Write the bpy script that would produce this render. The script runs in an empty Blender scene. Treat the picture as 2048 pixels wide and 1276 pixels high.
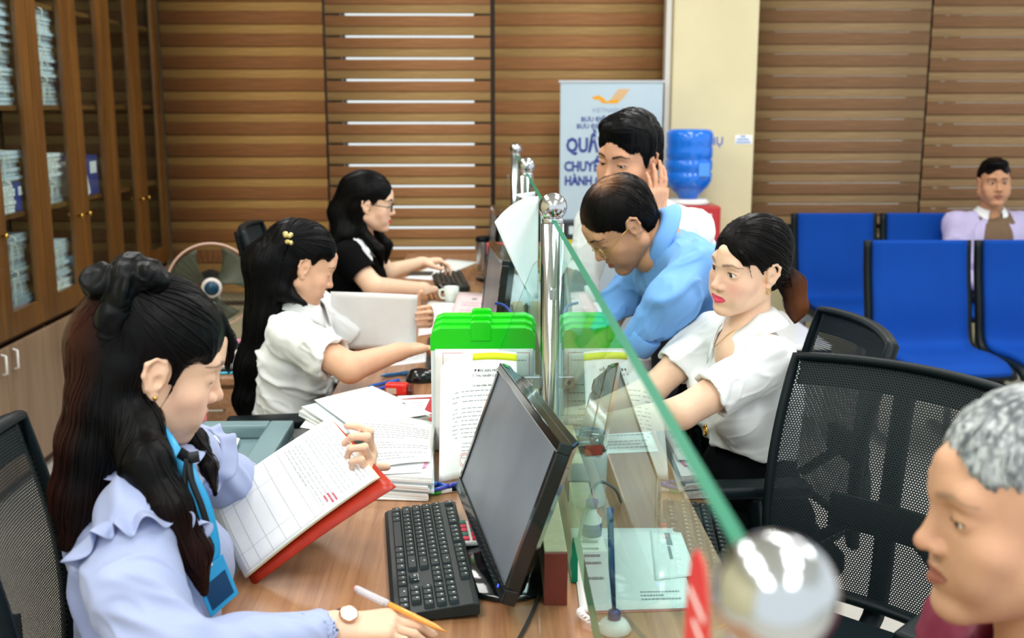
import bpy, bmesh, math, random
import numpy as np
from mathutils import Vector, Matrix, noise as mnoise
from mathutils.bvhtree import BVHTree
random.seed(7)
S = bpy.context.scene
COL = S.collection

# ------------------------------------------------------------------ camera
FPX, CAMZ = 2200.0, 1.53
PITCH, YAW = math.radians(11.0), math.radians(1.27)
cam_d = bpy.data.cameras.new('camera')
cam_d.sensor_width = 36.0
cam_d.lens = 36.0 * FPX / 2048.0
cam_d.clip_start = 0.02
cam_d.dof.use_dof = True
cam_d.dof.focus_distance = 2.15
cam_d.dof.aperture_fstop = 4.4
cam = bpy.data.objects.new('camera', cam_d)
COL.objects.link(cam)
cam.location = (0, 0, CAMZ)
cam.rotation_euler = (math.pi/2 - PITCH, 0, -YAW)
S.camera = cam

# ------------------------------------------------------------------ sky, lamps, exposure
S.view_settings.view_transform = 'Standard'
S.view_settings.look = 'None'
S.view_settings.gamma = 1.0
S.view_settings.use_curve_mapping = False
S.view_settings.exposure = -0.55
wd = bpy.data.worlds.new('daylight')
S.world = wd
wd.use_nodes = True
wd.node_tree.nodes['Background'].inputs['Color'].default_value = (0.90, 0.97, 1.0, 1)
wd.node_tree.nodes['Background'].inputs['Strength'].default_value = 1.75
S.cycles.use_denoising = True
S.cycles.max_bounces = 6
S.cycles.use_adaptive_sampling = True
S.cycles.adaptive_threshold = 0.035
S.cycles.transparent_max_bounces = 16
S.cycles.sample_clamp_indirect = 6.0
S.cycles.caustics_reflective = False
S.cycles.caustics_refractive = False
CEIL = 3.0
LAMPS = [(-1.0, -1.0), (0.9, -1.0), (-1.0, 0.6), (0.9, 0.6), (-1.0, 2.7), (0.9, 2.7), (-1.0, 4.8), (0.9, 4.8), (2.6, 2.7), (2.6, 4.8)]  # first two, behind the camera, are added to brighten surfaces facing it
for i, (lx, ly) in enumerate(LAMPS):
    ld = bpy.data.lights.new('panel_light', 'AREA')
    ld.shape = 'RECTANGLE'; ld.size = 0.6; ld.size_y = 1.2
    ld.energy = 26.0; ld.color = (1.0, 0.985, 0.96)
    lo = bpy.data.objects.new('panel_light', ld); COL.objects.link(lo)
    lo.location = (lx, ly, CEIL - 0.07)

# ------------------------------------------------------------------ pixel -> place
_F = Vector((math.sin(YAW)*math.cos(PITCH), math.cos(YAW)*math.cos(PITCH), -math.sin(PITCH)))
_R = Vector((math.cos(YAW), -math.sin(YAW), 0)); _U = _R.cross(_F)
def _ray(x, y): return _F + _R*((x-1024)/FPX) + _U*((638-y)/FPX)
def P(x, y, Y):
    d = _ray(x, y); return Vector((0, 0, CAMZ)) + d*(Y/d.y)
def Zp(x, y, z):
    d = _ray(x, y); return Vector((0, 0, CAMZ)) + d*((z-CAMZ)/d.z)
def Xp(x, y, X):
    d = _ray(x, y); return Vector((0, 0, CAMZ)) + d*(X/d.x)
V = Vector

# ------------------------------------------------------------------ materials
def lin(h):
    h = h.lstrip('#'); out = []
    for i in (0, 2, 4):
        c = int(h[i:i+2], 16)/255.0
        out.append(c/12.92 if c <= 0.04045 else ((c+0.055)/1.055)**2.4)
    return (*out, 1.0)
MATS = {}
def mat(name, col='#888888', rough=0.5, metal=0.0, bump=0.0, bscale=200.0, vary=0.0, vscale=8.0, stretch=(1, 1, 1), coat=0.0, spec=0.5, sss=0.0, trans=0.0, ior=1.45, sheen=0.0, attr=None, alpha=1.0, col2=None, emis=0.0):
    if name in MATS: return MATS[name]
    m = bpy.data.materials.new(name); m.use_nodes = True
    nt = m.node_tree; b = nt.nodes['Principled BSDF']; L = nt.links
    c = lin(col)
    b.inputs['Base Color'].default_value = c
    b.inputs['Roughness'].default_value = rough
    b.inputs['Metallic'].default_value = metal
    b.inputs['Coat Weight'].default_value = coat
    b.inputs['Specular IOR Level'].default_value = spec
    b.inputs['IOR'].default_value = ior
    b.inputs['Transmission Weight'].default_value = trans
    b.inputs['Sheen Weight'].default_value = sheen
    b.inputs['Alpha'].default_value = alpha
    if emis:
        b.inputs['Emission Color'].default_value = c; b.inputs['Emission Strength'].default_value = emis
    if sss:
        b.inputs['Subsurface Weight'].default_value = sss
        b.inputs['Subsurface Radius'].default_value = (0.012, 0.005, 0.003)
        b.inputs['Subsurface Scale'].default_value = 0.6
    src = None
    if attr:
        at = nt.nodes.new('ShaderNodeAttribute'); at.attribute_name = attr; src = at.outputs['Color']
    if vary or bump:
        tc = nt.nodes.new('ShaderNodeTexCoord'); mp = nt.nodes.new('ShaderNodeMapping')
        mp.inputs['Scale'].default_value = stretch
        L.new(tc.outputs['Object'], mp.inputs['Vector'])
    if vary:
        n = nt.nodes.new('ShaderNodeTexNoise'); n.inputs['Scale'].default_value = vscale; n.inputs['Detail'].default_value = 5
        L.new(mp.outputs['Vector'], n.inputs['Vector'])
        rp = nt.nodes.new('ShaderNodeValToRGB'); L.new(n.outputs['Fac'], rp.inputs['Fac'])
        c2 = lin(col2) if col2 else tuple(x*(1-vary) for x in c[:3]) + (1,)
        rp.color_ramp.elements[0].position = 0.35; rp.color_ramp.elements[1].position = 0.65
        rp.color_ramp.elements[0].color = c2 if not attr else (1-vary,)*3 + (1,)
        rp.color_ramp.elements[1].color = c if not attr else (1, 1, 1, 1)
        if src:
            mx = nt.nodes.new('ShaderNodeMix'); mx.data_type = 'RGBA'; mx.blend_type = 'MULTIPLY'; mx.inputs[0].default_value = 1
            L.new(src, mx.inputs[6]); L.new(rp.outputs['Color'], mx.inputs[7]); src = mx.outputs[2]
        else: src = rp.outputs['Color']
    if src: L.new(src, b.inputs['Base Color'])
    if bump:
        n2 = nt.nodes.new('ShaderNodeTexNoise'); n2.inputs['Scale'].default_value = bscale; n2.inputs['Detail'].default_value = 3
        L.new(mp.outputs['Vector'], n2.inputs['Vector'])
        bp = nt.nodes.new('ShaderNodeBump'); bp.inputs['Strength'].default_value = bump; bp.inputs['Distance'].default_value = 0.002
        L.new(n2.outputs['Fac'], bp.inputs['Height']); L.new(bp.outputs['Normal'], b.inputs['Normal'])
    MATS[name] = m
    return m

def glass_mat(name, tint, ior=1.5):
    if name in MATS: return MATS[name]
    m = bpy.data.materials.new(name); m.use_nodes = True
    nt = m.node_tree; L = nt.links; nt.nodes.clear()
    out = nt.nodes.new('ShaderNodeOutputMaterial'); mix = nt.nodes.new('ShaderNodeMixShader')
    tr = nt.nodes.new('ShaderNodeBsdfTransparent'); tr.inputs[0].default_value = (*tint, 1)
    gl = nt.nodes.new('ShaderNodeBsdfGlossy'); gl.inputs['Roughness'].default_value = 0.0
    gl.inputs[0].default_value = (0.86, 1.0, 0.975, 1)
    fr = nt.nodes.new('ShaderNodeFresnel'); fr.inputs[0].default_value = ior
    ge = nt.nodes.new('ShaderNodeNewGeometry'); inv = nt.nodes.new('ShaderNodeMath'); inv.operation = 'SUBTRACT'; inv.inputs[0].default_value = 1
    mu = nt.nodes.new('ShaderNodeMath'); mu.operation = 'MULTIPLY'
    L.new(ge.outputs['Backfacing'], inv.inputs[1]); L.new(inv.outputs[0], mu.inputs[0]); L.new(fr.outputs[0], mu.inputs[1])
    L.new(mu.outputs[0], mix.inputs[0]); L.new(tr.outputs[0], mix.inputs[1]); L.new(gl.outputs[0], mix.inputs[2])
    L.new(mix.outputs[0], out.inputs[0])
    MATS[name] = m
    return m

def wood_mat(name, c1, c2, scale=(40, 2, 40), rough=0.45, coat=0.0, bump=0.0):
    if name in MATS: return MATS[name]
    m = bpy.data.materials.new(name); m.use_nodes = True
    nt = m.node_tree; L = nt.links; b = nt.nodes['Principled BSDF']
    tc = nt.nodes.new('ShaderNodeTexCoord'); mp = nt.nodes.new('ShaderNodeMapping'); mp.inputs['Scale'].default_value = scale
    n = nt.nodes.new('ShaderNodeTexNoise'); n.inputs['Scale'].default_value = 1.0; n.inputs['Detail'].default_value = 7; n.inputs['Roughness'].default_value = 0.65; n.inputs['Distortion'].default_value = 0.6
    rp = nt.nodes.new('ShaderNodeValToRGB')
    rp.color_ramp.elements[0].position = 0.33; rp.color_ramp.elements[1].position = 0.67
    rp.color_ramp.elements[0].color = lin(c1); rp.color_ramp.elements[1].color = lin(c2)
    L.new(tc.outputs['Object'], mp.inputs[0]); L.new(mp.outputs[0], n.inputs[0]); L.new(n.outputs[0], rp.inputs[0]); L.new(rp.outputs[0], b.inputs['Base Color'])
    b.inputs['Roughness'].default_value = rough; b.inputs['Coat Weight'].default_value = coat
    if bump:
        bp = nt.nodes.new('ShaderNodeBump'); bp.inputs['Strength'].default_value = bump; bp.inputs['Distance'].default_value = 0.001
        L.new(n.outputs[0], bp.inputs['Height']); L.new(bp.outputs[0], b.inputs['Normal'])
    MATS[name] = m
    return m

def net_mat(name, col, n=150, thr=0.30):
    """woven mesh fabric with real open holes between the threads (uv in metres)"""
    if name in MATS: return MATS[name]
    m = bpy.data.materials.new(name); m.use_nodes = True
    nt = m.node_tree; L = nt.links; b = nt.nodes['Principled BSDF']
    b.inputs['Base Color'].default_value = lin(col); b.inputs['Roughness'].default_value = 0.7
    uv = nt.nodes.new('ShaderNodeUVMap'); sp = nt.nodes.new('ShaderNodeSeparateXYZ'); L.new(uv.outputs[0], sp.inputs[0])
    outs = []
    for k, sc in ((0, n), (1, n*1.25)):
        mu = nt.nodes.new('ShaderNodeMath'); mu.operation = 'MULTIPLY'; mu.inputs[1].default_value = sc
        L.new(sp.outputs[k], mu.inputs[0]); outs.append(mu)
    fl = nt.nodes.new('ShaderNodeMath'); fl.operation = 'FLOOR'; L.new(outs[1].outputs[0], fl.inputs[0])
    hf = nt.nodes.new('ShaderNodeMath'); hf.operation = 'MULTIPLY'; hf.inputs[1].default_value = 0.5; L.new(fl.outputs[0], hf.inputs[0])
    ad = nt.nodes.new('ShaderNodeMath'); ad.operation = 'ADD'; L.new(outs[0].outputs[0], ad.inputs[0]); L.new(hf.outputs[0], ad.inputs[1])
    d2 = []
    for src in (ad, outs[1]):
        fr = nt.nodes.new('ShaderNodeMath'); fr.operation = 'FRACT'; L.new(src.outputs[0], fr.inputs[0])
        sb = nt.nodes.new('ShaderNodeMath'); sb.operation = 'SUBTRACT'; sb.inputs[1].default_value = 0.5; L.new(fr.outputs[0], sb.inputs[0])
        ab = nt.nodes.new('ShaderNodeMath'); ab.operation = 'ABSOLUTE'; L.new(sb.outputs[0], ab.inputs[0]); d2.append(ab)
    mx = nt.nodes.new('ShaderNodeMath'); mx.operation = 'MAXIMUM'; L.new(d2[0].outputs[0], mx.inputs[0]); L.new(d2[1].outputs[0], mx.inputs[1])
    gt = nt.nodes.new('ShaderNodeMath'); gt.operation = 'GREATER_THAN'; gt.inputs[1].default_value = thr; L.new(mx.outputs[0], gt.inputs[0])
    L.new(gt.outputs[0], b.inputs['Alpha'])
    MATS[name] = m
    return m

# ------------------------------------------------------------------ object helpers
def put(o, label=None, cat=None, group=None, kind=None):
    if label: o['label'] = label
    if cat: o['category'] = cat
    if group: o['group'] = group
    if kind: o['kind'] = kind
    return o
def thing(name, label, cat, loc=(0, 0, 0), rotz=0.0, group=None):
    o = bpy.data.objects.new(name, None); COL.objects.link(o)
    o.location = loc; o.rotation_euler = (0, 0, rotz); o.empty_display_size = 0.05
    return put(o, label, cat, group)
def tmat(t): return Matrix.Translation(t.location) @ Matrix.Rotation(t.rotation_euler.z, 4, 'Z')
def mk(name, me, m, parent=None, world=False, smooth=False, kind=None):
    o = bpy.data.objects.new(name, me); COL.objects.link(o)
    if m is not None:
        for mm in (m if isinstance(m, (list, tuple)) else [m]): me.materials.append(mm)
    if smooth: me.polygons.foreach_set('use_smooth', [True]*len(me.polygons))
    if parent is not None:
        o.parent = parent
        if world:
            r = parent
            while r.parent: r = r.parent
            me.transform(tmat(r).inverted())
    if kind: o['kind'] = kind
    return o
def copy_tree(o, parent=None):
    c = o.copy(); COL.objects.link(c); c.parent = parent
    for ch in list(o.children): copy_tree(ch, c)
    return c

class MB:
    def __init__(s): s.v = []; s.f = []; s.uv = None
    def add(s, vs, fs):
        n = len(s.v); s.v += [tuple(v) for v in vs]; s.f += [tuple(i+n for i in f) for f in fs]; return s
    def box(s, lo, hi, M=None):
        x0, y0, z0 = lo; x1, y1, z1 = hi
        vs = [V(q) for q in ((x0,y0,z0),(x1,y0,z0),(x1,y1,z0),(x0,y1,z0),(x0,y0,z1),(x1,y0,z1),(x1,y1,z1),(x0,y1,z1))]
        if M is not None: vs = [M @ q for q in vs]
        return s.add(vs, [(0,3,2,1),(4,5,6,7),(0,1,5,4),(1,2,6,5),(2,3,7,6),(3,0,4,7)])
    def tube(s, pts, r, seg=8, cap=True, flat=1.0, closed=False, up=None):
        pts = [V(p) for p in pts]; n = len(pts); rs = r if isinstance(r, (list, tuple)) else [r]*n
        vs = []; fs = []; prev = None
        for i, p in enumerate(pts):
            if closed: t = (pts[(i+1) % n] - pts[i-1])
            else: t = (pts[min(i+1, n-1)] - pts[max(i-1, 0)])
            t = t.normalized() if t.length > 1e-9 else V((0, 0, 1))
            if up is not None: a = V(up)
            elif prev is None: a = V((0, 0, 1)) if abs(t.z) < 0.9 else V((1, 0, 0))
            else: a = prev
            a = (a - t*a.dot(t)); a = a.normalized() if a.length > 1e-6 else t.orthogonal().normalized()
            b = t.cross(a); prev = a
            for k in range(seg):
                w = 2*math.pi*k/seg
                vs.append(p + (a*math.cos(w)*flat + b*math.sin(w))*rs[i])
        m = n if closed else n-1
        for i in range(m):
            j = (i+1) % n
            for k in range(seg):
                l = (k+1) % seg
                fs.append((i*seg+k, i*seg+l, j*seg+l, j*seg+k))
        if cap and not closed:
            fs.append(tuple(range(seg-1, -1, -1))); fs.append(tuple((n-1)*seg+k for k in range(seg)))
        return s.add(vs, fs)
    def lathe(s, prof, seg=24, M=None):
        vs = []; fs = []; n = len(prof)
        for (r, z) in prof:
            for k in range(seg):
                w = 2*math.pi*k/seg; vs.append(V((r*math.cos(w), r*math.sin(w), z)))
        if M is not None: vs = [M @ q for q in vs]
        for i in range(n-1):
            for k in range(seg):
                l = (k+1) % seg; fs.append((i*seg+k, i*seg+l, (i+1)*seg+l, (i+1)*seg+k))
        fs.append(tuple(range(seg-1, -1, -1))); fs.append(tuple((n-1)*seg+k for k in range(seg)))
        return s.add(vs, fs)
    def prism(s, poly, z0, z1, M=None):
        n = len(poly); vs = [V((x, y, z0)) for x, y in poly] + [V((x, y, z1)) for x, y in poly]
        if M is not None: vs = [M @ q for q in vs]
        fs = [tuple(range(n-1, -1, -1)), tuple(range(n, 2*n))] + [(i, (i+1) % n, n+(i+1) % n, n+i) for i in range(n)]
        return s.add(vs, fs)
    def grid(s, fn, nu, nv, thick=0.0, uvs=None):
        """fn(u,v)->Vector over 0..1; a sheet with real thickness"""
        pts = [[V(fn(i/nu, j/nv)) for j in range(nv+1)] for i in range(nu+1)]
        base = len(s.v); vs = []; fs = []
        W = nv+1
        for i in range(nu+1):
            for j in range(nv+1): vs.append(pts[i][j])
        for i in range(nu):
            for j in range(nv): fs.append((i*W+j, (i+1)*W+j, (i+1)*W+j+1, i*W+j+1))
        if thick:
            N = len(vs); nv_ = []
            for i in range(nu+1):
                for j in range(nv+1):
                    du = pts[min(i+1, nu)][j] - pts[max(i-1, 0)][j]; dv = pts[i][min(j+1, nv)] - pts[i][max(j-1, 0)]
                    nn = du.cross(dv); nn = nn.normalized() if nn.length > 1e-12 else V((0, 0, 1))
                    nv_.append(pts[i][j] - nn*thick)
            vs += nv_
            for i in range(nu):
                for j in range(nv): fs.append((N+i*W+j, N+i*W+j+1, N+(i+1)*W+j+1, N+(i+1)*W+j))
            ring = [i*W for i in range(nu+1)] + [nu*W+j for j in range(1, nv+1)] + [i*W+nv for i in range(nu-1, -1, -1)] + [j for j in range(nv-1, 0, -1)]
            for a, b in zip(ring, ring[1:]+ring[:1]): fs.append((b, a, N+a, N+b))
        return s.add(vs, fs)
    def build(s, name, m, parent=None, world=False, smooth=False, bevel=0.0, bseg=2, kind=None, fix=True):
        me = bpy.data.meshes.new(name); me.from_pydata([tuple(q) for q in s.v], [], s.f)
        if bevel or fix:
            bm = bmesh.new(); bm.from_mesh(me)
            if fix: bmesh.ops.recalc_face_normals(bm, faces=bm.faces)
            if bevel:
                es = [e for e in bm.edges if len(e.link_faces) == 2 and e.calc_face_angle(0) > 0.6]
                bmesh.ops.bevel(bm, geom=es, offset=bevel, segments=bseg, profile=0.6, affect='EDGES', clamp_overlap=True)
            bm.to_mesh(me); bm.free()
        o = mk(name, me, m, parent, world, smooth, kind)
        if smooth and bevel: me.set_sharp_from_angle(angle=math.radians(50))
        return o
def rot(ax, ay, az): return Matrix.Rotation(az, 4, 'Z') @ Matrix.Rotation(ay, 4, 'Y') @ Matrix.Rotation(ax, 4, 'X')
def frame(o, x, y, z):
    M = Matrix.Identity(4)
    for i, a in enumerate((x, y, z)):
        for k in range(3): M[k][i] = a[k]
    for k in range(3): M[k][3] = o[k]
    return M
def along(a, b):
    """matrix that takes +Z from a to b"""
    d = (V(b)-V(a)).normalized(); return Matrix.Translation(V(a)) @ d.to_track_quat('Z', 'Y').to_matrix().to_4x4()
def catmull(pts, n=6):
    pts = [V(p) for p in pts]; out = []
    for i in range(len(pts)-1):
        p0 = pts[max(i-1, 0)]; p1 = pts[i]; p2 = pts[i+1]; p3 = pts[min(i+2, len(pts)-1)]
        for k in range(n):
            t = k/n
            out.append(0.5*((2*p1) + (p2-p0)*t + (2*p0-5*p1+4*p2-p3)*t*t + (3*p1-p0-3*p2+p3)*t**3))
    out.append(pts[-1]); return out
def text_mesh(body, size, M, m, name, parent, world=True, align='LEFT', ext=0.0003, bold=0.0, sx=1.0):
    cu = bpy.data.curves.new(name, 'FONT'); cu.body = body; cu.size = size; cu.align_x = align; cu.extrude = ext; cu.offset = bold; cu.resolution_u = 2
    tmp = bpy.data.objects.new('tmp_text', cu); COL.objects.link(tmp)
    dg = bpy.context.evaluated_depsgraph_get(); me = bpy.data.meshes.new_from_object(tmp.evaluated_get(dg))
    bpy.data.objects.remove(tmp); bpy.data.curves.remove(cu)
    me.transform(M @ Matrix.Diagonal((sx, 1, 1, 1)))
    me.materials.clear()
    return mk(name, me, m, parent, world)
# ================================================================== the room
m_floor = mat('floor_tile', '#c9c6bd', 0.22, vary=0.12, vscale=3)
m_wallc = mat('cream_wall', '#d9cfa8', 0.7, vary=0.06, vscale=4, bump=0.1, bscale=60)
m_white = mat('white_paint', '#e6e6e2', 0.55)
m_ceil = mat('ceiling_white', '#eeeeea', 0.8)
m_dkwood = mat('dark_frame_wood', '#2e2014', 0.5)
def struct(name, lo, hi, m, parent=None, bevel=0.0):
    o = MB().box(lo, hi).build(name, m, parent, bevel=bevel)
    if parent is None: o['kind'] = 'structure'
    return o
DESK = 0.76
struct('floor', (-2.6, -1.6, -0.1), (5.2, 6.95, 0.0), m_floor)
struct('ceiling', (-2.6, -1.6, CEIL), (5.2, 6.95, CEIL+0.1), m_ceil)
struct('wall_left', (-2.5, -1.6, 0), (-2.36, 6.95, CEIL), m_wallc)
YB, YW = 6.62, 6.75
xw = lambda px: P(px, 210, YB).x
# back wall in pieces around the two window openings
wx0, wx1 = xw(676)-0.02, xw(958)+0.02
wx2 = xw(1540)
wall = MB()
wall.box((-2.5, YW, 0), (wx0, YW+0.12, CEIL)); wall.box((wx0, YW, 0), (wx1, YW+0.12, 0.42)); wall.box((wx0, YW, 2.45), (wx1, YW+0.12, CEIL))
wall.box((wx1, YW, 0), (wx2, YW+0.12, CEIL)); wall.box((wx2, YW, 0), (5.2, YW+0.12, 0.78)); wall.box((wx2, YW, 2.45), (5.2, YW+0.12, CEIL))
put(wall.build('wall_back', m_wallc, fix=False), kind='structure')
m_pane = glass_mat('window_glass', (0.97, 0.99, 0.99))
m_alu = mat('window_frame_alu', '#4a4038', 0.45)
for n, (a, b, z0, z1, nm) in enumerate(((wx0, wx1, 0.42, 2.45, 1), (wx2, 5.1, 0.78, 2.45, 3))):
    fr = MB(); w = 0.05
    fr.box((a, YW+0.02, z0), (b, YW+0.08, z0+w)).box((a, YW+0.02, z1-w), (b, YW+0.08, z1))
    for k in range(nm+1):
        x = a + (b-a-w)*k/nm; fr.box((x, YW+0.02, z0), (x+w, YW+0.08, z1))
    o = fr.build('window_%d' % (n+1), m_alu); put(o, kind='structure')
    for k in range(nm):
        x = a + (b-a-w)*k/nm + w; x2 = a + (b-a-w)*(k+1)/nm
        MB().box((x, YW+0.045, z0+w), (x2, YW+0.05, z1-w)).build('pane', m_pane, o)
# pillar
pl, pr = P(1343, 200, 6.3).x, P(1512, 200, 6.3).x
pil = MB().box((pl, 6.3, 0), (pr, YW, CEIL)).build('wall_pillar', m_wallc, bevel=0.012); put(pil, kind='structure')
MB().box((pl-0.03, 6.36, 0), (pl-0.001, 6.45, CEIL)).build('corner_trim', m_white, pil)
# dark upright strips that show between the blinds
for i, px in enumerate((653, 984, 1852)):
    x = xw(px); struct('trim_%d' % (i+1), (x-0.09, YB+0.03, 0.2), (x+0.09, YB+0.10, CEIL-0.1), m_dkwood)
struct('baseboard_back', (-1.85, YW-0.02, 0), (pl-0.04, YW-0.001, 0.1), m_dkwood)

# ------------------------------------------------------------------ striped blinds
def blind_mats(tag, d1, d2, l1, l2):
    return (wood_mat('blind_dark_'+tag, d1, d2, (5, 5, 240), 0.8), wood_mat('blind_light_'+tag, l1, l2, (5, 5, 260), 0.8))
bmA = blind_mats('amber', '#6b4018', '#8f5c2c', '#8a6530', '#b08748')
bmB = blind_mats('tan', '#8a5a32', '#ad7c50', '#957447', '#b8965f')
bmC = blind_mats('grey', '#6b4c30', '#8a6646', '#806543', '#a08560')
def blind(px0, px1, zb, ms, fh, lh, gap, label, offs):
    x0, x1 = xw(px0), xw(px1); w = x1-x0; zt = 2.62
    t = thing('window_blind', label, 'blind', ((x0+x1)/2, YB, 0), group='striped blinds along the back wall')
    MB().box((-w/2, -0.03, zt-0.03), (w/2, 0.05, zt+0.05)).build('headrail', m_dkwood, t, bevel=0.006)
    MB().box((-w/2, -0.012, zb-0.025), (w/2, 0.024, zb)).build('bottom_rail', m_dkwood, t, bevel=0.006)
    def strip(h, y):
        return MB().grid(lambda u, v: ((u-0.5)*w, y - 0.0015*math.sin(v*math.pi), v*h), 1, 6, 0.0025)
    a = strip(fh+0.002, 0.0).build('slat', ms[0], t, smooth=True); b = strip(lh+0.002, 0.0045).build('slat', ms[1], t, smooth=True)
    z = zt - 0.03 - offs; first = True
    while z - (fh+lh+gap) > zb:
        z -= fh
        o1 = a if first else a.copy()
        z -= lh
        o2 = b if first else b.copy()
        if not first: COL.objects.link(o1); COL.objects.link(o2)
        o1.location.z = z+lh; o2.location.z = z; first = False
        z -= gap
    return t
blind(327, 650, 0.36, bmA, 0.072, 0.055, 0.0, 'amber striped blind beside the glass-fronted bookcase', 0.02)
blind(655, 981, 0.36, bmB, 0.060, 0.051, 0.013, 'striped blind with bright daylight slits behind the seated women', 0.055)
blind(990, 1336, 0.36, bmB, 0.072, 0.054, 0.0, 'striped blind behind the white roll-up banner', 0.03)
blind(1508, 1850, 0.74, bmC, 0.070, 0.053, 0.003, 'greyish striped blind just right of the cream pillar', 0.01)
blind(1854, 2230, 0.74, bmC, 0.070, 0.053, 0.003, 'greyish striped blind above the man seated in the corner', 0.04)

# ceiling panels (the lamps' own bodies, the added fill pair included)
m_lamp = mat('lamp_diffuser', '#ffffff', 0.5)
m_lamp.node_tree.nodes['Principled BSDF'].inputs['Emission Color'].default_value = (1, 1, 1, 1)
m_lamp.node_tree.nodes['Principled BSDF'].inputs['Emission Strength'].default_value = 6.0
for i, (lx, ly) in enumerate(LAMPS):
    t = thing('ceiling_light', 'white ceiling light panel ' + ('added as fill behind the camera on the left', 'added as fill behind the camera on the right', 'above the camera on the left', 'above the nearest glass', 'above the printer', 'above the woman in white on the right', 'above the low side cabinet', 'above the standing men', 'above the empty mesh chair side of the hall', 'above the blue waiting chairs')[i], 'ceiling light', (lx, ly, CEIL), group='ceiling light panels')
    f = MB(); f.box((-0.32, -0.62, -0.05), (0.32, -0.6, 0)).box((-0.32, 0.6, -0.05), (0.32, 0.62, 0)).box((-0.32, -0.6, -0.05), (-0.3, 0.6, 0)).box((0.3, -0.6, -0.05), (0.32, 0.6, 0))
    f.build('frame', m_white, t); MB().box((-0.3, -0.6, -0.03), (0.3, 0.6, -0.02)).build('diffuser', m_lamp, t)

# ================================================================== bookcase on the left wall
m_case = wood_mat('bookcase_wood', '#4e3010', '#744c1e', (14, 14, 1.2), 0.35, coat=0.15)
m_case_in = wood_mat('bookcase_inside', '#3f2815', '#5c3d20', (10, 2, 10), 0.5)
m_case_refl = wood_mat('bookcase_wood_reflection', '#80664e', '#9c8268', (14, 14, 1.2), 0.35, coat=0.15)  # same bookcase wood, blurred reflection on the lower doors painted in as paler tone
m_brass = mat('brass', '#c9a24a', 0.25, 1.0)
m_doorglass = glass_mat('bookcase_glass', (0.90, 0.96, 0.96))
BX, BXB, BY0, BY1 = -1.89, -2.34, 3.79, 6.55
t = thing('bookcase', 'tall brown wooden bookcase with glass doors full of tied papers', 'bookcase', (BX, BY0, 0))
sh = MB()
sh.box((BXB, BY0, 0), (BX-0.02, BY0+0.02, 2.5)); sh.box((BXB, BY1-0.02, 0), (BX-0.02, BY1, 2.5)); sh.box((BXB, BY0, 0.0), (BXB+0.012, BY1, 2.5))
sh.box((BXB, BY0, 2.48), (BX, BY1, 2.5)); sh.box((BXB, BY0, 0.0), (BX-0.04, BY1, 0.05)); sh.box((BXB, BY0, 0.60), (BX-0.03, BY1, 0.63))
NY = [3.79+0.46*k for k in range(7)]
for yy in (NY[2], NY[4]): sh.box((BXB, yy-0.01, 0.05), (BX-0.03, yy+0.01, 2.48))
sh.build('carcass', m_case_in, t, world=True)
SHELF = (1.10, 1.53, 1.96)
for z in SHELF: MB().box((BXB+0.013, BY0+0.022, z-0.02), (BX-0.03, BY1-0.022, z)).build('shelf', m_case, t, world=True)
for k in range(6):
    y0, y1 = NY[k]+0.003, NY[k+1]-0.003
    fr = MB(); sw = 0.098
    fr.box((BX-0.02, y0, 0.625), (BX, y0+sw, 2.46)).box((BX-0.02, y1-sw, 0.625), (BX, y1, 2.46))
    fr.box((BX-0.02, y0+sw, 0.625), (BX, y1-sw, 0.72)).box((BX-0.02, y0+sw, 2.36), (BX, y1-sw, 2.46))
    d = fr.build('door', m_case, t, world=True)
    MB().box((BX-0.013, y0+sw-0.006, 0.715), (BX-0.009, y1-sw+0.006, 2.365)).build('glass', m_doorglass, d, world=True)
    ky = y1-0.05 if k % 2 == 0 else y0+0.05
    MB().lathe([(0.004, 0), (0.004, 0.012), (0.011, 0.016), (0.012, 0.022), (0.007, 0.027)], 12, Matrix.Translation((BX, ky, 1.03)) @ rot(0, math.pi/2, 0)).build('knob', m_brass, d, world=True, smooth=True)
    d2 = MB().box((BX-0.02, y0, 0.055), (BX, y1, 0.595)).build('lower_door', m_case_refl, t, world=True, bevel=0.004)
    MB().tube([(BX+0.004, ky, 0.50), (BX+0.022, ky, 0.505), (BX+0.022, ky, 0.575), (BX+0.004, ky, 0.58)], 0.005, 8).build('handle', m_white, d2, world=True, smooth=True)
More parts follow.
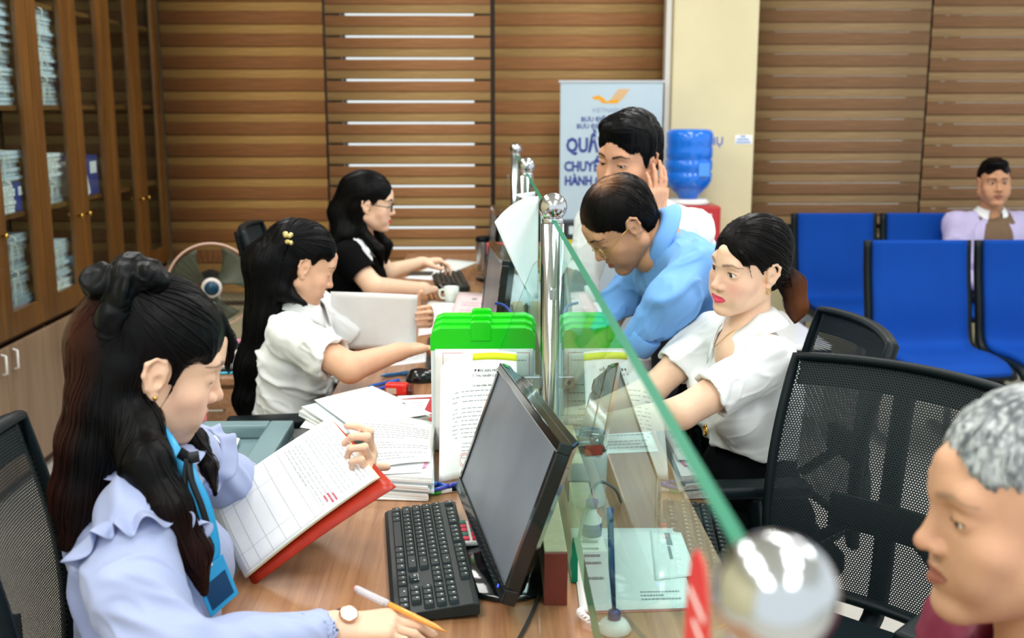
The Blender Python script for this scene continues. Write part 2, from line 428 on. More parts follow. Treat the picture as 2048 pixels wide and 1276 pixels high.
# tied bundles of papers on the shelves
m_paper = mat('paper_white', '#f4f6f5', 0.6, vary=0.03, vscale=30)
m_paperb = mat('paper_bluish', '#cfdbe2', 0.65, vary=0.12, vscale=25)
m_paperg = mat('paper_grey', '#aab6bb', 0.7, vary=0.2, vscale=25)
m_string = mat('cotton_string', '#e9e4d2', 0.8)
m_blue = mat('file_blue', '#1f3f8a', 0.4); m_cyan = mat('box_cyan', '#3aa7c9', 0.4); m_redf = mat('file_red', '#d2432a', 0.4); m_pink = mat('paper_pink', '#f0c3cf', 0.6, vary=0.05, vscale=20)
def bundle(y, z, h, m, label, dx=0.0, wy=0.37, group='tied paper bundles in the bookcase', tie=True):
    r = random.Random(int(y*1000+z*77))
    t = thing('document_bundle', label, 'paper bundle', (BX-0.19+dx, y, z), group=group)
    n = max(3, int(h/0.016)); mb = MB()
    for i in range(n):
        a = r.uniform(-0.012, 0.012); b = r.uniform(-0.012, 0.012); q = r.uniform(-0.008, 0.008)
        mb.box((-0.14+a, -wy/2+b+q, i*h/n), (0.14+a, wy/2+b-q, (i+0.86)*h/n))
    mb.build('papers', m, t)
    if tie:
        s = MB(); x = 0.153
        s.tube(catmull([(-0.02, -wy/2-0.014, 0.0), (-0.02, -wy/2-0.014, h+0.003), (-0.02, wy/2+0.014, h+0.003), (-0.02, wy/2+0.014, 0.0)], 5), 0.0022, 5)
        s.tube(catmull([(-0.13, 0, h+0.003), (x, 0.0, h+0.003), (x+0.004, 0.005, h*0.6), (x+0.002, -0.005, 0.0)], 5), 0.0028, 5)
        s.tube(catmull([(x, 0.0, h*0.8), (x+0.012, 0.03, h*0.7), (x+0.01, 0.045, h*0.25)], 5), 0.0022, 5)
        s.tube(catmull([(x, 0.0, h*0.8), (x+0.012, -0.02, h*0.75), (x+0.01, -0.03, h*0.35)], 5), 0.0022, 5)
        s.build('string', m_string, t, smooth=True)
    return t
y1, y2, y3, y4 = 4.46, 4.92, 5.38, 5.84
bundle(y1, 1.53, 0.15, m_paperb, 'pale paper bundle lowest on the top-left bookcase shelf', tie=True)
bundle(y1, 1.68, 0.13, m_paperg, 'grey paper bundle beside an orange file, top-left bookcase shelf')
bundle(y1, 1.81, 0.14, m_paperb, 'pale paper bundle highest in the nearest bookcase door')
bundle(y2, 1.53, 0.12, m_paperg, 'tied grey bundle lowest on the upper shelf, second bookcase door')
bundle(y2, 1.65, 0.13, m_paperb, 'tied pale bundle in the middle of the upper shelf, second bookcase door')
bundle(y2, 1.78, 0.16, m_paperb, 'tied pale bundle at the top of the second bookcase door')
bundle(y1, 1.10, 0.13, m_paper, 'white tied bundle with a bow on the middle bookcase shelf')
bundle(y1, 1.23, 0.12, m_paperb, 'flat pale bundle on the middle shelf, nearest bookcase door')
bundle(y2, 1.10, 0.10, m_paperg, 'tied grey bundle on the middle shelf, second bookcase door')
bundle(y2, 1.20, 0.12, m_paper, 'tied white bundle on top of a grey one, second bookcase door')
bundle(y1, 0.63, 0.09, m_pink, 'pink and white papers at the bottom of the nearest bookcase door', tie=False)
bundle(y1, 0.72, 0.15, m_paperg, 'grey paper bundle on the bottom bookcase shelf')
bundle(y1, 0.87, 0.14, m_paperg, 'grey paper bundle just under the middle bookcase shelf')
bundle(y2, 0.63, 0.14, m_paper, 'white tied bundle on the bottom shelf, second bookcase door')
bundle(y2, 0.77, 0.16, m_paperb, 'pale tied bundle under the middle shelf, second bookcase door')
def boxfile(name, label, cat, y, z, sx, sy, sz, m, tilt=0.0, lip=True):
    t = thing(name, label, cat, (BX-0.14, y, z)); M = rot(tilt, 0, 0)
    MB().box((-sx/2, -sy/2, 0.0), (sx/2, sy/2, sz), M).build('case', m, t, bevel=0.004)
    if lip: MB().box((sx/2-0.001, -sy*0.3, sz*0.55), (sx/2+0.002, sy*0.3, sz*0.85), M).build('spine_label', m_paper, t)
boxfile('orange_file', 'orange file at the very left edge of the top bookcase shelf', 'file', 4.295, 1.53, 0.22, 0.06, 0.24, m_redf)
boxfile('box_file', 'dark blue upright box file on the upper shelf', 'file', 5.28, 1.53, 0.24, 0.10, 0.20, m_blue)
boxfile('small_box', 'small cyan box beside the blue box file', 'box', 5.42, 1.53, 0.12, 0.13, 0.045, m_cyan, lip=False)
boxfile('blue_folder', 'dark blue folder standing on the middle shelf', 'folder', 5.47, 1.10, 0.20, 0.14, 0.19, m_blue)
boxfile('leaning_file', 'white file with a red edge leaning on the middle shelf', 'file', 5.34, 1.108, 0.24, 0.05, 0.16, m_paper, 0.35, False)
boxfile('paper_pad', 'small white paper pad on the middle shelf, fourth bookcase door', 'pad', 5.80, 1.10, 0.14, 0.12, 0.06, m_paper, lip=False)
boxfile('plastic_wallet', 'light blue plastic wallet at the bottom of the third bookcase door', 'wallet', 5.36, 0.64, 0.20, 0.12, 0.16, m_cyan, 0.3, False)
boxfile('blue_ledger', 'dark blue ledger beside the white tied bundle on the middle shelf', 'ledger', 4.60, 1.10, 0.20, 0.05, 0.12, m_blue)

# ================================================================== counter
m_desk = wood_mat('desk_wood', '#875a3b', '#ae7f58', (60, 2.2, 60), 0.38, coat=0.25)
m_desk_d = wood_mat('desk_side_wood', '#6b4226', '#8a5b38', (30, 3, 30), 0.45)
DX0, DX1, DY0, DY1, GX = -0.425, 0.40, 0.30, 5.78, 0.14
t = thing('service_counter', 'long brown wooden service counter running under the glass screen', 'counter', (0, DY0, 0))
MB().box((DX0, DY0, DESK-0.035), (DX1, DY1, DESK)).build('worktop', m_desk, t, world=True, bevel=0.004)
MB().box((0.12, DY0+0.02, 0.0), (0.145, DY1-0.02, DESK-0.036)).build('modesty_panel', m_desk_d, t, world=True)
for yy in (0.32, 2.35, 4.0, 5.73):
    MB().box((DX0+0.04, yy, 0.0), (0.119, yy+0.03, DESK-0.036)).build('leg_panel', m_desk_d, t, world=True)
    MB().box((0.146, yy, 0.0), (DX1-0.06, yy+0.03, DESK-0.036)).build('leg_panel', m_desk_d, t, world=True)
# rail under the glass
m_rail = mat('rail_tape_khaki', '#b5ad8a', 0.6, vary=0.12, vscale=60); m_railend = mat('rail_end_redbrown', '#6d2f22', 0.5)
m_tape = mat('grey_tape', '#6f6a60', 0.6, vary=0.35, vscale=120)
t = thing('screen_rail', 'khaki taped rail block with red-brown end at the foot of the glass', 'rail', (0.105, 1.605, DESK))
MB().box((0.086, 1.612, DESK+0.0005), (0.122, 2.30, DESK+0.088)).build('rail', m_rail, t, world=True, bevel=0.002)
MB().box((0.086, 1.605, DESK+0.0005), (0.122, 1.612, DESK+0.086)).build('end_face', m_railend, t, world=True)
MB().box((0.084, 1.93, DESK+0.05), (0.124, 2.03, DESK+0.0905)).build('tape_patch', m_tape, t, world=True)
t = thing('screen_rail', 'khaki rail behind the green document cases under the far glass', 'rail', (0.105, 2.53, DESK))
MB().box((0.086, 2.53, DESK+0.0005), (0.122, 5.45, DESK+0.088)).build('rail', m_rail, t, world=True, bevel=0.002)

# posts with ball tops
m_chrome = mat('brushed_steel', '#c9cdd0', 0.14, 1.0)
m_steel = mat('satin_steel', '#bfc4c6', 0.3, 1.0)
PY = (0.500, 2.36, 3.985, 5.54)
plab = ('ball-topped steel post nearest the camera, blurred at the bottom edge', 'ball-topped steel post behind the green document cases', 'ball-topped steel post third from the camera', 'farthest ball-topped steel post on the counter')
for yy, lb in zip(PY, plab):
    dz_ = -0.021 if yy < 1 else 0.0
    t = thing('screen_post', lb, 'post', (GX, yy, DESK), group='steel posts of the glass screen')
    MB().lathe([(0.045, 0.0), (0.045, 0.004), (0.027, 0.010), (0.0255, 0.02), (0.0255, 0.520+dz_)], 32).build('tube', m_chrome, t, smooth=True)
    MB().lathe([(0.022, 0.519+dz_), (0.0235, 0.522+dz_), (0.0235, 0.530+dz_), (0.020, 0.533+dz_)], 32).build('neck_ring', m_steel, t, smooth=True)
    prof = [(0.0305*math.cos(a), 0.556+dz_+0.0305*math.sin(a)) for a in [math.radians(-65+155*k/16) for k in range(17)]]
    MB().lathe(prof[:-1]+[(0.0008, 0.5865+dz_)], 40).build('ball_cap', m_chrome, t, smooth=True)
    for sx in (-1,):
        for zc in (0.17,):
            c = MB().box((sx*0.062, -0.010, zc-0.014), (sx*0.024, 0.010, zc+0.014)).build('clamp', m_steel, t, bevel=0.003)
            MB().lathe([(0.006, 0), (0.006, 0.003), (0.003, 0.0032)], 12, Matrix.Translation((sx*0.045, -0.010, zc)) @ rot(math.pi/2, 0, 0)).build('screw', m_chrome, c)
    for sy in (-1, 1):
        c = MB().box((-0.008, sy*0.022, 0.36), (0.008, sy*0.045, 0.385)).build('clamp', m_steel, t, bevel=0.003)
# glass panes in the plane of the posts
m_glass = glass_mat('screen_glass', (0.80, 0.95, 0.925)); m_gedge = mat('glass_edge_green', '#0a6e50', 0.45, spec=0.15)
m_gwing = glass_mat('wing_glass', (0.93, 0.975, 0.965))
GZ0, GZ1, GT = DESK+0.002, 1.291, 0.010
def pane_obj(poly, label, axis, at, m, cut=None, th=GT):
    """poly: (a,z) outline; axis 'y' = pane in plane x=at, axis 'x' = pane in plane y=at"""
    t = thing('glass_panel', label, 'glass panel', (at, poly[0][0], poly[0][1]) if axis == 'y' else (poly[0][0], at, poly[0][1]), group='glass panes of the counter screen')
    M = Matrix(((0, 0, 1, at-th/2), (1, 0, 0, 0), (0, 1, 0, 0), (0, 0, 0, 1))) if axis == 'y' else Matrix(((1, 0, 0, 0), (0, 0, 1, at-th/2), (0, 1, 0, 0), (0, 0, 0, 1)))
    n = len(poly); body = MB().prism(poly, 0, th, M)
    body.f = body.f[:2]                       # the two faces; the rim is the green edge
    body.build('pane', m, t, world=True, fix=False)
    # make sure both faces point outwards
    rim = MB(); vs = [M @ V((a, z, 0.0)) for a, z in poly] + [M @ V((a, z, th)) for a, z in poly]
    rim.add(vs, [(i, (i+1) % n, n+(i+1) % n, n+i) for i in range(n)])
    rim.build('edge', m_gedge, t, world=True)
    return t
poly1 = [(1.685, GZ0), (2.325, GZ0), (2.325, GZ1), (0.555, GZ1), (0.555, GZ0), (0.80, GZ0), (0.80, 0.852)] + [(1.655, 0.852), (1.672, 0.846), (1.685, 0.828)]
pane_obj(poly1, 'big glass pane with a document slot, nearest the camera', 'y', GX, m_glass)
pane_obj([(2.395, GZ0), (3.95, GZ0), (3.95, GZ1), (2.395, GZ1)], 'glass pane between the second and third steel posts', 'y', GX, m_glass)
pane_obj([(4.02, GZ0), (5.505, GZ0), (5.505, GZ1), (4.02, GZ1)], 'farthest glass pane between the last two posts', 'y', GX, m_glass)
for yy, lb in ((2.36, 'slanted glass wing fixed to the post by the green cases'), (3.985, 'slanted glass wing on the third post'), (5.54, 'slanted glass wing on the farthest post')):
    pane_obj([(0.108, GZ0+0.09), (0.108, 1.20), (0.098, 1.19), (-0.015, 0.90), (-0.03, GZ0+0.09)], lb, 'x', yy, m_gwing, th=0.008)

# ================================================================== office chairs with mesh backs
m_blackp = mat('black_plastic', '#071418', 0.45, spec=0.25)
m_seatf = mat('black_seat_fabric', '#06151a', 0.9, bump=0.3, bscale=500, spec=0.2)
m_net = net_mat('chair_net', '#05181d', 165, 0.235)
def office_chair(label, loc, ang, back_top=1.02, lean=0.10, arms=True):
    t = thing('office_chair', label, 'office chair', (loc[0], loc[1], 0), ang, 'black mesh office chairs')
    W = 0.235; z0, z1 = 0.50, back_top
    def bk(u, v, off=0.0):
        y = (u-0.5)*2*W*(0.94+0.06*math.sin(v*math.pi*0.75)); z = z0 + (z1-z0)*v
        x = -0.235 - lean*v - 0.035*(1-(2*u-1)**2) + 0.03*math.sin(v*math.pi)
        z -= 0.008*(2*u-1)**2*v
        return V((x-off, y, z))
    nu, nv = 20, 16
    g = MB().grid(lambda u, v: bk(u, v), nu, nv); me = bpy.data.meshes.new('back_net'); me.from_pydata(g.v, [], g.f)
    uvl = me.uv_layers.new(name='UVMap')
    co = {i: ((i//(nv+1))/nu*2*W, (i % (nv+1))/nv*(z1-z0)) for i in range(len(g.v))}
    for lp in me.loops: uvl.data[lp.index].uv = co[lp.vertex_index]
    mk('back_net', me, m_net, t, smooth=True)
    edge = [bk(0, k/12) for k in range(13)] + [bk(k/12, 1) for k in range(1, 13)] + [bk(1, 1-k/12) for k in range(1, 13)] + [bk(1-k/12, 0) for k in range(1, 12)]
    MB().tube(edge, 0.016, 8, closed=True, flat=0.7).build('back_frame', m_blackp, t, smooth=True)
    band = MB().grid(lambda u, v: bk(0.03+0.94*u, 0.88+0.11*v, 0.004), 12, 2, 0.012); band.build('top_band', m_seatf, t, smooth=True)
    sp = MB(); sp.tube(catmull([bk(0.5, 0.96, 0.03), bk(0.5, 0.7, 0.05), bk(0.5, 0.35, 0.06), V((-0.30, 0, 0.46)), V((-0.12, 0, 0.40))], 5), 0.024, 8, flat=0.7)
    for s in (-1, 1): sp.tube(catmull([bk(0.5, 0.38, 0.05), bk(0.5+s*0.22, 0.26, 0.045), bk(0.5+s*0.46, 0.08, 0.02)], 5), 0.018, 8, flat=0.7)
    sp.build('spine', m_blackp, t, smooth=True)
    MB().grid(lambda u, v: bk(0.25+0.5*u, 0.28+0.14*v, 0.03), 10, 3, 0.02).build('lumbar_pad', m_blackp, t, smooth=True)
    seat = MB().box((-0.22, -0.235, 0.42), (0.25, 0.235, 0.49)).build('seat', m_seatf, t, bevel=0.028, bseg=3, smooth=True)
    MB().box((-0.20, -0.2, 0.395), (0.22, 0.2, 0.419)).build('seat_pan', m_blackp, t, bevel=0.006)
    if arms:
        for s in (-1, 1):
            a = MB(); a.tube(catmull([(0.02, s*0.20, 0.41), (0.02, s*0.275, 0.43), (0.02, s*0.285, 0.55), (0.03, s*0.28, 0.655)], 5), 0.018, 8, flat=1.4)
            ar = a.build('armrest', m_blackp, t, smooth=True)
            MB().box((-0.10, s*0.28-0.035, 0.655), (0.17, s*0.28+0.035, 0.685)).build('arm_pad', m_blackp, ar, bevel=0.012, bseg=3, smooth=True)
    MB().lathe([(0.028, 0.09), (0.028, 0.24), (0.018, 0.245), (0.018, 0.395)], 16).build('gas_column', m_steel, t, smooth=True)
    base = MB()
    for k in range(5):
        w = 2*math.pi*k/5+0.3; d = V((math.cos(w), math.sin(w), 0))
        base.tube([d*0.02+V((0, 0, 0.105)), d*0.16+V((0, 0, 0.095)), d*0.30+V((0, 0, 0.07))], [0.028, 0.022, 0.016], 8)
    base.build('star_base', m_blackp, t, smooth=True)
    for k in range(5):
        w = 2*math.pi*k/5+0.3; d = V((math.cos(w), math.sin(w), 0)); s_ = V((-d.y, d.x, 0))
        c = MB(); c.tube([d*0.30+V((0, 0, 0.0275))-s_*0.02, d*0.30+V((0, 0, 0.0275))+s_*0.02], 0.0275, 14); c.tube([d*0.30+V((0, 0, 0.05)), d*0.30+V((0, 0, 0.075))], 0.008, 6)
        c.build('caster', m_blackp, t, smooth=False)
    return t
office_chair('black mesh office chair the woman in lilac sits on', (-0.46, 1.63), math.radians(14), 1.03, 0.04, False)
office_chair('black mesh office chair under the woman with the gold hair clip', (-0.66, 3.22), math.radians(8), 0.92)
office_chair('black mesh office chair behind the woman in the black dress', (-0.60, 4.40), math.radians(4), 1.06)
office_chair('black mesh office chair behind the woman in white on the right', (0.62, 2.66), math.radians(183), 0.995, 0.06)
office_chair('large empty black mesh office chair in the right foreground', (0.605, 1.95), math.radians(225), 0.995)
office_chair('black office chair under the grey-haired man', (0.70, 1.02), math.radians(180), 0.98)

# ================================================================== blue waiting chairs
m_bluef = mat('blue_upholstery', '#00419c', 0.75, spec=0.2, vary=0.08, vscale=6, bump=0.25, bscale=700)
m_greyleg = mat('grey_leg_metal', '#8d9296', 0.35, 0.8)
def waiting_chair(label, x, y):
    t = thing('waiting_chair', label, 'chair', (x, y, 0), 0, 'blue waiting chairs')
    W = 0.23
    prof = catmull([(0.0, 0.92), (-0.02, 0.78), (-0.06, 0.62), (-0.085, 0.50), (-0.12, 0.445), (-0.20, 0.425), (-0.36, 0.435), (-0.50, 0.43), (-0.545, 0.405)], 5)
    pr = [V((0, q[0], q[1])) for q in prof]
    n = len(pr)-1
    def sf(u, v):
        k = min(int(v*n), n-1); f = v*n-k; p = pr[k].lerp(pr[k+1], f)
        return V(((u-0.5)*2*W, p.y, p.z))
    def shell(u, v, ins, off):
        k = min(int(v*n), n-1); f = v*n-k; p = pr[k].lerp(pr[k+1], f); tg = (pr[k+1]-pr[k]).normalized(); nn = V((0, tg.z, -tg.y))
        bul = 0.012*(1-(2*u-1)**4)
        return V(((u-0.5)*2*(W-ins), p.y, p.z)) - nn*(off-bul)*-1
    MB().grid(lambda u, v: shell(u, v, 0.012, -0.0), 8, n, 0.030).build('upholstery', m_bluef, t, smooth=True)
    MB().grid(lambda u, v: shell(u, v, 0.0, -0.022), 8, n, 0.028).build('shell', m_blackp, t, smooth=True)
    for s in (-1, 1):
        MB().tube([shell(0.5+s*0.5, k/24, 0.004, -0.012)+V((s*0.004, 0, 0)) for k in range(25)], 0.021, 8).build('edge_piping', m_blackp, t, smooth=True)
    for s in (-1, 1):
        MB().tube([(s*0.17, -0.06, 0.36), (s*0.17, -0.06, 0.03)], 0.018, 8).build('leg', m_greyleg, t, smooth=True)
        MB().box((s*0.17-0.025, -0.36, 0.0), (s*0.17+0.025, 0.12, 0.03)).build('foot', m_greyleg, t, bevel=0.006)
    MB().box((-0.255, -0.30, 0.345), (0.255, -0.22, 0.385)).build('beam', m_greyleg, t)
fy, by = 5.0, 6.28
fx0 = P(1735, 490, fy).x; bx0 = P(1588, 430, by).x
waiting_chair('blue padded waiting chair, left one of the front row', fx0+0.235, fy)
waiting_chair('blue padded waiting chair cut by the right edge, front row', fx0+0.235+0.515, fy)
waiting_chair('blue padded waiting chair at the left of the back row', bx0+0.235, by)
waiting_chair('blue padded waiting chair in the back row beside the seated man', bx0+0.235+0.515, by)
waiting_chair('blue padded waiting chair that the seated man sits on', bx0+0.235+1.03, by)
# ================================================================== things on the counter
m_ink = mat('print_ink', '#949b9f', 0.7); m_inkr = mat('red_ink', '#d0405a', 0.7); m_inkd = mat('dark_ink', '#2e3336', 0.7)
m_blackg = mat('black_gloss', '#0a1114', 0.12, coat=0.3); m_key = mat('key_plastic', '#1b2729', 0.32); m_kbd = mat('keyboard_body', '#141f21', 0.42)
m_legend = mat('key_legend', '#e8eeee', 0.6)
m_screen = mat('monitor_screen', '#7a8592', 0.32, vary=0.2, vscale=5, col2='#66717d')
def dashes(fn, area, n, seed, fill=0.85, h=0.32, along='u', thick=0.0, words=(0.03, 0.10), eps=0.0006, flip=1):
    """rows of word-like printed strokes laid on the surface fn(u,v)"""
    r = random.Random(seed); mb = MB(); u0, u1, v0, v1 = area
    for k in range(n):
        if r.random() > fill: continue
        vc = v0 + (v1-v0)*(k+0.5)/n; hh = (v1-v0)/n*h/2; u = u0 + r.choice((0, 0, 0.03)); end = u1 if r.random() < 0.7 else u0+(u1-u0)*r.uniform(0.4, 0.9)
        while u < end:
            w = min(r.uniform(*words)*(u1-u0), end-u)
            q = []
            for (a, b) in ((u, vc-hh), (u+w, vc-hh), (u+w, vc+hh), (u, vc+hh)):
                q.append((a, b) if along == 'u' else (b, a))
            pts = [V(fn(*x)) for x in q]
            nn = (pts[1]-pts[0]).cross(pts[2]-pts[1]); nn = nn.normalized() if nn.length else V((0, 0, 1))
            if nn.dot(V((0, -0.5, 1))) < 0: nn = -nn
            mb.add([p+nn*eps for p in pts], [(0, 1, 2, 3)]); u += w + 0.018*(u1-u0)
    return mb
def bil(c, bump=None):
    c = [V(q) for q in c]
    def fn(u, v):
        p = (c[0]*(1-u)+c[1]*u)*(1-v) + (c[3]*(1-u)+c[2]*u)*v
        if bump: p = p + V(bump(u, v))
        return p
    return fn
def sheet(name, label, cat, c, m=None, bump=None, prints=(), thick=0.0005, nu=10, nv=10, group=None, boxes=()):
    fn = bil(c, bump); base = V(c[0]); t = thing(name, label, cat, base, group=group)
    MB().grid(fn, nu, nv, thick).build('page', m or m_paper, t, world=True, smooth=True)
    for i, (area, n, kw) in enumerate(prints):
        kw = dict(kw); mm = kw.pop('m', m_ink); dashes(fn, area, n, i+int(abs(base.x)*1000), **kw).build('print', mm, t, world=True, fix=False, kind='stuff')
    return t, fn
def rect_lines(fn, segs, w, eps=0.0006):
    mb = MB()
    for (a, b) in segs:
        a0, b0 = V((*a, 0)), V((*b, 0)); d = (b0-a0).normalized(); n2 = V((-d.y, d.x, 0))*w
        N = 8
        for i in range(N):
            p, q = a0.lerp(b0, i/N), a0.lerp(b0, (i+1)/N)
            pts = [V(fn(x.x, x.y)) for x in (p-n2, q-n2, q+n2, p+n2)]
            nn = (pts[1]-pts[0]).cross(pts[2]-pts[1]).normalized()
            if nn.dot(V((0, -0.5, 1))) < 0: nn = -nn
            mb.add([x+nn*eps for x in pts], [(0, 1, 2, 3)])
    return mb
ZD = DESK + 0.0006

# ---------------------------------------------------------------- monitors
def monitor(label, F, N, Ft, dx=0.0, dy=0.0, dz=0.0, label_led=True):
    F, N, Ft = V(F)+V((dx, dy, dz)), V(N)+V((dx, dy, dz)), V(Ft)+V((dx, dy, dz))
    ex = (N-F); W = ex.length; ex.normalize(); ez = (Ft-F); H = ez.length; ez = (ez-ex*ez.dot(ex)).normalized(); ey = ez.cross(ex)   # ey: out of the screen towards the back
    if ey.x < 0: ey = -ey
    M = frame(F, ex, ey, ez); bc = F+ex*W*0.52+ey*0.10
    t = thing('monitor', label, 'monitor', (bc.x, bc.y, DESK), group='computer monitors on the counter')
    b = 0.016
    fr = MB(); fr.box((0, 0, 0), (W, 0.022, b*1.5), M).box((0, 0, H-b), (W, 0.022, H), M).box((0, 0, b*1.5), (b, 0.022, H-b), M).box((W-b, 0, b*1.5), (W, 0.022, H-b), M)
    fr.build('bezel', m_blackg, t, world=True, bevel=0.002)
    MB().box((b-0.001, 0.003, b*1.5-0.001), (W-b+0.001, 0.006, H-b+0.001), M).build('screen', m_screen, t, world=True)
    bk = MB().prism([(0.003, 0.022), (W-0.003, 0.022), (W-0.06, 0.048), (0.06, 0.048)], 0.004, H-0.004, M).build('rear_shell', m_blackg, t, world=True, bevel=0.004)
    nk = M @ V((W*0.5, 0.04, H*0.25)); ft = V((nk.x+0.012, nk.y, DESK+0.012))
    MB().tube([nk, nk.lerp(ft, 0.5)+V((0.008, 0, 0)), ft], [0.03, 0.026, 0.03], 10, flat=0.5).build('neck', m_blackg, t, world=True, smooth=True)
    MB().lathe([(0.0, 0.0), (0.112, 0.0), (0.116, 0.004), (0.112, 0.011), (0.05, 0.014), (0.0005, 0.014)], 40, Matrix.Translation((ft.x-0.018, ft.y-0.035, DESK+0.0005)) @ Matrix.Diagonal((0.9, 1.15, 1, 1))).build('foot', m_blackg, t, world=True, smooth=True)
    if label_led: MB().box((W-0.045, -0.0008, 0.008), (W-0.041, 0.0005, 0.012), M).build('power_led', mat('blue_led', '#3050ff', 0.4, emis=4.0), t, world=True)
    return t, M, W, H
mF, mN, mT = (-0.065, 2.026, 0.805), (0.017, 1.518, 0.805), (0.022, 2.04, 1.049)
t, M, W, H = monitor('large black monitor facing left, nearest the camera', mF, mN, mT)
MB().box((0.004, 0.006, H-0.016), (0.030, 0.014, H+0.0012), M).build('green_sticker', mat('sticker_green', '#1e8a4a', 0.4), t, world=True)
mk2 = MB(); mk2.box((0.02, -0.0006, 0.006), (0.06, 0.0005, 0.013), M); mk2.build('badge', mat('badge_silver', '#9aa2a6', 0.3, 0.8), t, world=True)
monitor('black monitor behind the green document cases', (-0.028, 3.80, 0.81), (0.012, 3.30, 0.81), (0.004, 3.81, 1.07))
monitor('farthest black monitor, seen edge-on beside the steel flask', (-0.002, 5.18, 0.81), (0.020, 4.70, 0.81), (0.016, 5.18, 1.07))

# ---------------------------------------------------------------- keyboards
KROWS = [  # from the user's edge upwards: (gap before, width) in key units, 22.5 units long
    [(0, 1.25), (0, 1.25), (0, 1.25), (0, 6.25), (0, 1.25), (0, 1.25), (0, 1.25), (0, 1.25), (.25, 1), (0, 1), (0, 1), (.25, 2), (0, 1), (0, 1)],
    [(0, 2.25)] + [(0, 1)]*10 + [(0, 2.75), (1.25, 1), (1.25, 1), (0, 1), (0, 1)],
    [(0, 1.75)] + [(0, 1)]*11 + [(0, 2.25), (3.5, 1), (0, 1), (0, 1), (0, 1)],
    [(0, 1.5)] + [(0, 1)]*12 + [(0, 1.5), (.25, 1), (0, 1), (0, 1), (.25, 1), (0, 1), (0, 1), (0, 1)],
    [(0, 1)]*13 + [(0, 2), (.25, 1), (0, 1), (0, 1), (.25, 1), (0, 1), (0, 1), (0, 1)],
    [(0, 1), (1, 1), (0, 1), (0, 1), (0, 1), (.5, 1), (0, 1), (0, 1), (0, 1), (.5, 1), (0, 1), (0, 1), (0, 1), (.25, 1), (0, 1), (0, 1)],
]
_keycache = {}
def keyboard(label, c, ang, detail=True, logo=None):
    t = thing('keyboard', label, 'keyboard', (c[0], c[1], DESK), ang, 'black computer keyboards')
    L_, Wd = 0.445, 0.135; sx = L_/23.3; sy = 0.0188; tilt = rot(math.radians(4.0), 0, 0)
    body = MB(); body.prism([(-Wd/2, 0.0), (Wd/2, 0.006), (Wd/2, 0.024), (Wd/2-0.01, 0.026), (-Wd/2+0.006, 0.013), (-Wd/2, 0.008)], -L_/2, L_/2, Matrix(((0, 0, 1, 0), (1, 0, 0, 0), (0, 1, 0, 0.0008), (0, 0, 0, 1))))
    body.build('body', m_kbd, t, bevel=0.002)
    joined = MB(); leg = MB()
    for r, row in enumerate(KROWS):
        x = -L_/2 + 0.4*sx; y = -Wd/2 + 0.013 + r*sy + (0.006 if r == 5 else 0)
        for (g, w) in row:
            x += g*sx; kw = w*sx; zc = 0.0125 + 0.013*(y+Wd/2)/Wd + 0.0015
            hw, hd = kw/2-0.0008, sy/2-0.0008
            vs = [(-hw, -hd, 0), (hw, -hd, 0), (hw, hd, 0), (-hw, hd, 0), (-hw+0.002, -hd+0.0015, 0.0062), (hw-0.002, -hd+0.0015, 0.0062), (hw-0.002, hd-0.0035, 0.0070), (-hw+0.002, hd-0.0035, 0.0070)]
            fs = [(3, 2, 1, 0), (4, 5, 6, 7), (0, 1, 5, 4), (1, 2, 6, 5), (2, 3, 7, 6), (3, 0, 4, 7)]
            cx, cy = x+kw/2, y+hd
            if detail:
                me = _keycache.get(w)
                if me is None:
                    me = bpy.data.meshes.new('key'); me.from_pydata(vs, [], fs); me.materials.append(m_key); _keycache[w] = me
                o = bpy.data.objects.new('key', me); COL.objects.link(o); o.parent = t; o.location = (cx, cy, zc)
                if w < 3: leg.box((cx-0.0026, cy-0.0004, zc+0.0060), (cx-0.0004, cy+0.0024, zc+0.0071))
            else: joined.add([V(q)+V((cx, cy, zc)) for q in vs], fs)
            x += kw
    if detail:
        leg.build('key_legends', m_legend, t, kind='stuff')
    else: joined.build('keys', m_key, t, kind='stuff')
    if logo:
        text_mesh(logo, 0.011, Matrix.Translation((L_*0.205, -Wd/2+0.040, 0.021)) @ rot(0.08, 0, 0), m_legend, 'logo', t, world=False)
    return t
def user_right(ang): return ang
keyboard('black keyboard lying in front of the nearest monitor', (-0.106, 1.775), math.radians(-83.5), True, '/ISUS')
keyboard('black keyboard half hidden behind the green cases', (-0.125, 3.36), math.radians(-88), False)
keyboard('black keyboard in front of the woman in the black dress', (-0.165, 4.76), math.radians(-84), False)

# ---------------------------------------------------------------- mice
def mouse(label, c, ang):
    t = thing('computer_mouse', label, 'mouse', (c[0], c[1], DESK), ang, 'black computer mice')
    def body(u, v):
        th = u*2*math.pi; ph = v*math.pi/2; e = 0.75
        rx, ry = 0.055, 0.031*(1-0.12*math.cos(th))
        c_, s_ = math.cos(th), math.sin(th); k = math.cos(ph)**0.6
        return V((rx*c_*k, ry*s_*k, 0.001+0.036*math.sin(ph)*(1-0.22*c_*k)))
    MB().grid(body, 28, 10).build('shell', m_blackg, t, smooth=True)
    MB().tube([(0.032, -0.004, 0.0295), (0.032, 0.004, 0.0295)], 0.008, 14).build('scroll_wheel', m_blackp, t)
    MB().tube([(0.012+0.001*k, 0, 0.0365-0.00035*k*k*0.1) for k in range(0, 12)], 0.0008, 5).build('button_split', m_blackp, t)
mouse('black mouse under the hand holding the orange pen', (-0.035, 1.405), math.radians(5))
m2 = Zp(850, 762, DESK); mouse('black mouse beside the blue marker and red stamp', (m2.x, m2.y), math.radians(12))
m3 = Zp(893, 584, DESK); mouse('black mouse under the hand of the woman in the black dress', (m3.x, m3.y), math.radians(0))

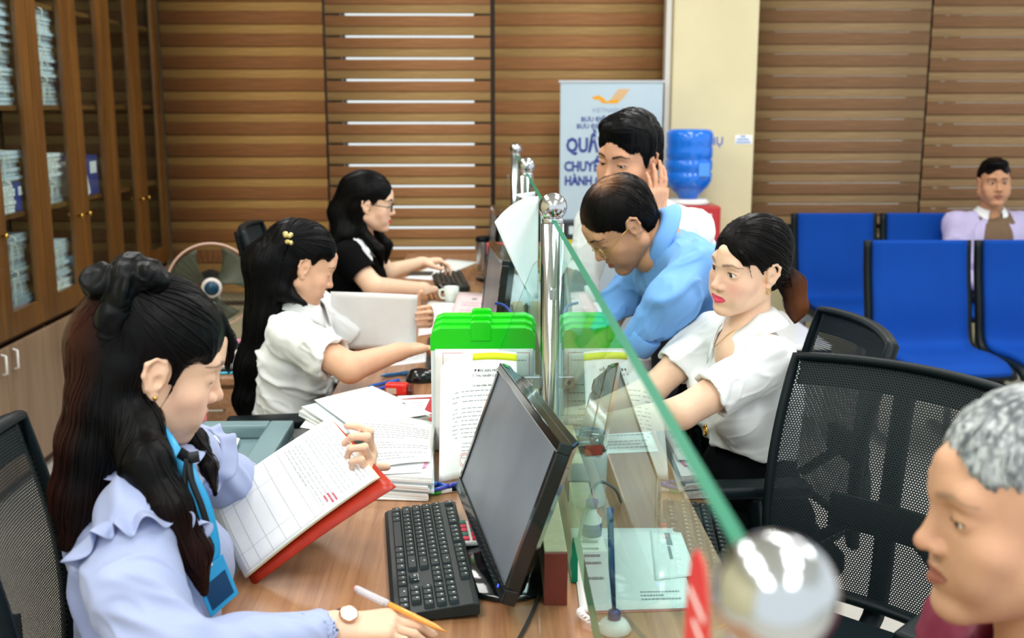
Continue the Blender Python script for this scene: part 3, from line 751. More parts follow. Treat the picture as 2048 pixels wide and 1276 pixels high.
# ---------------------------------------------------------------- calculator
m_calc = mat('calculator_grey', '#cfd6d4', 0.4); m_kred = mat('key_red', '#c23a4c', 0.4); m_kgrn = mat('key_green', '#2c6b5c', 0.4)
t = thing('calculator', 'grey desk calculator with red and green keys by the keyboard', 'calculator', (0.0, 1.865, DESK), math.radians(-84))
MB().box((-0.055, -0.06, 0.0005), (0.05, 0.075, 0.013)).build('base', m_blackg, t, bevel=0.003)
MB().box((-0.053, -0.058, 0.013), (0.048, 0.072, 0.021)).build('top_shell', m_calc, t, bevel=0.003)
MB().box((-0.045, 0.045, 0.021), (0.040, 0.067, 0.0235)).build('display', mat('lcd', '#7c8a7c', 0.2), t)
for i in range(5):
    for j in range(5):
        MB().box((-0.046+i*0.0185, -0.052+j*0.0185, 0.021), (-0.032+i*0.0185, -0.039+j*0.0185, 0.025)).build('key', m_kred if (i+j) % 3 else m_kgrn, t, bevel=0.001)

# ---------------------------------------------------------------- green-topped document cases
m_green = mat('case_green', '#12d010', 0.3, coat=0.2); m_clear = mat('case_clear_white', '#dfe9ea', 0.3, vary=0.05, vscale=14)
CX0, CX1 = -0.128, 0.104
def case(label, y0, th, h, dx=0.0, tab=0.0):
    t = thing('document_case', label, 'document case', ((CX0+CX1)/2+dx, y0+th/2, DESK), group='green topped document cases')
    w = (CX1-CX0)/2; hb = h-0.046
    MB().box((-w, -th/2, 0.0008), (w, th/2, hb)).build('sleeve', m_clear, t, bevel=0.004)
    def rr(x0, x1, z0, z1, r):
        return [(x0, z0), (x1, z0), (x1, z1-r), (x1-r*0.3, z1-r*0.3), (x1-r, z1), (x0+r, z1), (x0+r*0.3, z1-r*0.3), (x0, z1-r)]
    MM = Matrix(((1, 0, 0, 0), (0, 0, 1, -th/2-0.001), (0, 1, 0, 0), (0, 0, 0, 1)))
    MB().prism(rr(-w-0.001, w+0.001, hb-0.006, h, 0.022), 0, th+0.002, MM).build('green_lid', m_green, t, bevel=0.0025)
    MB().prism(rr(-0.045+tab, 0.0+tab, h-0.03, h+0.014, 0.006), -0.003, th*0.5, MM).build('catch', m_green, t, bevel=0.002)
    return t
case('front green-topped document case leaning papers against it', 2.395, 0.034, 0.285, 0.0, 0.018)
case('middle green-topped document case of the three', 2.433, 0.034, 0.292, 0.002, 0.018)
case('rear green-topped document case next to the steel post', 2.471, 0.034, 0.299, 0.004, 0.016)
# printed form behind the front sheet
c = [V((-0.118, 2.3885, 0.767)), V((0.100, 2.3885, 0.767)), V((0.100, 2.390, 0.998)), V((-0.118, 2.390, 0.998))]
t, fn = sheet('paper_form', 'bordered form standing against the front document case', 'paper', [c[3], c[2], c[1], c[0]], prints=(((0.55, 0.93, 0.10, 0.16), 2, {}), ((0.5, 0.95, 0.30, 0.95), 16, {}),))
rect_lines(fn, [((0.08, 0.04), (0.96, 0.04)), ((0.08, 0.04), (0.08, 0.98)), ((0.96, 0.04), (0.96, 0.98))], 0.0025).build('border', m_inkr, t, world=True, fix=False)
# curling application in front with the yellow flag
def pg(u, v):
    x = -0.103 + 0.165*u; z = 0.766 + 0.222*(1-v)
    y = 2.335 - 0.150*v - 0.035*max(0, 0.25-u)*2 + 0.010*math.sin(u*3)
    z += 0.016*math.sin(u*math.pi*0.62+0.2)*(1-v) - 0.02*(max(0, 0.22-u)/0.22)**2*(1-v)
    return V((x, y, z))
t = thing('application_form', 'curled white application form with a yellow flag leaning on the cases', 'paper', V((-0.02, 2.18, DESK)))
MB().grid(pg, 18, 18, 0.0005).build('page', m_paper, t, world=True, smooth=True)
def pgl(u, v): return V(pg(u, v))
dashes(pgl, (0.16, 0.85, 0.30, 0.42), 3, 3, 1.0, 0.2).build('print', m_ink, t, world=True, fix=False, kind='stuff')
dashes(pgl, (0.16, 0.92, 0.44, 0.70), 8, 5, 1.0, 0.2).build('print', m_ink, t, world=True, fix=False, kind='stuff')
dashes(pgl, (0.25, 0.80, 0.72, 0.86), 5, 6, 0.9, 0.2).build('print', m_ink, t, world=True, fix=False, kind='stuff')
MB().grid(lambda u, v: pg(0.42+0.58*u, 0.015+0.055*v)+V((0, -0.0012, 0)), 12, 2, 0.0004).build('yellow_flag', mat('flag_yellow', '#d8e60c', 0.5), t, world=True, smooth=True)
def ontext(body, size, u, v, nm, sx=1.0):
    p = V(pg(u, v)); ex = (V(pg(u+0.05, v))-V(pg(u-0.05, v))).normalized(); ez = (V(pg(u, v-0.05))-V(pg(u, v+0.05))).normalized(); n = ex.cross(ez)
    M = frame(p+V((0, -0.0012, 0)), ex, ez, n); text_mesh(body, size, M, m_inkd, nm, t, align='CENTER', sx=sx)
ontext('ĐƠN XIN MIỄN', 0.0085, 0.62, 0.17, 'heading')
ontext('THUẾ THU NHẬP CÁ NHÂN', 0.0075, 0.60, 0.21, 'heading', 0.92)
ontext('Kính gửi:   Ủy ban nhân dân xã Tân Sơn', 0.0062, 0.55, 0.285, 'addressee')
sl = MB()
for rr_ in (0.0125, 0.0095):
    sl.tube([V(pg(0.32+rr_/0.165*math.cos(w), 0.86+rr_/0.232*math.sin(w)))+V((0, -0.0009, 0)) for w in [k*2*math.pi/28 for k in range(28)]], 0.0005, 4, closed=True)
sl.build('red_seal', m_inkr, t, world=True)

# ---------------------------------------------------------------- paper piles
def pile(name, label, c, z0, n, th, seed, jit=0.006, m=None):
    """a squared-off pile: n thin leaves, each slightly turned"""
    r = random.Random(seed); cc = [V(q) for q in c]; ce = sum(cc, V())/4
    t = thing(name, label, 'paper pile', (ce.x, ce.y, z0), group='paper piles on the counter')
    mats = (m or m_paper, m_paper, m_paperb)
    for k in range(n):
        R = Matrix.Rotation(r.uniform(-jit*8, jit*8), 3, 'Z'); o = V((r.uniform(-jit, jit), r.uniform(-jit, jit), 0))
        q = [R @ (p-ce) + ce + o for p in cc]
        b = MB(); z = z0+k*th
        b.prism([(p.x, p.y) for p in q], z, z+th*0.9).build('sheaf', mats[k % 3], t, world=True)
    return t
def zc(pxs, z): return [Zp(x, y, z) for x, y in pxs]
ZB = DESK+0.001
cB = zc([(700, 845), (868, 860), (862, 975), (715, 965)], 0.79)
# bottom folder with rounded corner
t, fn = sheet('document_folder', 'white document folder at the bottom of the near paper pile', 'folder', [V((*q.xy, ZB)) for q in zc([(690, 880), (872, 880), (856, 1003), (700, 998)], ZB)], thick=0.003)
pile('paper_pile', 'thick pile of white forms beside the document cases', cB, ZB+0.004, 8, 0.0055, 4, 0.003)
top = ZB+0.004+8*0.0055+0.0008
cT = zc([(703, 820), (871, 846), (861, 924), (742, 938)], top+0.004)
sheet('printed_form', 'slanting printed form on top of the near paper pile', 'paper', cT, bump=lambda u, v: (0, 0, 0.004*math.sin(u*3)), prints=(((0.25, 0.75, 0.12, 0.2), 2, {}), ((0.1, 0.93, 0.24, 0.92), 14, {})))
cT2 = zc([(735, 900), (862, 885), (842, 945), (740, 950)], top+0.001)
sheet('paper_sheet', 'loose white sheet under the slanting printed form', 'paper', cT2)
sheet('pink_slip', 'tiny pink slip sticking out of the near paper pile', 'paper slip', zc([(838, 925), (856, 922), (852, 935), (836, 937)], top+0.0006), m=mat('slip_pink', '#e58fb4', 0.6))
cA = zc([(605, 815), (745, 778), (862, 832), (700, 868)], 0.785)
pile('paper_pile', 'fanned pile of printed papers by the red stamp', cA, ZB, 6, 0.0045, 9, 0.008)
tA = ZB+6*0.0045+0.001
sheet('printed_certificate', 'printed certificate with a green emblem on the fanned pile', 'paper', zc([(628, 800), (745, 774), (866, 828), (705, 858)], tA+0.003), bump=lambda u, v: (0, 0, 0.003*math.sin(u*2+v)), prints=(((0.3, 0.7, 0.4, 0.62), 4, {'m': mat('ink_green', '#b9d2c8', 0.7)}), ((0.25, 0.85, 0.66, 0.9), 4, {'m': mat('ink_pale', '#b5bec2', 0.7)}), ((0.88, 0.94, 0.55, 0.7), 1, {'m': m_inkd})))
sheet('paper_sheet', 'white sheet poking out at the left of the fanned pile', 'paper', zc([(600, 855), (625, 822), (700, 850), (690, 868)], ZB+0.0005) )
sheet('red_folder', 'red folder lying under the fanned papers', 'folder', zc([(800, 800), (872, 795), (872, 845), (820, 850)], DESK+0.0045), m=mat('folder_red', '#b8303c', 0.4), thick=0.003)
sheet('ruled_slip', 'narrow printed slip between red stamp and red folder', 'paper slip', zc([(795, 792), (872, 789), (872, 797), (795, 800)], DESK+0.006), prints=(((0.3, 0.95, 0.2, 0.8), 2, {}),))
sheet('printed_page', 'printed page showing behind the certificate corner', 'paper', zc([(790, 800), (860, 798), (848, 822), (780, 822)], DESK+0.0085), prints=(((0.1, 0.9, 0.2, 0.9), 3, {}),))
ph = zc([(705, 874), (748, 877), (744, 905), (700, 902)], top+0.009)
t = thing('mobile_phone', 'black mobile phone on the paper pile behind the fingers', 'phone', ph[0])
MB().prism([(p.x, p.y) for p in ph], top+0.0045, top+0.0115).build('body', m_blackg, t, world=True, bevel=0.0025)
MB().prism([((p.x*0.92+sum(q.x for q in ph)/4*0.08), (p.y*0.92+sum(q.y for q in ph)/4*0.08)) for p in ph], top+0.0115, top+0.0119).build('screen', mat('phone_screen', '#2c3438', 0.15), t, world=True)

# ---------------------------------------------------------------- pens and small things
def pen(label, a, b, col, r=0.0045, cap=None, name='pen', z=None):
    a, b = V(a), V(b); M = along(a, b); L_ = (b-a).length
    t = thing(name, label, 'pen', a, group='pens')
    mcol = mat('pen_'+col.strip('#'), col, 0.25, coat=0.2)
    MB().lathe([(0.0012, 0.0), (r*0.75, 0.012), (r, 0.018), (r, L_*0.62)], 12, M).build('barrel', mcol, t, world=True, smooth=True)
    mc = mat('pen_'+(cap or col).strip('#'), cap or col, 0.25, coat=0.2)
    MB().lathe([(r*1.15, L_*0.62), (r*1.15, L_*0.985), (r*0.8, L_)], 12, M).build('cap', mc, t, world=True, smooth=True)
    MB().box((r*1.1, -0.0018, L_*0.66), (r*1.1+0.0022, 0.0018, L_*0.93), M).build('clip', mc, t, world=True)
    return t
pr_ = 0.005
pen('light blue marker lying in front of the black mouse', Zp(760, 752, DESK+pr_+0.001), Zp(828, 744, DESK+pr_+0.001), '#3f86c8', 0.0055)
pen('blue pen tucked behind the red stamp', Zp(735, 773, DESK+pr_), Zp(798, 760, DESK+pr_), '#3a6ad0')
pen('second blue pen touching the red stamp', Zp(752, 779, DESK+pr_), Zp(802, 766, DESK+pr_), '#2d55c8')
pen('bright blue pen under the near paper pile corner', Zp(905, 973, DESK+pr_), Zp(858, 966, DESK+pr_), '#1d59c4')
pen('violet-blue ballpoint beside the nearest monitor', Zp(858, 983, DESK+0.012), Zp(918, 967, DESK+0.014), '#3947b4', cap='#2c37a0')
pen('green capped pen end below the violet ballpoint', Zp(850, 988, DESK+pr_), Zp(880, 984, DESK+pr_), '#24b23a')
s = Zp(797, 788, DESK)
t = thing('stamp', 'red self-inking stamp with a clear end', 'stamp', s, math.radians(-8))
MB().box((-0.034, -0.017, 0.0006), (0.026, 0.017, 0.030)).build('housing', mat('stamp_red', '#e2281f', 0.3, coat=0.3), t, bevel=0.004)
MB().box((-0.030, -0.0178, 0.004), (-0.002, -0.0168, 0.020)).build('imprint_label', mat('stamp_label', '#c9b7a6', 0.4), t)
MB().box((0.0265, -0.015, 0.001), (0.040, 0.015, 0.026)).build('clear_end', mat('smoked_clear', '#7a3a34', 0.1, trans=0.4), t, bevel=0.003)
s = Zp(898, 984, DESK)
t = thing('bulldog_clip', 'white and black clip next to the violet ballpoint', 'clip', s, math.radians(20))
MB().box((-0.02, -0.008, 0.0006), (0.02, 0.008, 0.010)).build('jaw', m_paper, t, bevel=0.003)
MB().box((0.004, -0.0085, 0.003), (0.014, 0.0085, 0.0105)).build('grip', m_blackp, t, bevel=0.001)
# cables by the monitor
def cable(label, pts, r, m, name='cable'):
    o = MB().tube(catmull(pts, 8), r, 6).build(name, m, smooth=True); put(o, label, 'cable'); return o
m_cable = mat('cable_black', '#15191b', 0.5)
zc_ = DESK+0.004
cable('black cable curving round the foot of the nearest monitor', [V((0.085, 2.0, DESK+0.12)), V((0.082, 1.9, DESK+0.03)), Zp(1095, 1060, zc_), Zp(1090, 1130, zc_), Zp(1075, 1200, zc_), Zp(1040, 1274, zc_), Zp(1000, 1330, zc_)], 0.0032, m_cable)
cable('coiled black cable behind the nearest monitor', [Zp(1080, 1070, zc_), Zp(1092, 1030, DESK+0.03), Zp(1098, 990, DESK+0.05), Zp(1090, 1010, DESK+0.03), Zp(1078, 1060, DESK+0.012)], 0.0035, m_cable)
cable('blue cable behind the green document cases', [P(990, 606, 3.0), P(1010, 612, 3.0), P(1022, 628, 2.95), P(1026, 660, 2.9), V((0.06, 2.9, DESK+0.004))], 0.004, mat('cable_blue', '#1c3f98', 0.4))

# ---------------------------------------------------------------- papers taped to the glass by the second post
def tp(u, v):
    z = 1.298 - 0.27*v; w = 0.115*(1-v)**0.8+0.012
    x = GX-0.008 - w*u*(1-0.1*u); y = 2.86 - 0.09*u*u*(1-0.5*v) - 0.02*u; z = z - 0.055*u*u*(1-v) + 0.01*u*v
    return V((x, y, z))
curled = t = thing('curled_paper', 'white paper curling off the glass beside the second post', 'paper', tp(0, 1))
MB().grid(tp, 14, 14, 0.0005).build('page', m_paper, t, world=True, smooth=True)
def tp2(u, v): return V((GX-0.008-0.062*u*(1-v*0.8), 3.05-0.03*u, 1.296-0.045*v*(1-u*0.6)-0.006*u))
t = thing('curled_paper', 'small grey flap of paper behind the curled white one', 'paper', tp2(0, 1))
MB().grid(tp2, 8, 6, 0.0005).build('page', m_paperb, t, world=True, smooth=True)
def tp3(u, v): return V((GX-0.009-0.010*math.sin(v*3)*u, 2.95-0.02*u, 1.16-0.10*v))
t = curled
MB().grid(tp3, 3, 8, 0.0005).build('yellow_flag', MATS['flag_yellow'], t, world=True, smooth=True)

# ---------------------------------------------------------------- far end of the counter
sheet('pink_receipts', 'spread of pink receipts behind the green cases', 'paper', [V((-0.16, 3.50, ZB+0.001)), V((0.075, 3.46, ZB+0.001)), V((0.08, 4.20, ZB+0.05)), V((-0.115, 4.26, ZB+0.05))], m=mat('receipt_pink', '#eed3d6', 0.6, vary=0.05, vscale=30), prints=(((0.1, 0.9, 0.1, 0.8), 14, {'m': mat('ink_rose', '#cf9fae', 0.7)}), ((0.3, 0.4, 0.84, 0.88), 1, {'m': m_ink, 'h': 1.0})), thick=0.012)
sheet('white_papers', 'white papers beside the pink receipts', 'paper', [Zp(845, 640, ZB), Zp(900, 640, ZB), Zp(925, 607, ZB), Zp(855, 600, ZB)], thick=0.002)
sheet('pink_paper', 'pale pink sheet at the woman\'s paper edge', 'paper', [Zp(836, 672, ZB+0.001), Zp(878, 665, ZB+0.001), Zp(895, 630, ZB+0.001), Zp(838, 632, ZB+0.001)], m=MATS['receipt_pink'])
sheet('white_leaflet', 'white leaflet leaning against the glass past the second monitor', 'leaflet', [P(1012, 545, 3.95), P(1020, 640, 3.75), P(1058, 600, 3.85), P(1040, 550, 3.97)], m=m_paperb, prints=(((0.2, 0.4, 0.2, 0.5), 4, {}),))
def bag(u, v):
    a = u*2*math.pi; r = 0.05*(1-0.75*v**0.7) + 0.006*math.sin(5*a+3*v)
    return V((0.055+r*math.cos(a)*1.2, 3.42+r*math.sin(a)*0.8, DESK+0.002+0.15*v))
t = thing('plastic_bag', 'knotted clear plastic bag behind the green cases', 'bag', (0.055, 3.42, DESK))
MB().grid(bag, 24, 12).build('film', mat('bag_film', '#cfe4e6', 0.2, trans=0.5, alpha=0.6), t, world=True, smooth=True)
sheet('work_papers', 'large white papers under the far keyboard', 'paper', [Zp(808, 556, ZB), Zp(868, 560, ZB), Zp(955, 524, ZB), Zp(895, 518, ZB)], thick=0.003)
sheet('notebook', 'dark notebook with a gold edge at the far elbow', 'notebook', [Zp(812, 551, ZB+0.001), Zp(862, 551, ZB+0.001), Zp(868, 543, ZB+0.001), Zp(826, 542, ZB+0.001)], m=mat('notebook_dark', '#3c3a34', 0.5), thick=0.008)
sheet('forearm_papers', 'white forms under the typing forearm', 'paper', [Zp(760, 733, ZB+0.002), Zp(858, 722, ZB+0.002), Zp(862, 690, ZB+0.002), Zp(800, 690, ZB+0.002)], thick=0.004, prints=(((0.2, 0.95, 0.1, 0.6), 6, {}),))
s = Zp(968, 541, DESK)
t = thing('steel_flask', 'steel travel flask with a black lid', 'flask', s)
MB().lathe([(0.030, 0.0005), (0.032, 0.004), (0.037, 0.135), (0.037, 0.138)], 28).build('body', m_steel, t, smooth=True)
MB().lathe([(0.0385, 0.138), (0.0395, 0.142), (0.0385, 0.158), (0.034, 0.162), (0.012, 0.164)], 28).build('lid', m_blackp, t, smooth=True)
s = Zp(903, 603, DESK)
t = thing('mug', 'pale mug with a handle beside the pink receipts', 'mug', s)
MB().lathe([(0.024, 0.0005), (0.028, 0.003), (0.031, 0.06), (0.029, 0.06), (0.027, 0.01), (0.002, 0.008)], 28).build('cup', mat('mug_glaze', '#dfe9e2', 0.2, coat=0.4), t, smooth=True)
MB().tube(catmull([(-0.028, -0.010, 0.050), (-0.044, -0.016, 0.048), (-0.047, -0.017, 0.032), (-0.040, -0.014, 0.018), (-0.027, -0.010, 0.015)], 5), 0.004, 8).build('handle', MATS['mug_glaze'], t, smooth=True)
# desk organiser with little boxes by the third post
t = thing('desk_organiser', 'teal desk organiser standing by the third post', 'organiser', (0.045, 4.25, DESK))
ob = MB(); ob.box((-0.045, -0.05, 0.0006), (0.045, 0.05, 0.006)).box((-0.045, -0.05, 0.006), (-0.04, 0.05, 0.13)).box((0.04, -0.05, 0.006), (0.045, 0.05, 0.13)).box((-0.04, -0.05, 0.006), (0.04, -0.045, 0.11)).box((-0.04, 0.045, 0.006), (0.04, 0.05, 0.13))
ob.build('tray', mat('organiser_teal', '#2f6f78', 0.4), t)
def smallbox(nm, label, loc, sz, col, lab=True):
    t = thing(nm, label, 'box', loc)
    MB().box((-sz[0]/2, -sz[1]/2, 0), (sz[0]/2, sz[1]/2, sz[2])).build('carton', mat('carton_'+col.strip('#'), col, 0.4), t, bevel=0.004)
    if lab: MB().box((-sz[0]*0.3, -sz[1]/2-0.0006, sz[2]*0.3), (sz[0]*0.3, -sz[1]/2+0.0004, sz[2]*0.75)).build('label_patch', m_paperb, t)
smallbox('stapler_box', 'grey-teal small box with a red side standing in the organiser', (0.03, 4.25, DESK+0.0065), (0.062, 0.08, 0.155), '#6b9a9d')
smallbox('red_box', 'small red box in the right of the organiser', (0.071-0.0+0.012, 4.16, DESK+0.0006), (0.035, 0.05, 0.19), '#c8383f')
smallbox('green_box', 'small green box balanced on the grey-teal one', (0.03, 4.25, DESK+0.1625), (0.06, 0.07, 0.038), '#3e8f77', False)
smallbox('red_tape_box', 'red box with white top label highest by the third post', (0.034, 4.25, DESK+0.2015), (0.075, 0.07, 0.042), '#d2494c')
smallbox('yellow_carton', 'yellow carton at the far right end of the counter', (P(1152, 500, 5.6).x, 5.6, DESK+0.0006), (0.11, 0.12, 0.10), '#dcb51c', False)
smallbox('dark_device', 'dark device on the yellow carton below the banner', (P(1150, 460, 5.6).x, 5.6, DESK+0.102), (0.12, 0.12, 0.09), '#2b3236')
# ---------------------------------------------------------------- right side of the glass
s = V((0.196, 2.05, DESK))
t = thing('lidded_jar', 'white jar with a clear lid behind the glass', 'jar', s)
MB().lathe([(0.030, 0.0005), (0.033, 0.004), (0.036, 0.10), (0.033, 0.112)], 32).build('jar_body', mat('jar_white', '#eef2ef', 0.3, coat=0.3), t, smooth=True)
MB().lathe([(0.034, 0.112), (0.035, 0.114), (0.035, 0.145), (0.031, 0.148)], 32).build('clear_lid', mat('lid_clear', '#dfeeee', 0.05, trans=0.9), t, smooth=True)
MB().box((-0.012, -0.0362, 0.112), (0.022, -0.0345, 0.132)).build('red_tab', m_redf, t)
t = thing('small_bottle', 'small blue and white bottle behind the rail', 'bottle', (0.185, 1.87, DESK))
MB().lathe([(0.016, 0.0005), (0.018, 0.004), (0.018, 0.04), (0.009, 0.052), (0.009, 0.062)], 20).build('bottle', mat('bottle_white', '#e8edf0', 0.3), t, smooth=True)
MB().lathe([(0.0184, 0.01), (0.0184, 0.034)], 20).build('blue_band', m_blue, t, smooth=True); MB().lathe([(0.011, 0.062), (0.011, 0.075)], 16).build('cap', m_blue, t, smooth=True)
cable('thin grey cable arching beside the small bottle', [V((0.158, 1.84, DESK+0.003)), V((0.17, 1.86, DESK+0.05)), V((0.20, 1.93, DESK+0.085)), V((0.24, 2.0, DESK+0.05)), V((0.26, 2.05, DESK+0.004))], 0.003, mat('cable_grey', '#6f7c80', 0.5))
sheet('counter_form', 'large printed form on the customer side of the glass', 'paper', [Zp(1160, 1222, ZB+0.002), Zp(1390, 1215, ZB+0.002), Zp(1345, 1056, ZB+0.002), Zp(1140, 1056, ZB+0.002)], prints=(((0.05, 0.25, 0.3, 0.85), 6, {'words': (0.1, 0.4)}), ((0.55, 0.9, 0.08, 0.2), 3, {})), thick=0.001)
sheet('counter_sheet', 'white sheet with a dark strip lying on the large form', 'paper', [Zp(1310, 1160, ZB+0.0035), Zp(1395, 1150, ZB+0.0035), Zp(1362, 1065, ZB+0.0035), Zp(1300, 1060, ZB+0.0035)], prints=(((0.42, 0.62, 0.05, 0.97), 3, {'m': m_ink, 'h': 0.9, 'words': (0.9, 1.0)}),))
sheet('red_backing', 'thin red backing sheet under the large form', 'paper', [Zp(1162, 1228, ZB), Zp(1392, 1219, ZB), Zp(1350, 1090, ZB), Zp(1150, 1090, ZB)], m=mat('backing_red', '#cf7d7a', 0.5))
sheet('customer_paper', 'white paper under the forearms of the woman on the right', 'paper', [V((0.22, 2.36, ZB)), V((0.385, 2.38, ZB)), V((0.39, 2.62, ZB)), V((0.23, 2.60, ZB))], prints=(((0.1, 0.9, 0.1, 0.9), 8, {}),))
s = Zp(1228, 1262, DESK)
t = thing('pen_stand', 'white and blue chained pen stand on the customer side', 'pen stand', s)
MB().lathe([(0.024, 0.0005), (0.026, 0.004), (0.020, 0.015), (0.010, 0.020)], 24).build('base', m_paper, t, smooth=True)
MB().lathe([(0.010, 0.0201), (0.009, 0.032), (0.006, 0.034)], 20).build('socket', m_blue, t, smooth=True)
MB().tube([(0, 0, 0.030), (-0.004, 0.01, 0.10), (-0.006, 0.02, 0.165)], [0.003, 0.005, 0.0045], 10).build('tethered_pen', mat('pen_smoke', '#4a74a8', 0.2, trans=0.5), t, smooth=True)
MB().tube([(-0.006, 0.02, 0.165), (-0.0065, 0.022, 0.185)], 0.0052, 10).build('pen_end', m_blue, t, smooth=True)
co = []
for k in range(90):
    w = k*0.75; f = k/89; co.append(V((-0.02-0.028*math.sin(f*2.6)+0.005*math.cos(w), -0.005+0.09*f*0.7, 0.007+0.03*f*(1-f)+0.0045*math.sin(w))))
MB().tube(co, 0.0016, 5).build('coil_cord', m_paper, t, smooth=True)
# red oval notice stuck to the nearest glass
t = thing('red_sticker', 'blurred red rounded sticker on the nearest glass', 'sticker', (GX-0.0055, 0.655, 1.10))
pts = [(0.655+0.042*math.copysign(abs(math.cos(a))**0.8, math.cos(a)), 1.155+0.095*math.sin(a)) for a in [2*math.pi*k/32 for k in range(32)]]
Mx = Matrix(((0, 0, 1, GX-0.0066), (1, 0, 0, 0), (0, 1, 0, 0), (0, 0, 0, 1)))
MB().prism(pts, 0, 0.0012, Mx).build('film', mat('sticker_red', '#e02c2a', 0.35), t, world=True)
q = MB()
for k in range(9):
    zz = 1.085+k*0.016; q.box((GX-0.0072, 0.632, zz), (GX-0.0067, 0.632+0.02+0.014*((k*7) % 3), zz+0.004))
q.build('lettering', m_paper, t, world=True)

# ================================================================== printer, stand, fan, side cabinet
m_prn = mat('printer_grey', '#6f8a90', 0.45, vary=0.04, vscale=9); m_prnd = mat('printer_dark', '#41565c', 0.5); m_vent = mat('vent_dark', '#2d3d42', 0.6)
PX0, PX1, PY0, PY1, PZ0, PZ1 = -0.94, -0.50, 2.34, 2.74, 0.47, 0.735
t = thing('printer_stand', 'low brown wooden stand under the printer', 'stand', ((PX0+PX1)/2, (PY0+PY1)/2, 0))
MB().box((PX0-0.02, PY0-0.02, 0.44), (PX1+0.02, PY1+0.02, 0.469)).build('top', m_desk_d, t, world=True, bevel=0.003)
for x in (PX0, PX1-0.02): MB().box((x, PY0, 0), (x+0.02, PY1, 0.439)).build('side_panel', m_desk_d, t, world=True)
MB().box((PX0+0.021, PY0, 0.2), (PX1-0.021, PY1, 0.22)).build('shelf', m_desk_d, t, world=True)
t = thing('printer', 'grey-green laser printer with a sheet in its top tray', 'printer', ((PX0+PX1)/2, (PY0+PY1)/2, PZ0))
MB().box((PX0, PY0, PZ0+0.0006), (PX1, PY1, PZ0+0.10)).build('lower_body', m_prnd, t, world=True, bevel=0.012)
b = MB(); sl = 0.05
b.prism([(PX0, PY0), (PX1, PY0), (PX1, PY1), (PX0, PY1)], PZ0+0.1005, PZ1-0.035); b.build('upper_body', m_prn, t, world=True, bevel=0.012, bseg=3, smooth=True)
rim = MB(); a0, a1, b0, b1 = PX0+0.07, PX1-0.06, PY0+0.06, PY1-0.05
rim.box((PX0, PY0, PZ1-0.0345), (a0, PY1, PZ1)).box((a1, PY0, PZ1-0.0345), (PX1, PY1, PZ1)).box((a0, PY0, PZ1-0.0345), (a1, b0, PZ1-0.006)).box((a0, b1, PZ1-0.0345), (a1, PY1, PZ1))
rim.build('top_cover', m_prn, t, world=True, bevel=0.006, bseg=2)
v = MB()
for i in range(14):
    for j in range(3): v.box((a0+0.01+i*0.022, PY0+0.012+j*0.014, PZ1-0.0062), (a0+0.022+i*0.022, PY0+0.02+j*0.014, PZ1-0.0052))
for i in range(16): v.box((PX1-0.001, PY0+0.10+i*0.016, PZ1-0.11), (PX1+0.0012, PY0+0.107+i*0.016, PZ1-0.045))
v.build('vents', m_vent, t, world=True, kind='stuff')
MB().box((PX1-0.0005, PY0+0.05, PZ0+0.03), (PX1+0.003, PY0+0.10, PZ0+0.08)).build('switch_plate', m_calc, t, world=True)
sheet('printout', 'white printout lying in the printer tray', 'paper', [Zp(385, 857, PZ1-0.026), Zp(480, 880, PZ1-0.026), Zp(470, 905, PZ1-0.026), Zp(360, 905, PZ1-0.026)], bump=lambda u, v: (0, 0, 0.004*u))
# fan
m_rose = mat('fan_rose', '#d9b3a0', 0.35); m_blade = mat('fan_blade', '#4f5a48', 0.4, alpha=0.7); m_fanw = mat('fan_white', '#e6dcd2', 0.35)
fc = P(423, 572, 5.0); d = (V((0, 0, CAMZ))-fc); d.z = 0; d.normalize()
t = thing('fan', 'standing fan with a rose guard ring in front of the striped blind', 'fan', (fc.x, fc.y, 0))
fx = d.cross(V((0, 0, 1))); MF = frame(fc, fx, V((0, 0, 1)), d)
def ring(R, z, r, n=48): return MB().tube([MF @ V((R*math.cos(2*math.pi*k/n), R*math.sin(2*math.pi*k/n), z)) for k in range(n)], r, 8, closed=True)
ring(0.196, 0.0, 0.0055).build('guard_ring', m_rose, t, world=True, smooth=True)
g = MB()
for k in range(36):
    w = 2*math.pi*k/36; c_, s_ = math.cos(w), math.sin(w)
    g.tube([MF @ V((0.045*c_, 0.045*s_, 0.055)), MF @ V((0.12*c_, 0.12*s_, 0.05)), MF @ V((0.194*c_, 0.194*s_, 0.002))], 0.0005, 4)
    g.tube([MF @ V((0.05*c_, 0.05*s_, -0.075)), MF @ V((0.13*c_, 0.13*s_, -0.065)), MF @ V((0.194*c_, 0.194*s_, -0.002))], 0.0005, 4)
g.build('guard_wires', mat('fan_wire', '#5a4a38', 0.5), t, world=True, kind='stuff')
MB().lathe([(0.042, 0.050), (0.047, 0.056), (0.044, 0.066), (0.032, 0.068)], 32, MF).build('hub_ring', m_fanw, t, world=True, smooth=True)
MB().lathe([(0.0005, 0.062), (0.033, 0.063), (0.033, 0.0695), (0.0005, 0.071)], 32, MF).build('hub_badge', mat('fan_badge', '#1d4660', 0.3), t, world=True, smooth=True)
for k in range(3):
    w0 = 2*math.pi*k/3+0.5
    MB().grid(lambda u, v: MF @ V(((0.035+0.145*v)*math.cos(w0+(u-0.5)*(0.6+0.9*v)), (0.035+0.145*v)*math.sin(w0+(u-0.5)*(0.6+0.9*v)), -0.02+0.05*(u-0.5))), 8, 8, 0.002).build('blade', m_blade, t, world=True, smooth=True)
MB().lathe([(0.02, 0.02), (0.03, 0.0), (0.045, -0.05), (0.055, -0.08), (0.055, -0.16), (0.03, -0.18)], 28, MF).build('motor', m_blackp, t, world=True, smooth=True)
MB().tube([fc+V((0, 0.10, -0.04)), V((fc.x, fc.y+0.10, 0.04))], 0.013, 12).build('pole', m_fanw, t, world=True, smooth=True)
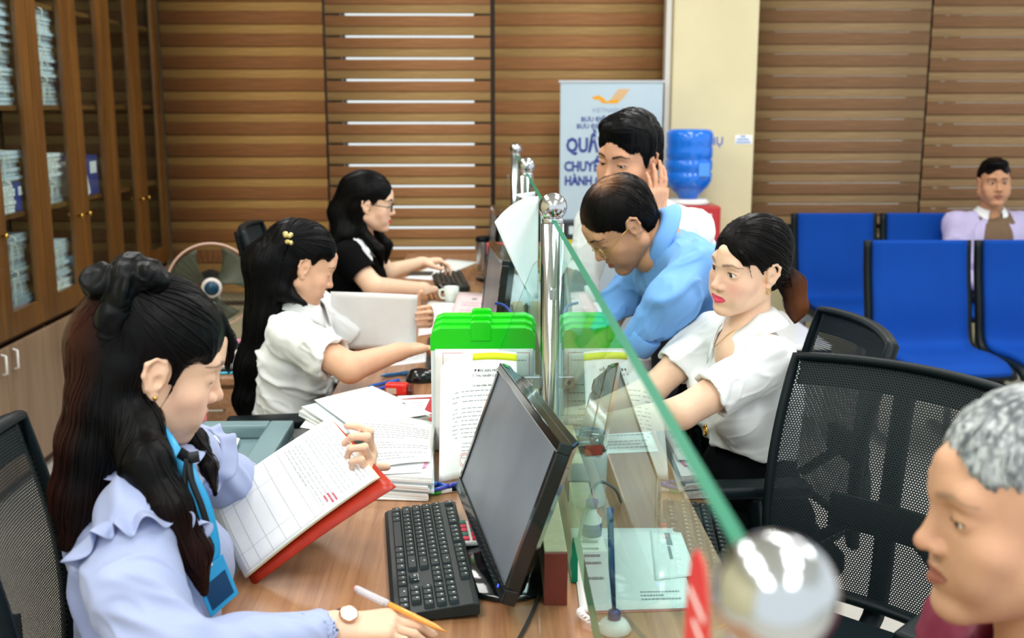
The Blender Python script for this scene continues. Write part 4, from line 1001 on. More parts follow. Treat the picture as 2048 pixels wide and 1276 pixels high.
MB().lathe([(0.17, 0.0), (0.17, 0.015), (0.12, 0.035), (0.02, 0.045)], 36, Matrix.Translation((fc.x, fc.y+0.10, 0))).build('base', m_fanw, t, world=True, smooth=True)
# side cabinet
sx0, sx1 = -1.36, P(489, 760, 3.72).x+0.02
t = thing('side_cabinet', 'low brown wooden cabinet behind the woman in white', 'cabinet', ((sx0+sx1)/2, 3.9, 0))
MB().box((sx0, 3.70, 0.03), (sx1, 4.10, 0.585)).build('body', m_desk_d, t, world=True)
MB().box((sx0-0.01, 3.685, 0.5855), (sx1+0.01, 4.11, 0.61)).build('top', m_desk, t, world=True, bevel=0.003)
MB().box((sx0+0.02, 3.71, 0.0), (sx1-0.02, 4.09, 0.0295)).build('plinth', m_dkwood, t, world=True)
for a, b in ((sx0+0.01, (sx0+sx1)/2-0.004), ((sx0+sx1)/2+0.004, sx1-0.01)):
    dd = MB().box((a, 3.688, 0.06), (b, 3.699, 0.57)).build('door', m_desk, t, world=True, bevel=0.002)
    MB().tube([((a+b)/2-0.05, 3.686, 0.5), ((a+b)/2-0.05, 3.672, 0.5), ((a+b)/2+0.05, 3.672, 0.5), ((a+b)/2+0.05, 3.686, 0.5)], 0.004, 8).build('handle', m_steel, dd, world=True)
t = thing('letter_tray', 'black letter tray on the low cabinet', 'tray', (-0.98, 3.9, 0.61))
lt = MB(); lt.box((-0.16, -0.13, 0.0006), (0.16, 0.13, 0.006)).box((-0.16, -0.13, 0.006), (-0.154, 0.13, 0.05)).box((0.154, -0.13, 0.006), (0.16, 0.13, 0.05)).box((-0.154, 0.124, 0.006), (0.154, 0.13, 0.05))
lt.build('tray', m_blackp, t)
sheet('white_file', 'white papers in the black letter tray', 'paper', [V((-1.12, 3.785, 0.64)), V((-0.84, 3.785, 0.64)), V((-0.84, 4.01, 0.64)), V((-1.12, 4.01, 0.64))], thick=0.023)
sheet('pink_file', 'pink file standing up behind the letter tray', 'file', [V((-1.10, 4.035, 0.612)), V((-0.82, 4.035, 0.612)), V((-0.82, 4.045, 0.672)), V((-1.10, 4.045, 0.672))], m=mat('file_pink', '#e38fae', 0.5), thick=0.02)
pen('cyan pen in front of the letter tray', V((-0.95, 3.735, 0.616)), V((-0.83, 3.745, 0.616)), '#2fb4d8')

# ================================================================== water dispenser, banner, pillar notes, tea table
dc = P(1376, 400, 6.08); 
t = thing('water_dispenser', 'red water dispenser with a blue bottle in front of the pillar', 'water dispenser', (dc.x, 6.08, 0))
zt = P(1400, 408, 6.08).z
bw = P(1443, 400, 5.93).x-dc.x
MB().box((-bw, -0.15, 0.02), (bw, 0.16, zt)).build('cabinet', mat('dispenser_red', '#b01f24', 0.35, coat=0.2), t, bevel=0.012, bseg=3, smooth=True)
MB().box((-bw+0.02, -0.152, zt-0.35), (bw-0.05, -0.1495, zt-0.04)).build('tap_panel', m_white, t)
for s_ in (-0.05, 0.02): MB().tube([(s_, -0.151, zt-0.12), (s_, -0.185, zt-0.12), (s_, -0.185, zt-0.15)], 0.010, 10).build('tap', m_blue, t, smooth=True)
MB().lathe([(0.11, 0), (0.12, 0.01), (0.10, 0.03)], 28, Matrix.Translation((0, 0, zt))).build('collar', m_white, t, smooth=True)
zb_ = P(1372, 258, 6.08).z; h = zb_-zt-0.03
pf = [(0.05, 0), (0.065, 0.03), (0.105, 0.07), (0.125, 0.11), (0.128, 0.16), (0.120, 0.17), (0.128, 0.18), (0.128, 0.235), (0.120, 0.245), (0.128, 0.255), (0.128, 0.30), (0.124, 0.33), (0.128, 0.345), (0.128, 0.40), (0.115, 0.425), (0.06, 0.43)]
pf = [(r, zt+0.031+z*h/0.43) for r, z in pf]
bo = MB().lathe(pf, 40).build('bottle', mat('bottle_blue', '#1878ec', 0.12, coat=0.3, trans=0.15), t, smooth=True)
MB().box((0.03, -0.1295, zt+0.16), (0.09, -0.118, zt+0.23)).build('bottle_label', mat('label_blue', '#4f95e6', 0.4), bo)
# banner
m_ban = mat('banner_vinyl', '#b7ccd8', 0.5, vary=0.03, vscale=5); m_navy = mat('banner_navy', '#2b3a8c', 0.5); m_gold = mat('banner_gold', '#e2a21c', 0.5)
Yb = 6.31; bx0_, bx1_ = P(1120, 300, Yb).x, P(1323, 300, Yb).x; bzt = P(1200, 165, Yb).z
t = thing('rollup_banner', 'pale roll-up banner with navy lettering and a gold emblem', 'banner', ((bx0_+bx1_)/2, Yb, 0))
MB().box((bx0_, Yb, 0.08), (bx1_, Yb+0.004, bzt)).build('vinyl', m_ban, t, world=True)
MB().box((bx0_-0.01, Yb-0.006, bzt), (bx1_+0.01, Yb+0.01, bzt+0.012)).build('top_bar', m_steel, t, world=True)
MB().box((bx0_-0.02, Yb-0.05, 0.0005), (bx1_-0.01, Yb+0.09, 0.078)).build('cassette', m_steel, t, world=True, bevel=0.01)
MB().tube([((bx0_+bx1_)/2, Yb+0.03, 0.07), ((bx0_+bx1_)/2, Yb+0.016, bzt+0.004)], 0.008, 8).build('support_pole', m_steel, t, world=True)
def btext(body, px, py, size, m=m_navy, bold=0.0, sx=1.0, nm='lettering'):
    p = P(px, py, Yb-0.0008); Mt = frame(p, V((1, 0, 0)), V((0, 0, 1)), V((0, -1, 0))); text_mesh(body, size, Mt, m, nm, t, bold=bold, sx=sx)
btext('VIETNAM POST', 1184, 225, 0.036, mat('banner_steelblue', '#7f93b4', 0.5))
btext('BƯU ĐIỆN TỈNH', 1162, 243, 0.036, bold=0.0009)
btext('BƯU ĐIỆN', 1153, 257, 0.036, bold=0.0009)
btext('QUẦY', 1132, 304, 0.112, bold=0.0045, sx=0.74)
btext('CHUYỂN', 1128, 342, 0.076, bold=0.0034, sx=0.80)
btext('HÀNH CHÍNH', 1129, 370, 0.070, bold=0.0034, sx=0.78)
def bpoly(pts, nm, m):
    q = [P(x, y, Yb-0.0012) for x, y in pts]; MB().prism([(p.x, p.z) for p in q], -0.0008, 0.0004, Matrix(((1, 0, 0, 0), (0, 0, 1, Yb), (0, 1, 0, 0), (0, 0, 0, 1)))).build(nm, m, t, world=True)
bpoly([(1183, 195), (1197, 190), (1207, 196), (1214, 203), (1204, 206), (1196, 199), (1190, 200)], 'emblem', m_gold)
bpoly([(1203, 207), (1234, 207), (1243, 198), (1222, 199), (1214, 203)], 'emblem', m_gold)
for k in range(5):
    bpoly([(1222+k*3.2, 197-k*4), (1246+k*3, 197-k*4), (1248+k*3, 194.5-k*4), (1224+k*3.2, 194.5-k*4)], 'emblem', m_gold)
# notes on the pillar
def note(label, px0, py0, px1, py1, m):
    a, b = P(px0, py1, 6.298), P(px1, py0, 6.298)
    t = thing('wall_note', label, 'notice', a); MB().box((a.x, 6.2975, a.z), (b.x, 6.2995, b.z)).build('sheet', m, t, world=True); return t, a, b
t, a, b = note('small white note with blue and red print on the pillar', 1470, 270, 1505, 288, m_paper)
tn = MB(); w_ = b.x-a.x
for k, (c0, c1) in enumerate(((0.05, 0.9), (0.1, 0.8), (0.3, 0.6))): tn.box((a.x+w_*c0, 6.2968, a.z+0.006+k*0.016), (a.x+w_*c1, 6.2976, a.z+0.014+k*0.016))
tn.build('print', mat('note_blue', '#5a86c8', 0.5), t, world=True)
t = thing('pillar_sign', 'blue lettering on the pillar beside the water bottle', 'sign', P(1395, 300, 6.298))
pm = P(1402, 290, 6.2985); text_mesh('THỤ', 0.062, frame(pm, V((1, 0, 0)), V((0, 0, 1)), V((0, -1, 0))), mat('sign_blue', '#3d5fc0', 0.5), 'lettering', t, bold=0.001)
# low white tea table
tx0, tx1 = P(1540, 690, 4.92).x, P(1660, 690, 4.92).x
t = thing('tea_table', 'low white tea table behind the woman on the right', 'table', ((tx0+tx1)/2, 5.2, 0))
MB().box((tx0+0.02, 4.93, 0.10), (tx1-0.02, 4.945, 0.409)).build('front_panel', m_white, t, world=True)
MB().box((tx0, 4.90, 0.425), (tx1, 5.75, 0.45)).build('top', mat('table_white', '#f2f5f5', 0.2, coat=0.3), t, world=True, bevel=0.004)
MB().box((tx0, 4.895, 0.41), (tx1, 5.755, 0.4245)).build('dark_edge', m_blackp, t, world=True)
for x in (tx0+0.03, tx1-0.03):
    for y in (4.94, 5.71): MB().tube([(x, y, 0), (x, y, 0.41)], 0.018, 10).build('leg', m_white, t, world=True, smooth=True)
# ================================================================== organic shapes: smooth distance fields -> mesh
def A3(v): return np.array([float(v[0]), float(v[1]), float(v[2])])
def _hash3(ix, iy, iz, s):
    n = (ix*374761393 + iy*668265263 + iz*2147483647 + s*1274126177) & 0x7fffffff
    n = ((n ^ (n >> 13))*1274126177) & 0x7fffffff
    return ((n ^ (n >> 16)) & 0xffff)/32767.5 - 1.0
def vnoise(p, s=0):
    i = np.floor(p).astype(np.int64); f = p-i; u = f*f*(3-2*f); out = 0
    for dx in (0, 1):
        for dy in (0, 1):
            for dz in (0, 1):
                w = (u[:, 0] if dx else 1-u[:, 0])*(u[:, 1] if dy else 1-u[:, 1])*(u[:, 2] if dz else 1-u[:, 2])
                out = out + w*_hash3(i[:, 0]+dx, i[:, 1]+dy, i[:, 2]+dz, s)
    return out
class SDF:
    def __init__(s): s.ops = []
    def cap(s, a, b, ra, rb=None, k=0.01, op='add'):
        a, b = A3(a), A3(b); rb = ra if rb is None else rb; m = max(ra, rb)+max(k, 0.008)
        s.ops.append((op, 'cap', (a, b, ra, rb), k, np.minimum(a, b)-m, np.maximum(a, b)+m)); return s
    def chain(s, pts, rs, k=0.01, op='add'):
        for i in range(len(pts)-1): s.cap(pts[i], pts[i+1], rs[i], rs[i+1], k, op)
        return s
    def ell(s, c, r, R=None, k=0.01, op='add'):
        c = A3(c); r = np.array(r, float); R = np.eye(3) if R is None else R; m = np.abs(R) @ r + max(k, 0.008)
        s.ops.append((op, 'ell', (c, r, R), k, c-m, c+m)); return s
    def plane(s, p, n, k=0.004):
        n = A3(n); n = n/np.linalg.norm(n); s.ops.append(('cut', 'plane', (A3(p), n), k, None, None)); return s
    def mesh(s, h):
        lo = np.min([o[4] for o in s.ops if o[0] == 'add'], axis=0)-2*h; hi = np.max([o[5] for o in s.ops if o[0] == 'add'], axis=0)+2*h
        n = np.ceil((hi-lo)/h).astype(int)+1
        arr = np.full(n, 0.5, np.float32)
        ax = [(lo[i]+h*np.arange(n[i])).astype(np.float32) for i in range(3)]
        for op, kind, prm, k, l, u in s.ops:
            if l is None: sl = (slice(None),)*3
            else:
                i0 = np.clip(np.floor((l-lo)/h).astype(int), 0, n); i1 = np.clip(np.ceil((u-lo)/h).astype(int)+1, 0, n)
                if np.any(i1 <= i0): continue
                sl = tuple(slice(i0[i], i1[i]) for i in range(3))
            X = ax[0][sl[0]][:, None, None]; Y = ax[1][sl[1]][None, :, None]; Z = ax[2][sl[2]][None, None, :]
            if kind == 'cap':
                a, b, ra, rb = prm; ab = b-a; L2 = max(float(ab @ ab), 1e-10)
                x, y, z = X-a[0], Y-a[1], Z-a[2]
                t = np.clip((x*ab[0]+y*ab[1]+z*ab[2])/L2, 0, 1)
                d = np.sqrt((x-t*ab[0])**2+(y-t*ab[1])**2+(z-t*ab[2])**2) - (ra+(rb-ra)*t)
            elif kind == 'ell':
                c, r, R = prm; x, y, z = X-c[0], Y-c[1], Z-c[2]
                q = [(x*R[0, i]+y*R[1, i]+z*R[2, i])/r[i] for i in range(3)]
                k0 = np.sqrt(q[0]**2+q[1]**2+q[2]**2); k1 = np.sqrt((q[0]/r[0])**2+(q[1]/r[1])**2+(q[2]/r[2])**2)+1e-9
                d = k0*(k0-1)/k1
            else:
                p, nn = prm; d = (X-p[0])*nn[0]+(Y-p[1])*nn[1]+(Z-p[2])*nn[2]
            d = d.astype(np.float32); cur = arr[sl]
            if op == 'add':
                hh = np.clip(0.5+0.5*(d-cur)/k, 0, 1); arr[sl] = d*(1-hh)+cur*hh-k*hh*(1-hh)
            else:
                e = -d if op == 'sub' else d          # keep max(cur, e)
                hh = np.clip(0.5-0.5*(e-cur)/k, 0, 1); arr[sl] = e*(1-hh)+cur*hh+k*hh*(1-hh)
        return nets(arr, lo, h)
def nets(arr, lo, h):
    ins = arr < 0
    c = np.zeros(tuple(np.array(arr.shape)-1), np.uint8); sh = [(i, j, k) for i in (0, 1) for j in (0, 1) for k in (0, 1)]
    n0, n1, n2 = c.shape
    for (i, j, k) in sh: c += ins[i:i+n0, j:j+n1, k:k+n2]
    act = np.argwhere((c > 0) & (c < 8)); I, J, K = act.T
    ids = np.full(c.shape, -1, np.int32); ids[I, J, K] = np.arange(len(act))
    acc = np.zeros((len(act), 3)); cnt = np.zeros(len(act))
    for a in range(8):
        for ax in range(3):
            p = sh[a]
            if p[ax]: continue
            q = list(p); q[ax] = 1
            va = arr[I+p[0], J+p[1], K+p[2]]; vb = arr[I+q[0], J+q[1], K+q[2]]
            x = (va < 0) != (vb < 0); t = np.where(x, va/np.where(x, va-vb, 1), 0)
            pos = np.tile(np.array(p, float), (len(act), 1)); pos[:, ax] += t
            acc[x] += pos[x]; cnt[x] += 1
    v = lo + h*(act + acc/cnt[:, None])
    F = []
    for ax in range(3):
        o1, o2 = [(1, 2), (2, 0), (0, 1)][ax]
        s0 = [slice(1, -1)]*3; s0[ax] = slice(0, -1); s1 = [slice(1, -1)]*3; s1[ax] = slice(1, None)
        a, b = ins[tuple(s0)], ins[tuple(s1)]
        e = np.argwhere(a != b); 
        if len(e) == 0: continue
        flip = a[e[:, 0], e[:, 1], e[:, 2]]
        g = e.copy(); g[:, o1] += 1; g[:, o2] += 1
        def cell(d1, d2):
            m = g.copy(); m[:, o1] -= d1; m[:, o2] -= d2; return ids[m[:, 0], m[:, 1], m[:, 2]]
        q = np.stack([cell(1, 1), cell(0, 1), cell(0, 0), cell(1, 0)], 1)
        q[~flip] = q[~flip][:, ::-1]; F.append(q)
    return v, np.concatenate(F)
def vnormals(v, f):
    n = np.zeros_like(v); fn = np.cross(v[f[:, 2]]-v[f[:, 0]], v[f[:, 3]]-v[f[:, 1]])
    for i in range(4):
        for c in range(3): n[:, c] += np.bincount(f[:, i], fn[:, c], len(v))
    return n/(np.linalg.norm(n, axis=1)[:, None]+1e-12)
def relax(v, f, it=1, lam=0.5):
    e = np.concatenate([f[:, [0, 1]], f[:, [1, 2]], f[:, [2, 3]], f[:, [3, 0]]]); e = np.concatenate([e, e[:, ::-1]])
    cnt = np.bincount(e[:, 0], minlength=len(v))[:, None]+1e-9
    for _ in range(it):
        m = np.stack([np.bincount(e[:, 0], v[e[:, 1], c], len(v)) for c in range(3)], 1)/cnt; v = v+(m-v)*lam
    return v
def folds(v, f, amp=0.004, freq=14.0, axis=(0, 0, 1), st=0.45, seed=1, fine=0.35, mask=None):
    """cloth creases: ridged noise drawn out along one direction"""
    ax = A3(axis); ax /= np.linalg.norm(ax)
    par = (v @ ax)[:, None]*ax; q = (v-par)*freq + par*freq*st
    q = q + 0.35*np.stack([vnoise(q*0.6, 11+seed), vnoise(q*0.6, 12+seed), vnoise(q*0.6, 13+seed)], 1)
    a = vnoise(q, seed); b = vnoise(q*2.3, seed+5)
    d = amp*(np.exp(-(a/0.17)**2)-0.4) + amp*fine*(np.exp(-(b/0.2)**2)-0.4)
    if mask is not None: d = d*mask
    return v + vnormals(v, f)*d[:, None]
def np_obj(name, v, f, m, parent, col=None, smooth=True, kind=None):
    r = parent
    while r.parent: r = r.parent
    T = np.array(tmat(r).inverted()); v = v @ T[:3, :3].T + T[:3, 3]
    me = bpy.data.meshes.new(name); n, q = len(v), len(f)
    me.vertices.add(n); me.vertices.foreach_set('co', v.astype(np.float32).ravel())
    w = f.shape[1]
    me.loops.add(q*w); me.loops.foreach_set('vertex_index', f.astype(np.int32).ravel())
    me.polygons.add(q); me.polygons.foreach_set('loop_start', np.arange(0, q*w, w, dtype=np.int32)); me.polygons.foreach_set('loop_total', np.full(q, w, np.int32))
    me.polygons.foreach_set('use_smooth', np.ones(q, bool)) if smooth else None
    me.update(calc_edges=True); me.validate()
    if col is not None:
        at = me.color_attributes.new('col', 'FLOAT_COLOR', 'POINT'); c4 = np.ones((n, 4), np.float32); c4[:, :3] = col; at.data.foreach_set('color', c4.ravel())
    o = bpy.data.objects.new(name, me); COL.objects.link(o); o.parent = parent
    me.materials.append(m)
    if kind: o['kind'] = kind
    return o
def lc(h): return np.array(lin(h)[:3])
# ---------------------------------------------------------------- people
def orient(yaw, pitch=0.0, roll=0.0):
    """yaw: degrees from +X towards +Y; pitch up positive; columns right, forward, up"""
    y, p, r = map(math.radians, (yaw, pitch, roll))
    f = V((math.cos(y)*math.cos(p), math.sin(y)*math.cos(p), math.sin(p))); x = f.cross(V((0, 0, 1))).normalized(); u = x.cross(f)
    x2 = x*math.cos(r)+u*math.sin(r); u2 = u*math.cos(r)-x*math.sin(r)
    return np.array([[x2.x, f.x, u2.x], [x2.y, f.y, u2.y], [x2.z, f.z, u2.z]])
class Head:
    def __init__(s, c, yaw, pitch=0, roll=0, sc=1.0): s.c = A3(c); s.R = orient(yaw, pitch, roll); s.s = sc
    def w(s, p): return s.c + s.R @ (np.array(p, float)*s.s)
    def loc(s, v): return ((v-s.c) @ s.R)/s.s
    def cap(s, S_, a, b, ra, rb=None, k=0.01, op='add'): S_.cap(s.w(a), s.w(b), ra*s.s, None if rb is None else rb*s.s, k*s.s, op)
    def ell(s, S_, c, r, k=0.01, op='add', R=None): S_.ell(s.w(c), np.array(r)*s.s, s.R if R is None else s.R @ R, k*s.s, op)
def rx(a): c, s = math.cos(a), math.sin(a); return np.array([[1, 0, 0], [0, c, -s], [0, s, c]])
def ry(a): c, s = math.cos(a), math.sin(a); return np.array([[c, 0, s], [0, 1, 0], [-s, 0, c]])
def rz(a): c, s = math.cos(a), math.sin(a); return np.array([[c, -s, 0], [s, c, 0], [0, 0, 1]])
def head_ops(H, fem=True, eyes='open', fat=0.0, nose=1.0, smile=0.0, old=False):
    S_ = SDF(); j = 0.0 if fem else 0.005; g = fat
    H.ell(S_, (0, -0.014, 0.040), (0.0755, 0.096, 0.084), 0.01)
    H.ell(S_, (0, 0.022, -0.026), (0.061+g, 0.066, 0.086), 0.028)
    for sx in (-1, 1):
        H.cap(S_, (sx*(0.050+j+g), -0.008, -0.052), (sx*0.016, 0.062, -0.098-j), 0.020+j, 0.017, 0.026)
        H.ell(S_, (sx*(0.042+g), 0.052, -0.030), (0.022, 0.022, 0.020), 0.022)
        H.ell(S_, (sx*0.032, 0.062, -0.060), (0.020+g, 0.018, 0.022), 0.022)
    H.ell(S_, (0, 0.073, -0.101-j), (0.017+j, 0.015, 0.014), 0.016)
    H.cap(S_, (-0.034, 0.072, 0.024), (0.034, 0.072, 0.024), 0.013 if fem else 0.0155, None, 0.018)
    H.cap(S_, (0, 0.080, 0.02), (0, 0.078, 0.05), 0.016, None, 0.02)
    # mouth mound
    H.ell(S_, (0, 0.074, -0.068), (0.027, 0.016, 0.020), 0.014)
    # sockets
    for sx in (-1, 1): H.ell(S_, (sx*0.031, 0.098, 0.002), (0.019, 0.018, 0.0125), 0.016, 'sub')
    # nose
    H.cap(S_, (0, 0.083, 0.008), (0, 0.0985, -0.028), 0.0065, 0.0085*nose, 0.012)
    H.ell(S_, (0, 0.1015, -0.0345), (0.0105*nose, 0.0105, 0.0095), 0.006)
    for sx in (-1, 1): H.ell(S_, (sx*0.0125*nose, 0.0905, -0.0375), (0.0075, 0.0095, 0.0075), 0.006)
    for sx in (-1, 1): H.ell(S_, (sx*0.006, 0.099, -0.0455), (0.0035, 0.005, 0.003), 0.003, 'sub')
    # lids
    for sx in (-1, 1):
        H.ell(S_, (sx*0.031, 0.0705, 0.001), (0.0165, 0.0138, 0.0120), 0.006)
        if eyes == 'open':
            H.cap(S_, (sx*0.0215, 0.0850, -0.0002), (sx*0.0420, 0.0800, 0.0016), 0.0045, 0.0035, 0.0012, 'sub')
        elif eyes == 'slit':
            H.cap(S_, (sx*0.0215, 0.0850, -0.0040), (sx*0.0420, 0.0800, -0.0025), 0.0034, 0.0026, 0.0012, 'sub')
        else:
            H.cap(S_, (sx*0.020, 0.087, -0.0058), (sx*0.042, 0.080, -0.0045), 0.0018, 0.0014, 0.0015, 'sub')
    # lips
    m = 0.003*smile
    for sx in (-1, 1):
        H.cap(S_, (sx*0.004, 0.0900, -0.0605), (sx*0.0235, 0.0770, -0.0665+m), 0.0052, 0.0022, 0.004)
        H.cap(S_, (sx*0.0, 0.0890, -0.0745), (sx*0.021, 0.0780, -0.0705+m), 0.0066, 0.0025, 0.005)
        H.cap(S_, (0, 0.0975, -0.0672), (sx*0.027, 0.0810, -0.0685+m), 0.0016, 0.0014, 0.0022, 'sub')
    # ears
    for sx in (-1, 1):
        Rr = rz(-sx*0.30) @ rx(-0.12)
        H.ell(S_, (sx*0.0735, -0.012, -0.001), (0.0085, 0.0185, 0.0300), 0.007, R=Rr)
        rim = [(sx*0.076, 0.004, 0.012), (sx*0.079, -0.003, 0.026), (sx*0.081, -0.016, 0.029), (sx*0.083, -0.027, 0.018), (sx*0.082, -0.027, 0.000), (sx*0.078, -0.017, -0.019), (sx*0.075, -0.006, -0.028)]
        for a, b in zip(rim, rim[1:]): H.cap(S_, a, b, 0.0036, None, 0.004)
        H.ell(S_, (sx*0.0870, -0.006, -0.005), (0.010, 0.0080, 0.011), 0.004, 'sub')
        H.ell(S_, (sx*0.0880, -0.013, 0.013), (0.0065, 0.0075, 0.008), 0.004, 'sub')
        H.ell(S_, (sx*0.0745, -0.004, -0.030), (0.0055, 0.0075, 0.0070), 0.005)
    return S_
def skin_cols(H, v, skin, lip='#b8605c', brow='#2a1d18', blush=0.0, browk=1.0, beard=0.0, lash=True, eyes='open'):
    p = H.loc(v); c = np.tile(lc(skin), (len(v), 1)); x, y, z = np.abs(p[:, 0]), p[:, 1], p[:, 2]
    def mixin(w, h): 
        w = np.clip(w, 0, 1)[:, None]; c[:] = c*(1-w)+lc(h)*w
    n = vnoise(p*260, 3)*0.5+vnoise(p @ rx(0.7) @ rz(0.5)*70, 4)*0.5
    c *= (1+0.035*n)[:, None]
    if blush: mixin(blush*np.exp(-(((x-0.043)/0.022)**2+((z+0.034)/0.020)**2))*(y > 0.02), '#e0808a')
    mixin(0.35*np.exp(-((x/0.012)**2+((z+0.036)/0.010)**2))*(y > 0.08), '#c9826c')
    if beard: mixin(beard*np.clip((-z-0.045)/0.02, 0, 1)*np.clip((y+0.01)/0.03, 0, 1)*(0.7+0.3*vnoise(p*300, 8)), '#55443c')
    # lips: an almond around the mouth line
    hw = 0.0265; t = np.clip(1-(x/hw)**2, 0, 1); up = -0.0672+0.0088*t**0.8; dn = -0.0675-0.0125*t**0.7
    inside = np.minimum((up-z), (z-dn))/0.0018
    mixin(np.clip(inside+0.3, 0, 1)*(y > 0.068)*(x < hw), lip)
    # brows
    bz = 0.0215+0.006*np.clip((x-0.014)/0.022, 0, 1)-0.006*np.clip((x-0.038)/0.014, 0, 1)
    wd = 0.0034*np.clip(1.25-(x-0.014)/0.042, 0.25, 1)
    mixin(browk*np.clip(1.6-np.abs(z-bz)/wd, 0, 1)*(x > 0.012)*(x < 0.053)*(y > 0.03), brow)
    if lash:
        ez = {'open': 0.0050, 'slit': -0.0015, 'shut': -0.0052}[eyes]
        lz = ez + 0.001*np.clip((x-0.02)/0.02, 0, 1) - (0.0 if eyes != 'open' else 19*(x-0.031)**2)
        mixin(np.clip(1.5-np.abs(z-lz)/0.0016, 0, 1)*(x > 0.0185)*(x < 0.0445)*(y > 0.066), '#1c1412')
    return np.clip(c, 0, 1)
def eyeballs(H, parent, look=(0, 0, 0)):
    mw = mat('eye_white', '#ece7e2', 0.15, coat=0.5); mi = mat('iris_dark', '#1d110c', 0.1, coat=0.6)
    for sx in (-1, 1):
        c = H.w((sx*0.031, 0.0708, 0.0006)); r = 0.0125*H.s
        f = V(H.R @ (np.array([0, 1, 0])+np.array(look))).normalized()
        M = Matrix.Translation(V(c)) @ f.to_track_quat('Z', 'Y').to_matrix().to_4x4()
        pr = [(max(r*math.sin(a), 1e-5), -r*math.cos(a)) for a in [math.pi*k/14 for k in range(15)]]
        e = MB().lathe(pr, 18, M).build('eye', mw, parent, world=True, smooth=True)
        pr = [(1e-5+r*1.012*math.sin(a), r*1.012*math.cos(a)) for a in [0.60*k/5 for k in range(5, -1, -1)]]
        MB().lathe(pr, 18, M).build('iris', mi, e, world=True, smooth=True)
def hand_ops(S_, wrist, fdir, pn, side, curl=(0.3, 0.4, 0.3), curls=None, spread=0.10, thumb=None, sc=1.0, k=0.006):
    """wrist point, finger direction, palm-facing direction; curls = per finger (mcp,pip,dip) bends in radians"""
    w = A3(wrist); f = A3(fdir); f /= np.linalg.norm(f); n = A3(pn); n = n-f*(n @ f); n /= np.linalg.norm(n)
    t = np.cross(f, n)*(1 if side == 'R' else -1)
    off = (0.027, 0.0095, -0.0085, -0.025); ml = (0.086, 0.089, 0.084, 0.076)
    ph = ((0.041, 0.025, 0.021), (0.045, 0.028, 0.022), (0.041, 0.026, 0.021), (0.032, 0.019, 0.018)); rad = (0.0088, 0.0090, 0.0085, 0.0075)
    cs = curls or [curl]*4
    S_.cap(w-f*0.01*sc, w+f*0.02*sc, 0.0235*sc, 0.022*sc, 0.015*sc)
    for i in range(4):
        root = w + f*ml[i]*sc + t*off[i]*sc
        S_.cap(w+f*0.012*sc+t*off[i]*0.55*sc, root-n*0.001*sc, 0.0145*sc, 0.0115*sc, 0.010*sc)
        S_.cap(w+f*0.03*sc+t*off[i]*0.6*sc+n*0.006*sc, root+n*0.003*sc, 0.011*sc, 0.0095*sc, 0.010*sc)
        a = 0.0; p = root; sp = spread*(1.5-i)/1.5
        fd = f*math.cos(sp)+t*math.sin(sp)
        for q in range(3):
            a += cs[i][q]; d = fd*math.cos(a)+n*math.sin(a); e = p+d*ph[i][q]*sc
            S_.cap(p, e, rad[i]*sc*(1-0.09*q), rad[i]*sc*(1-0.09*(q+1)), k*0.55*sc); p = e
    td = f*0.72+t*0.62+n*0.30 if thumb is None else f*thumb[0]+t*thumb[1]+n*thumb[2]
    td = td/np.linalg.norm(td)
    b = w+f*0.022*sc+t*0.024*sc+n*0.006*sc; m1 = b+(td*0.8+t*0.3)/np.linalg.norm(td*0.8+t*0.3)*0.040*sc
    S_.cap(w+f*0.01*sc+t*0.010*sc, m1, 0.017*sc, 0.0125*sc, 0.012*sc)
    m2 = m1+td*0.032*sc; td2 = td+f*0.35; td2 /= np.linalg.norm(td2); m3 = m2+td2*0.025*sc
    S_.cap(m1, m2, 0.0112*sc, 0.0098*sc, 0.006*sc); S_.cap(m2, m3, 0.0098*sc, 0.0078*sc, 0.004*sc)
    return m3
def strand_mesh(v, f, dirfn, n, steps, step, r, rnd, seedmask=None, lift=0.0012, base='#120d0c', var=0.5, tint=None, wob=0.15):
    """fine locks that run over a hair surface following dirfn"""
    bvh = BVHTree.FromPolygons(v.tolist(), f.tolist()); idx = np.arange(len(v)) if seedmask is None else np.where(seedmask)[0]
    V_, F_, C_ = [], [], []; b = lc(base)
    for _ in range(n):
        p = V(v[idx[rnd.randrange(len(idx))]]); pts = []; dprev = None; w = rnd.uniform(-wob, wob)
        for s_ in range(steps):
            co, no, _i, _d = bvh.find_nearest(p)
            if co is None: break
            p = co + no*lift*(0.6+0.8*rnd.random())
            d = V(dirfn(p)); d = d - no*d.dot(no)*0.9
            if d.length < 1e-6: break
            d.normalize(); sd = no.cross(d); d = (d+sd*w).normalized()
            if dprev is not None: d = (d+dprev).normalized()
            pts.append((p.copy(), sd.normalized(), no.copy())); dprev = d; p = p + d*step
        if len(pts) < 3: continue
        m = len(pts); k0 = len(V_); cc = np.clip(b*(1+rnd.uniform(-var, var*1.6)), 0, 1)
        if tint is not None and rnd.random() < tint[1]: cc = cc*0.4+lc(tint[0])*0.6
        for i, (q, sd, no) in enumerate(pts):
            tw = math.sin(math.pi*min(1, (i+0.6)/m))**0.5*r
            V_ += [q-sd*tw, q+no*tw*0.8, q+sd*tw]; C_ += [cc]*3
        for i in range(m-1):
            a = k0+i*3; F_ += [(a, a+1, a+4, a+3), (a+1, a+2, a+5, a+4)]
    return np.array([tuple(q) for q in V_]), np.array(F_), np.array(C_)
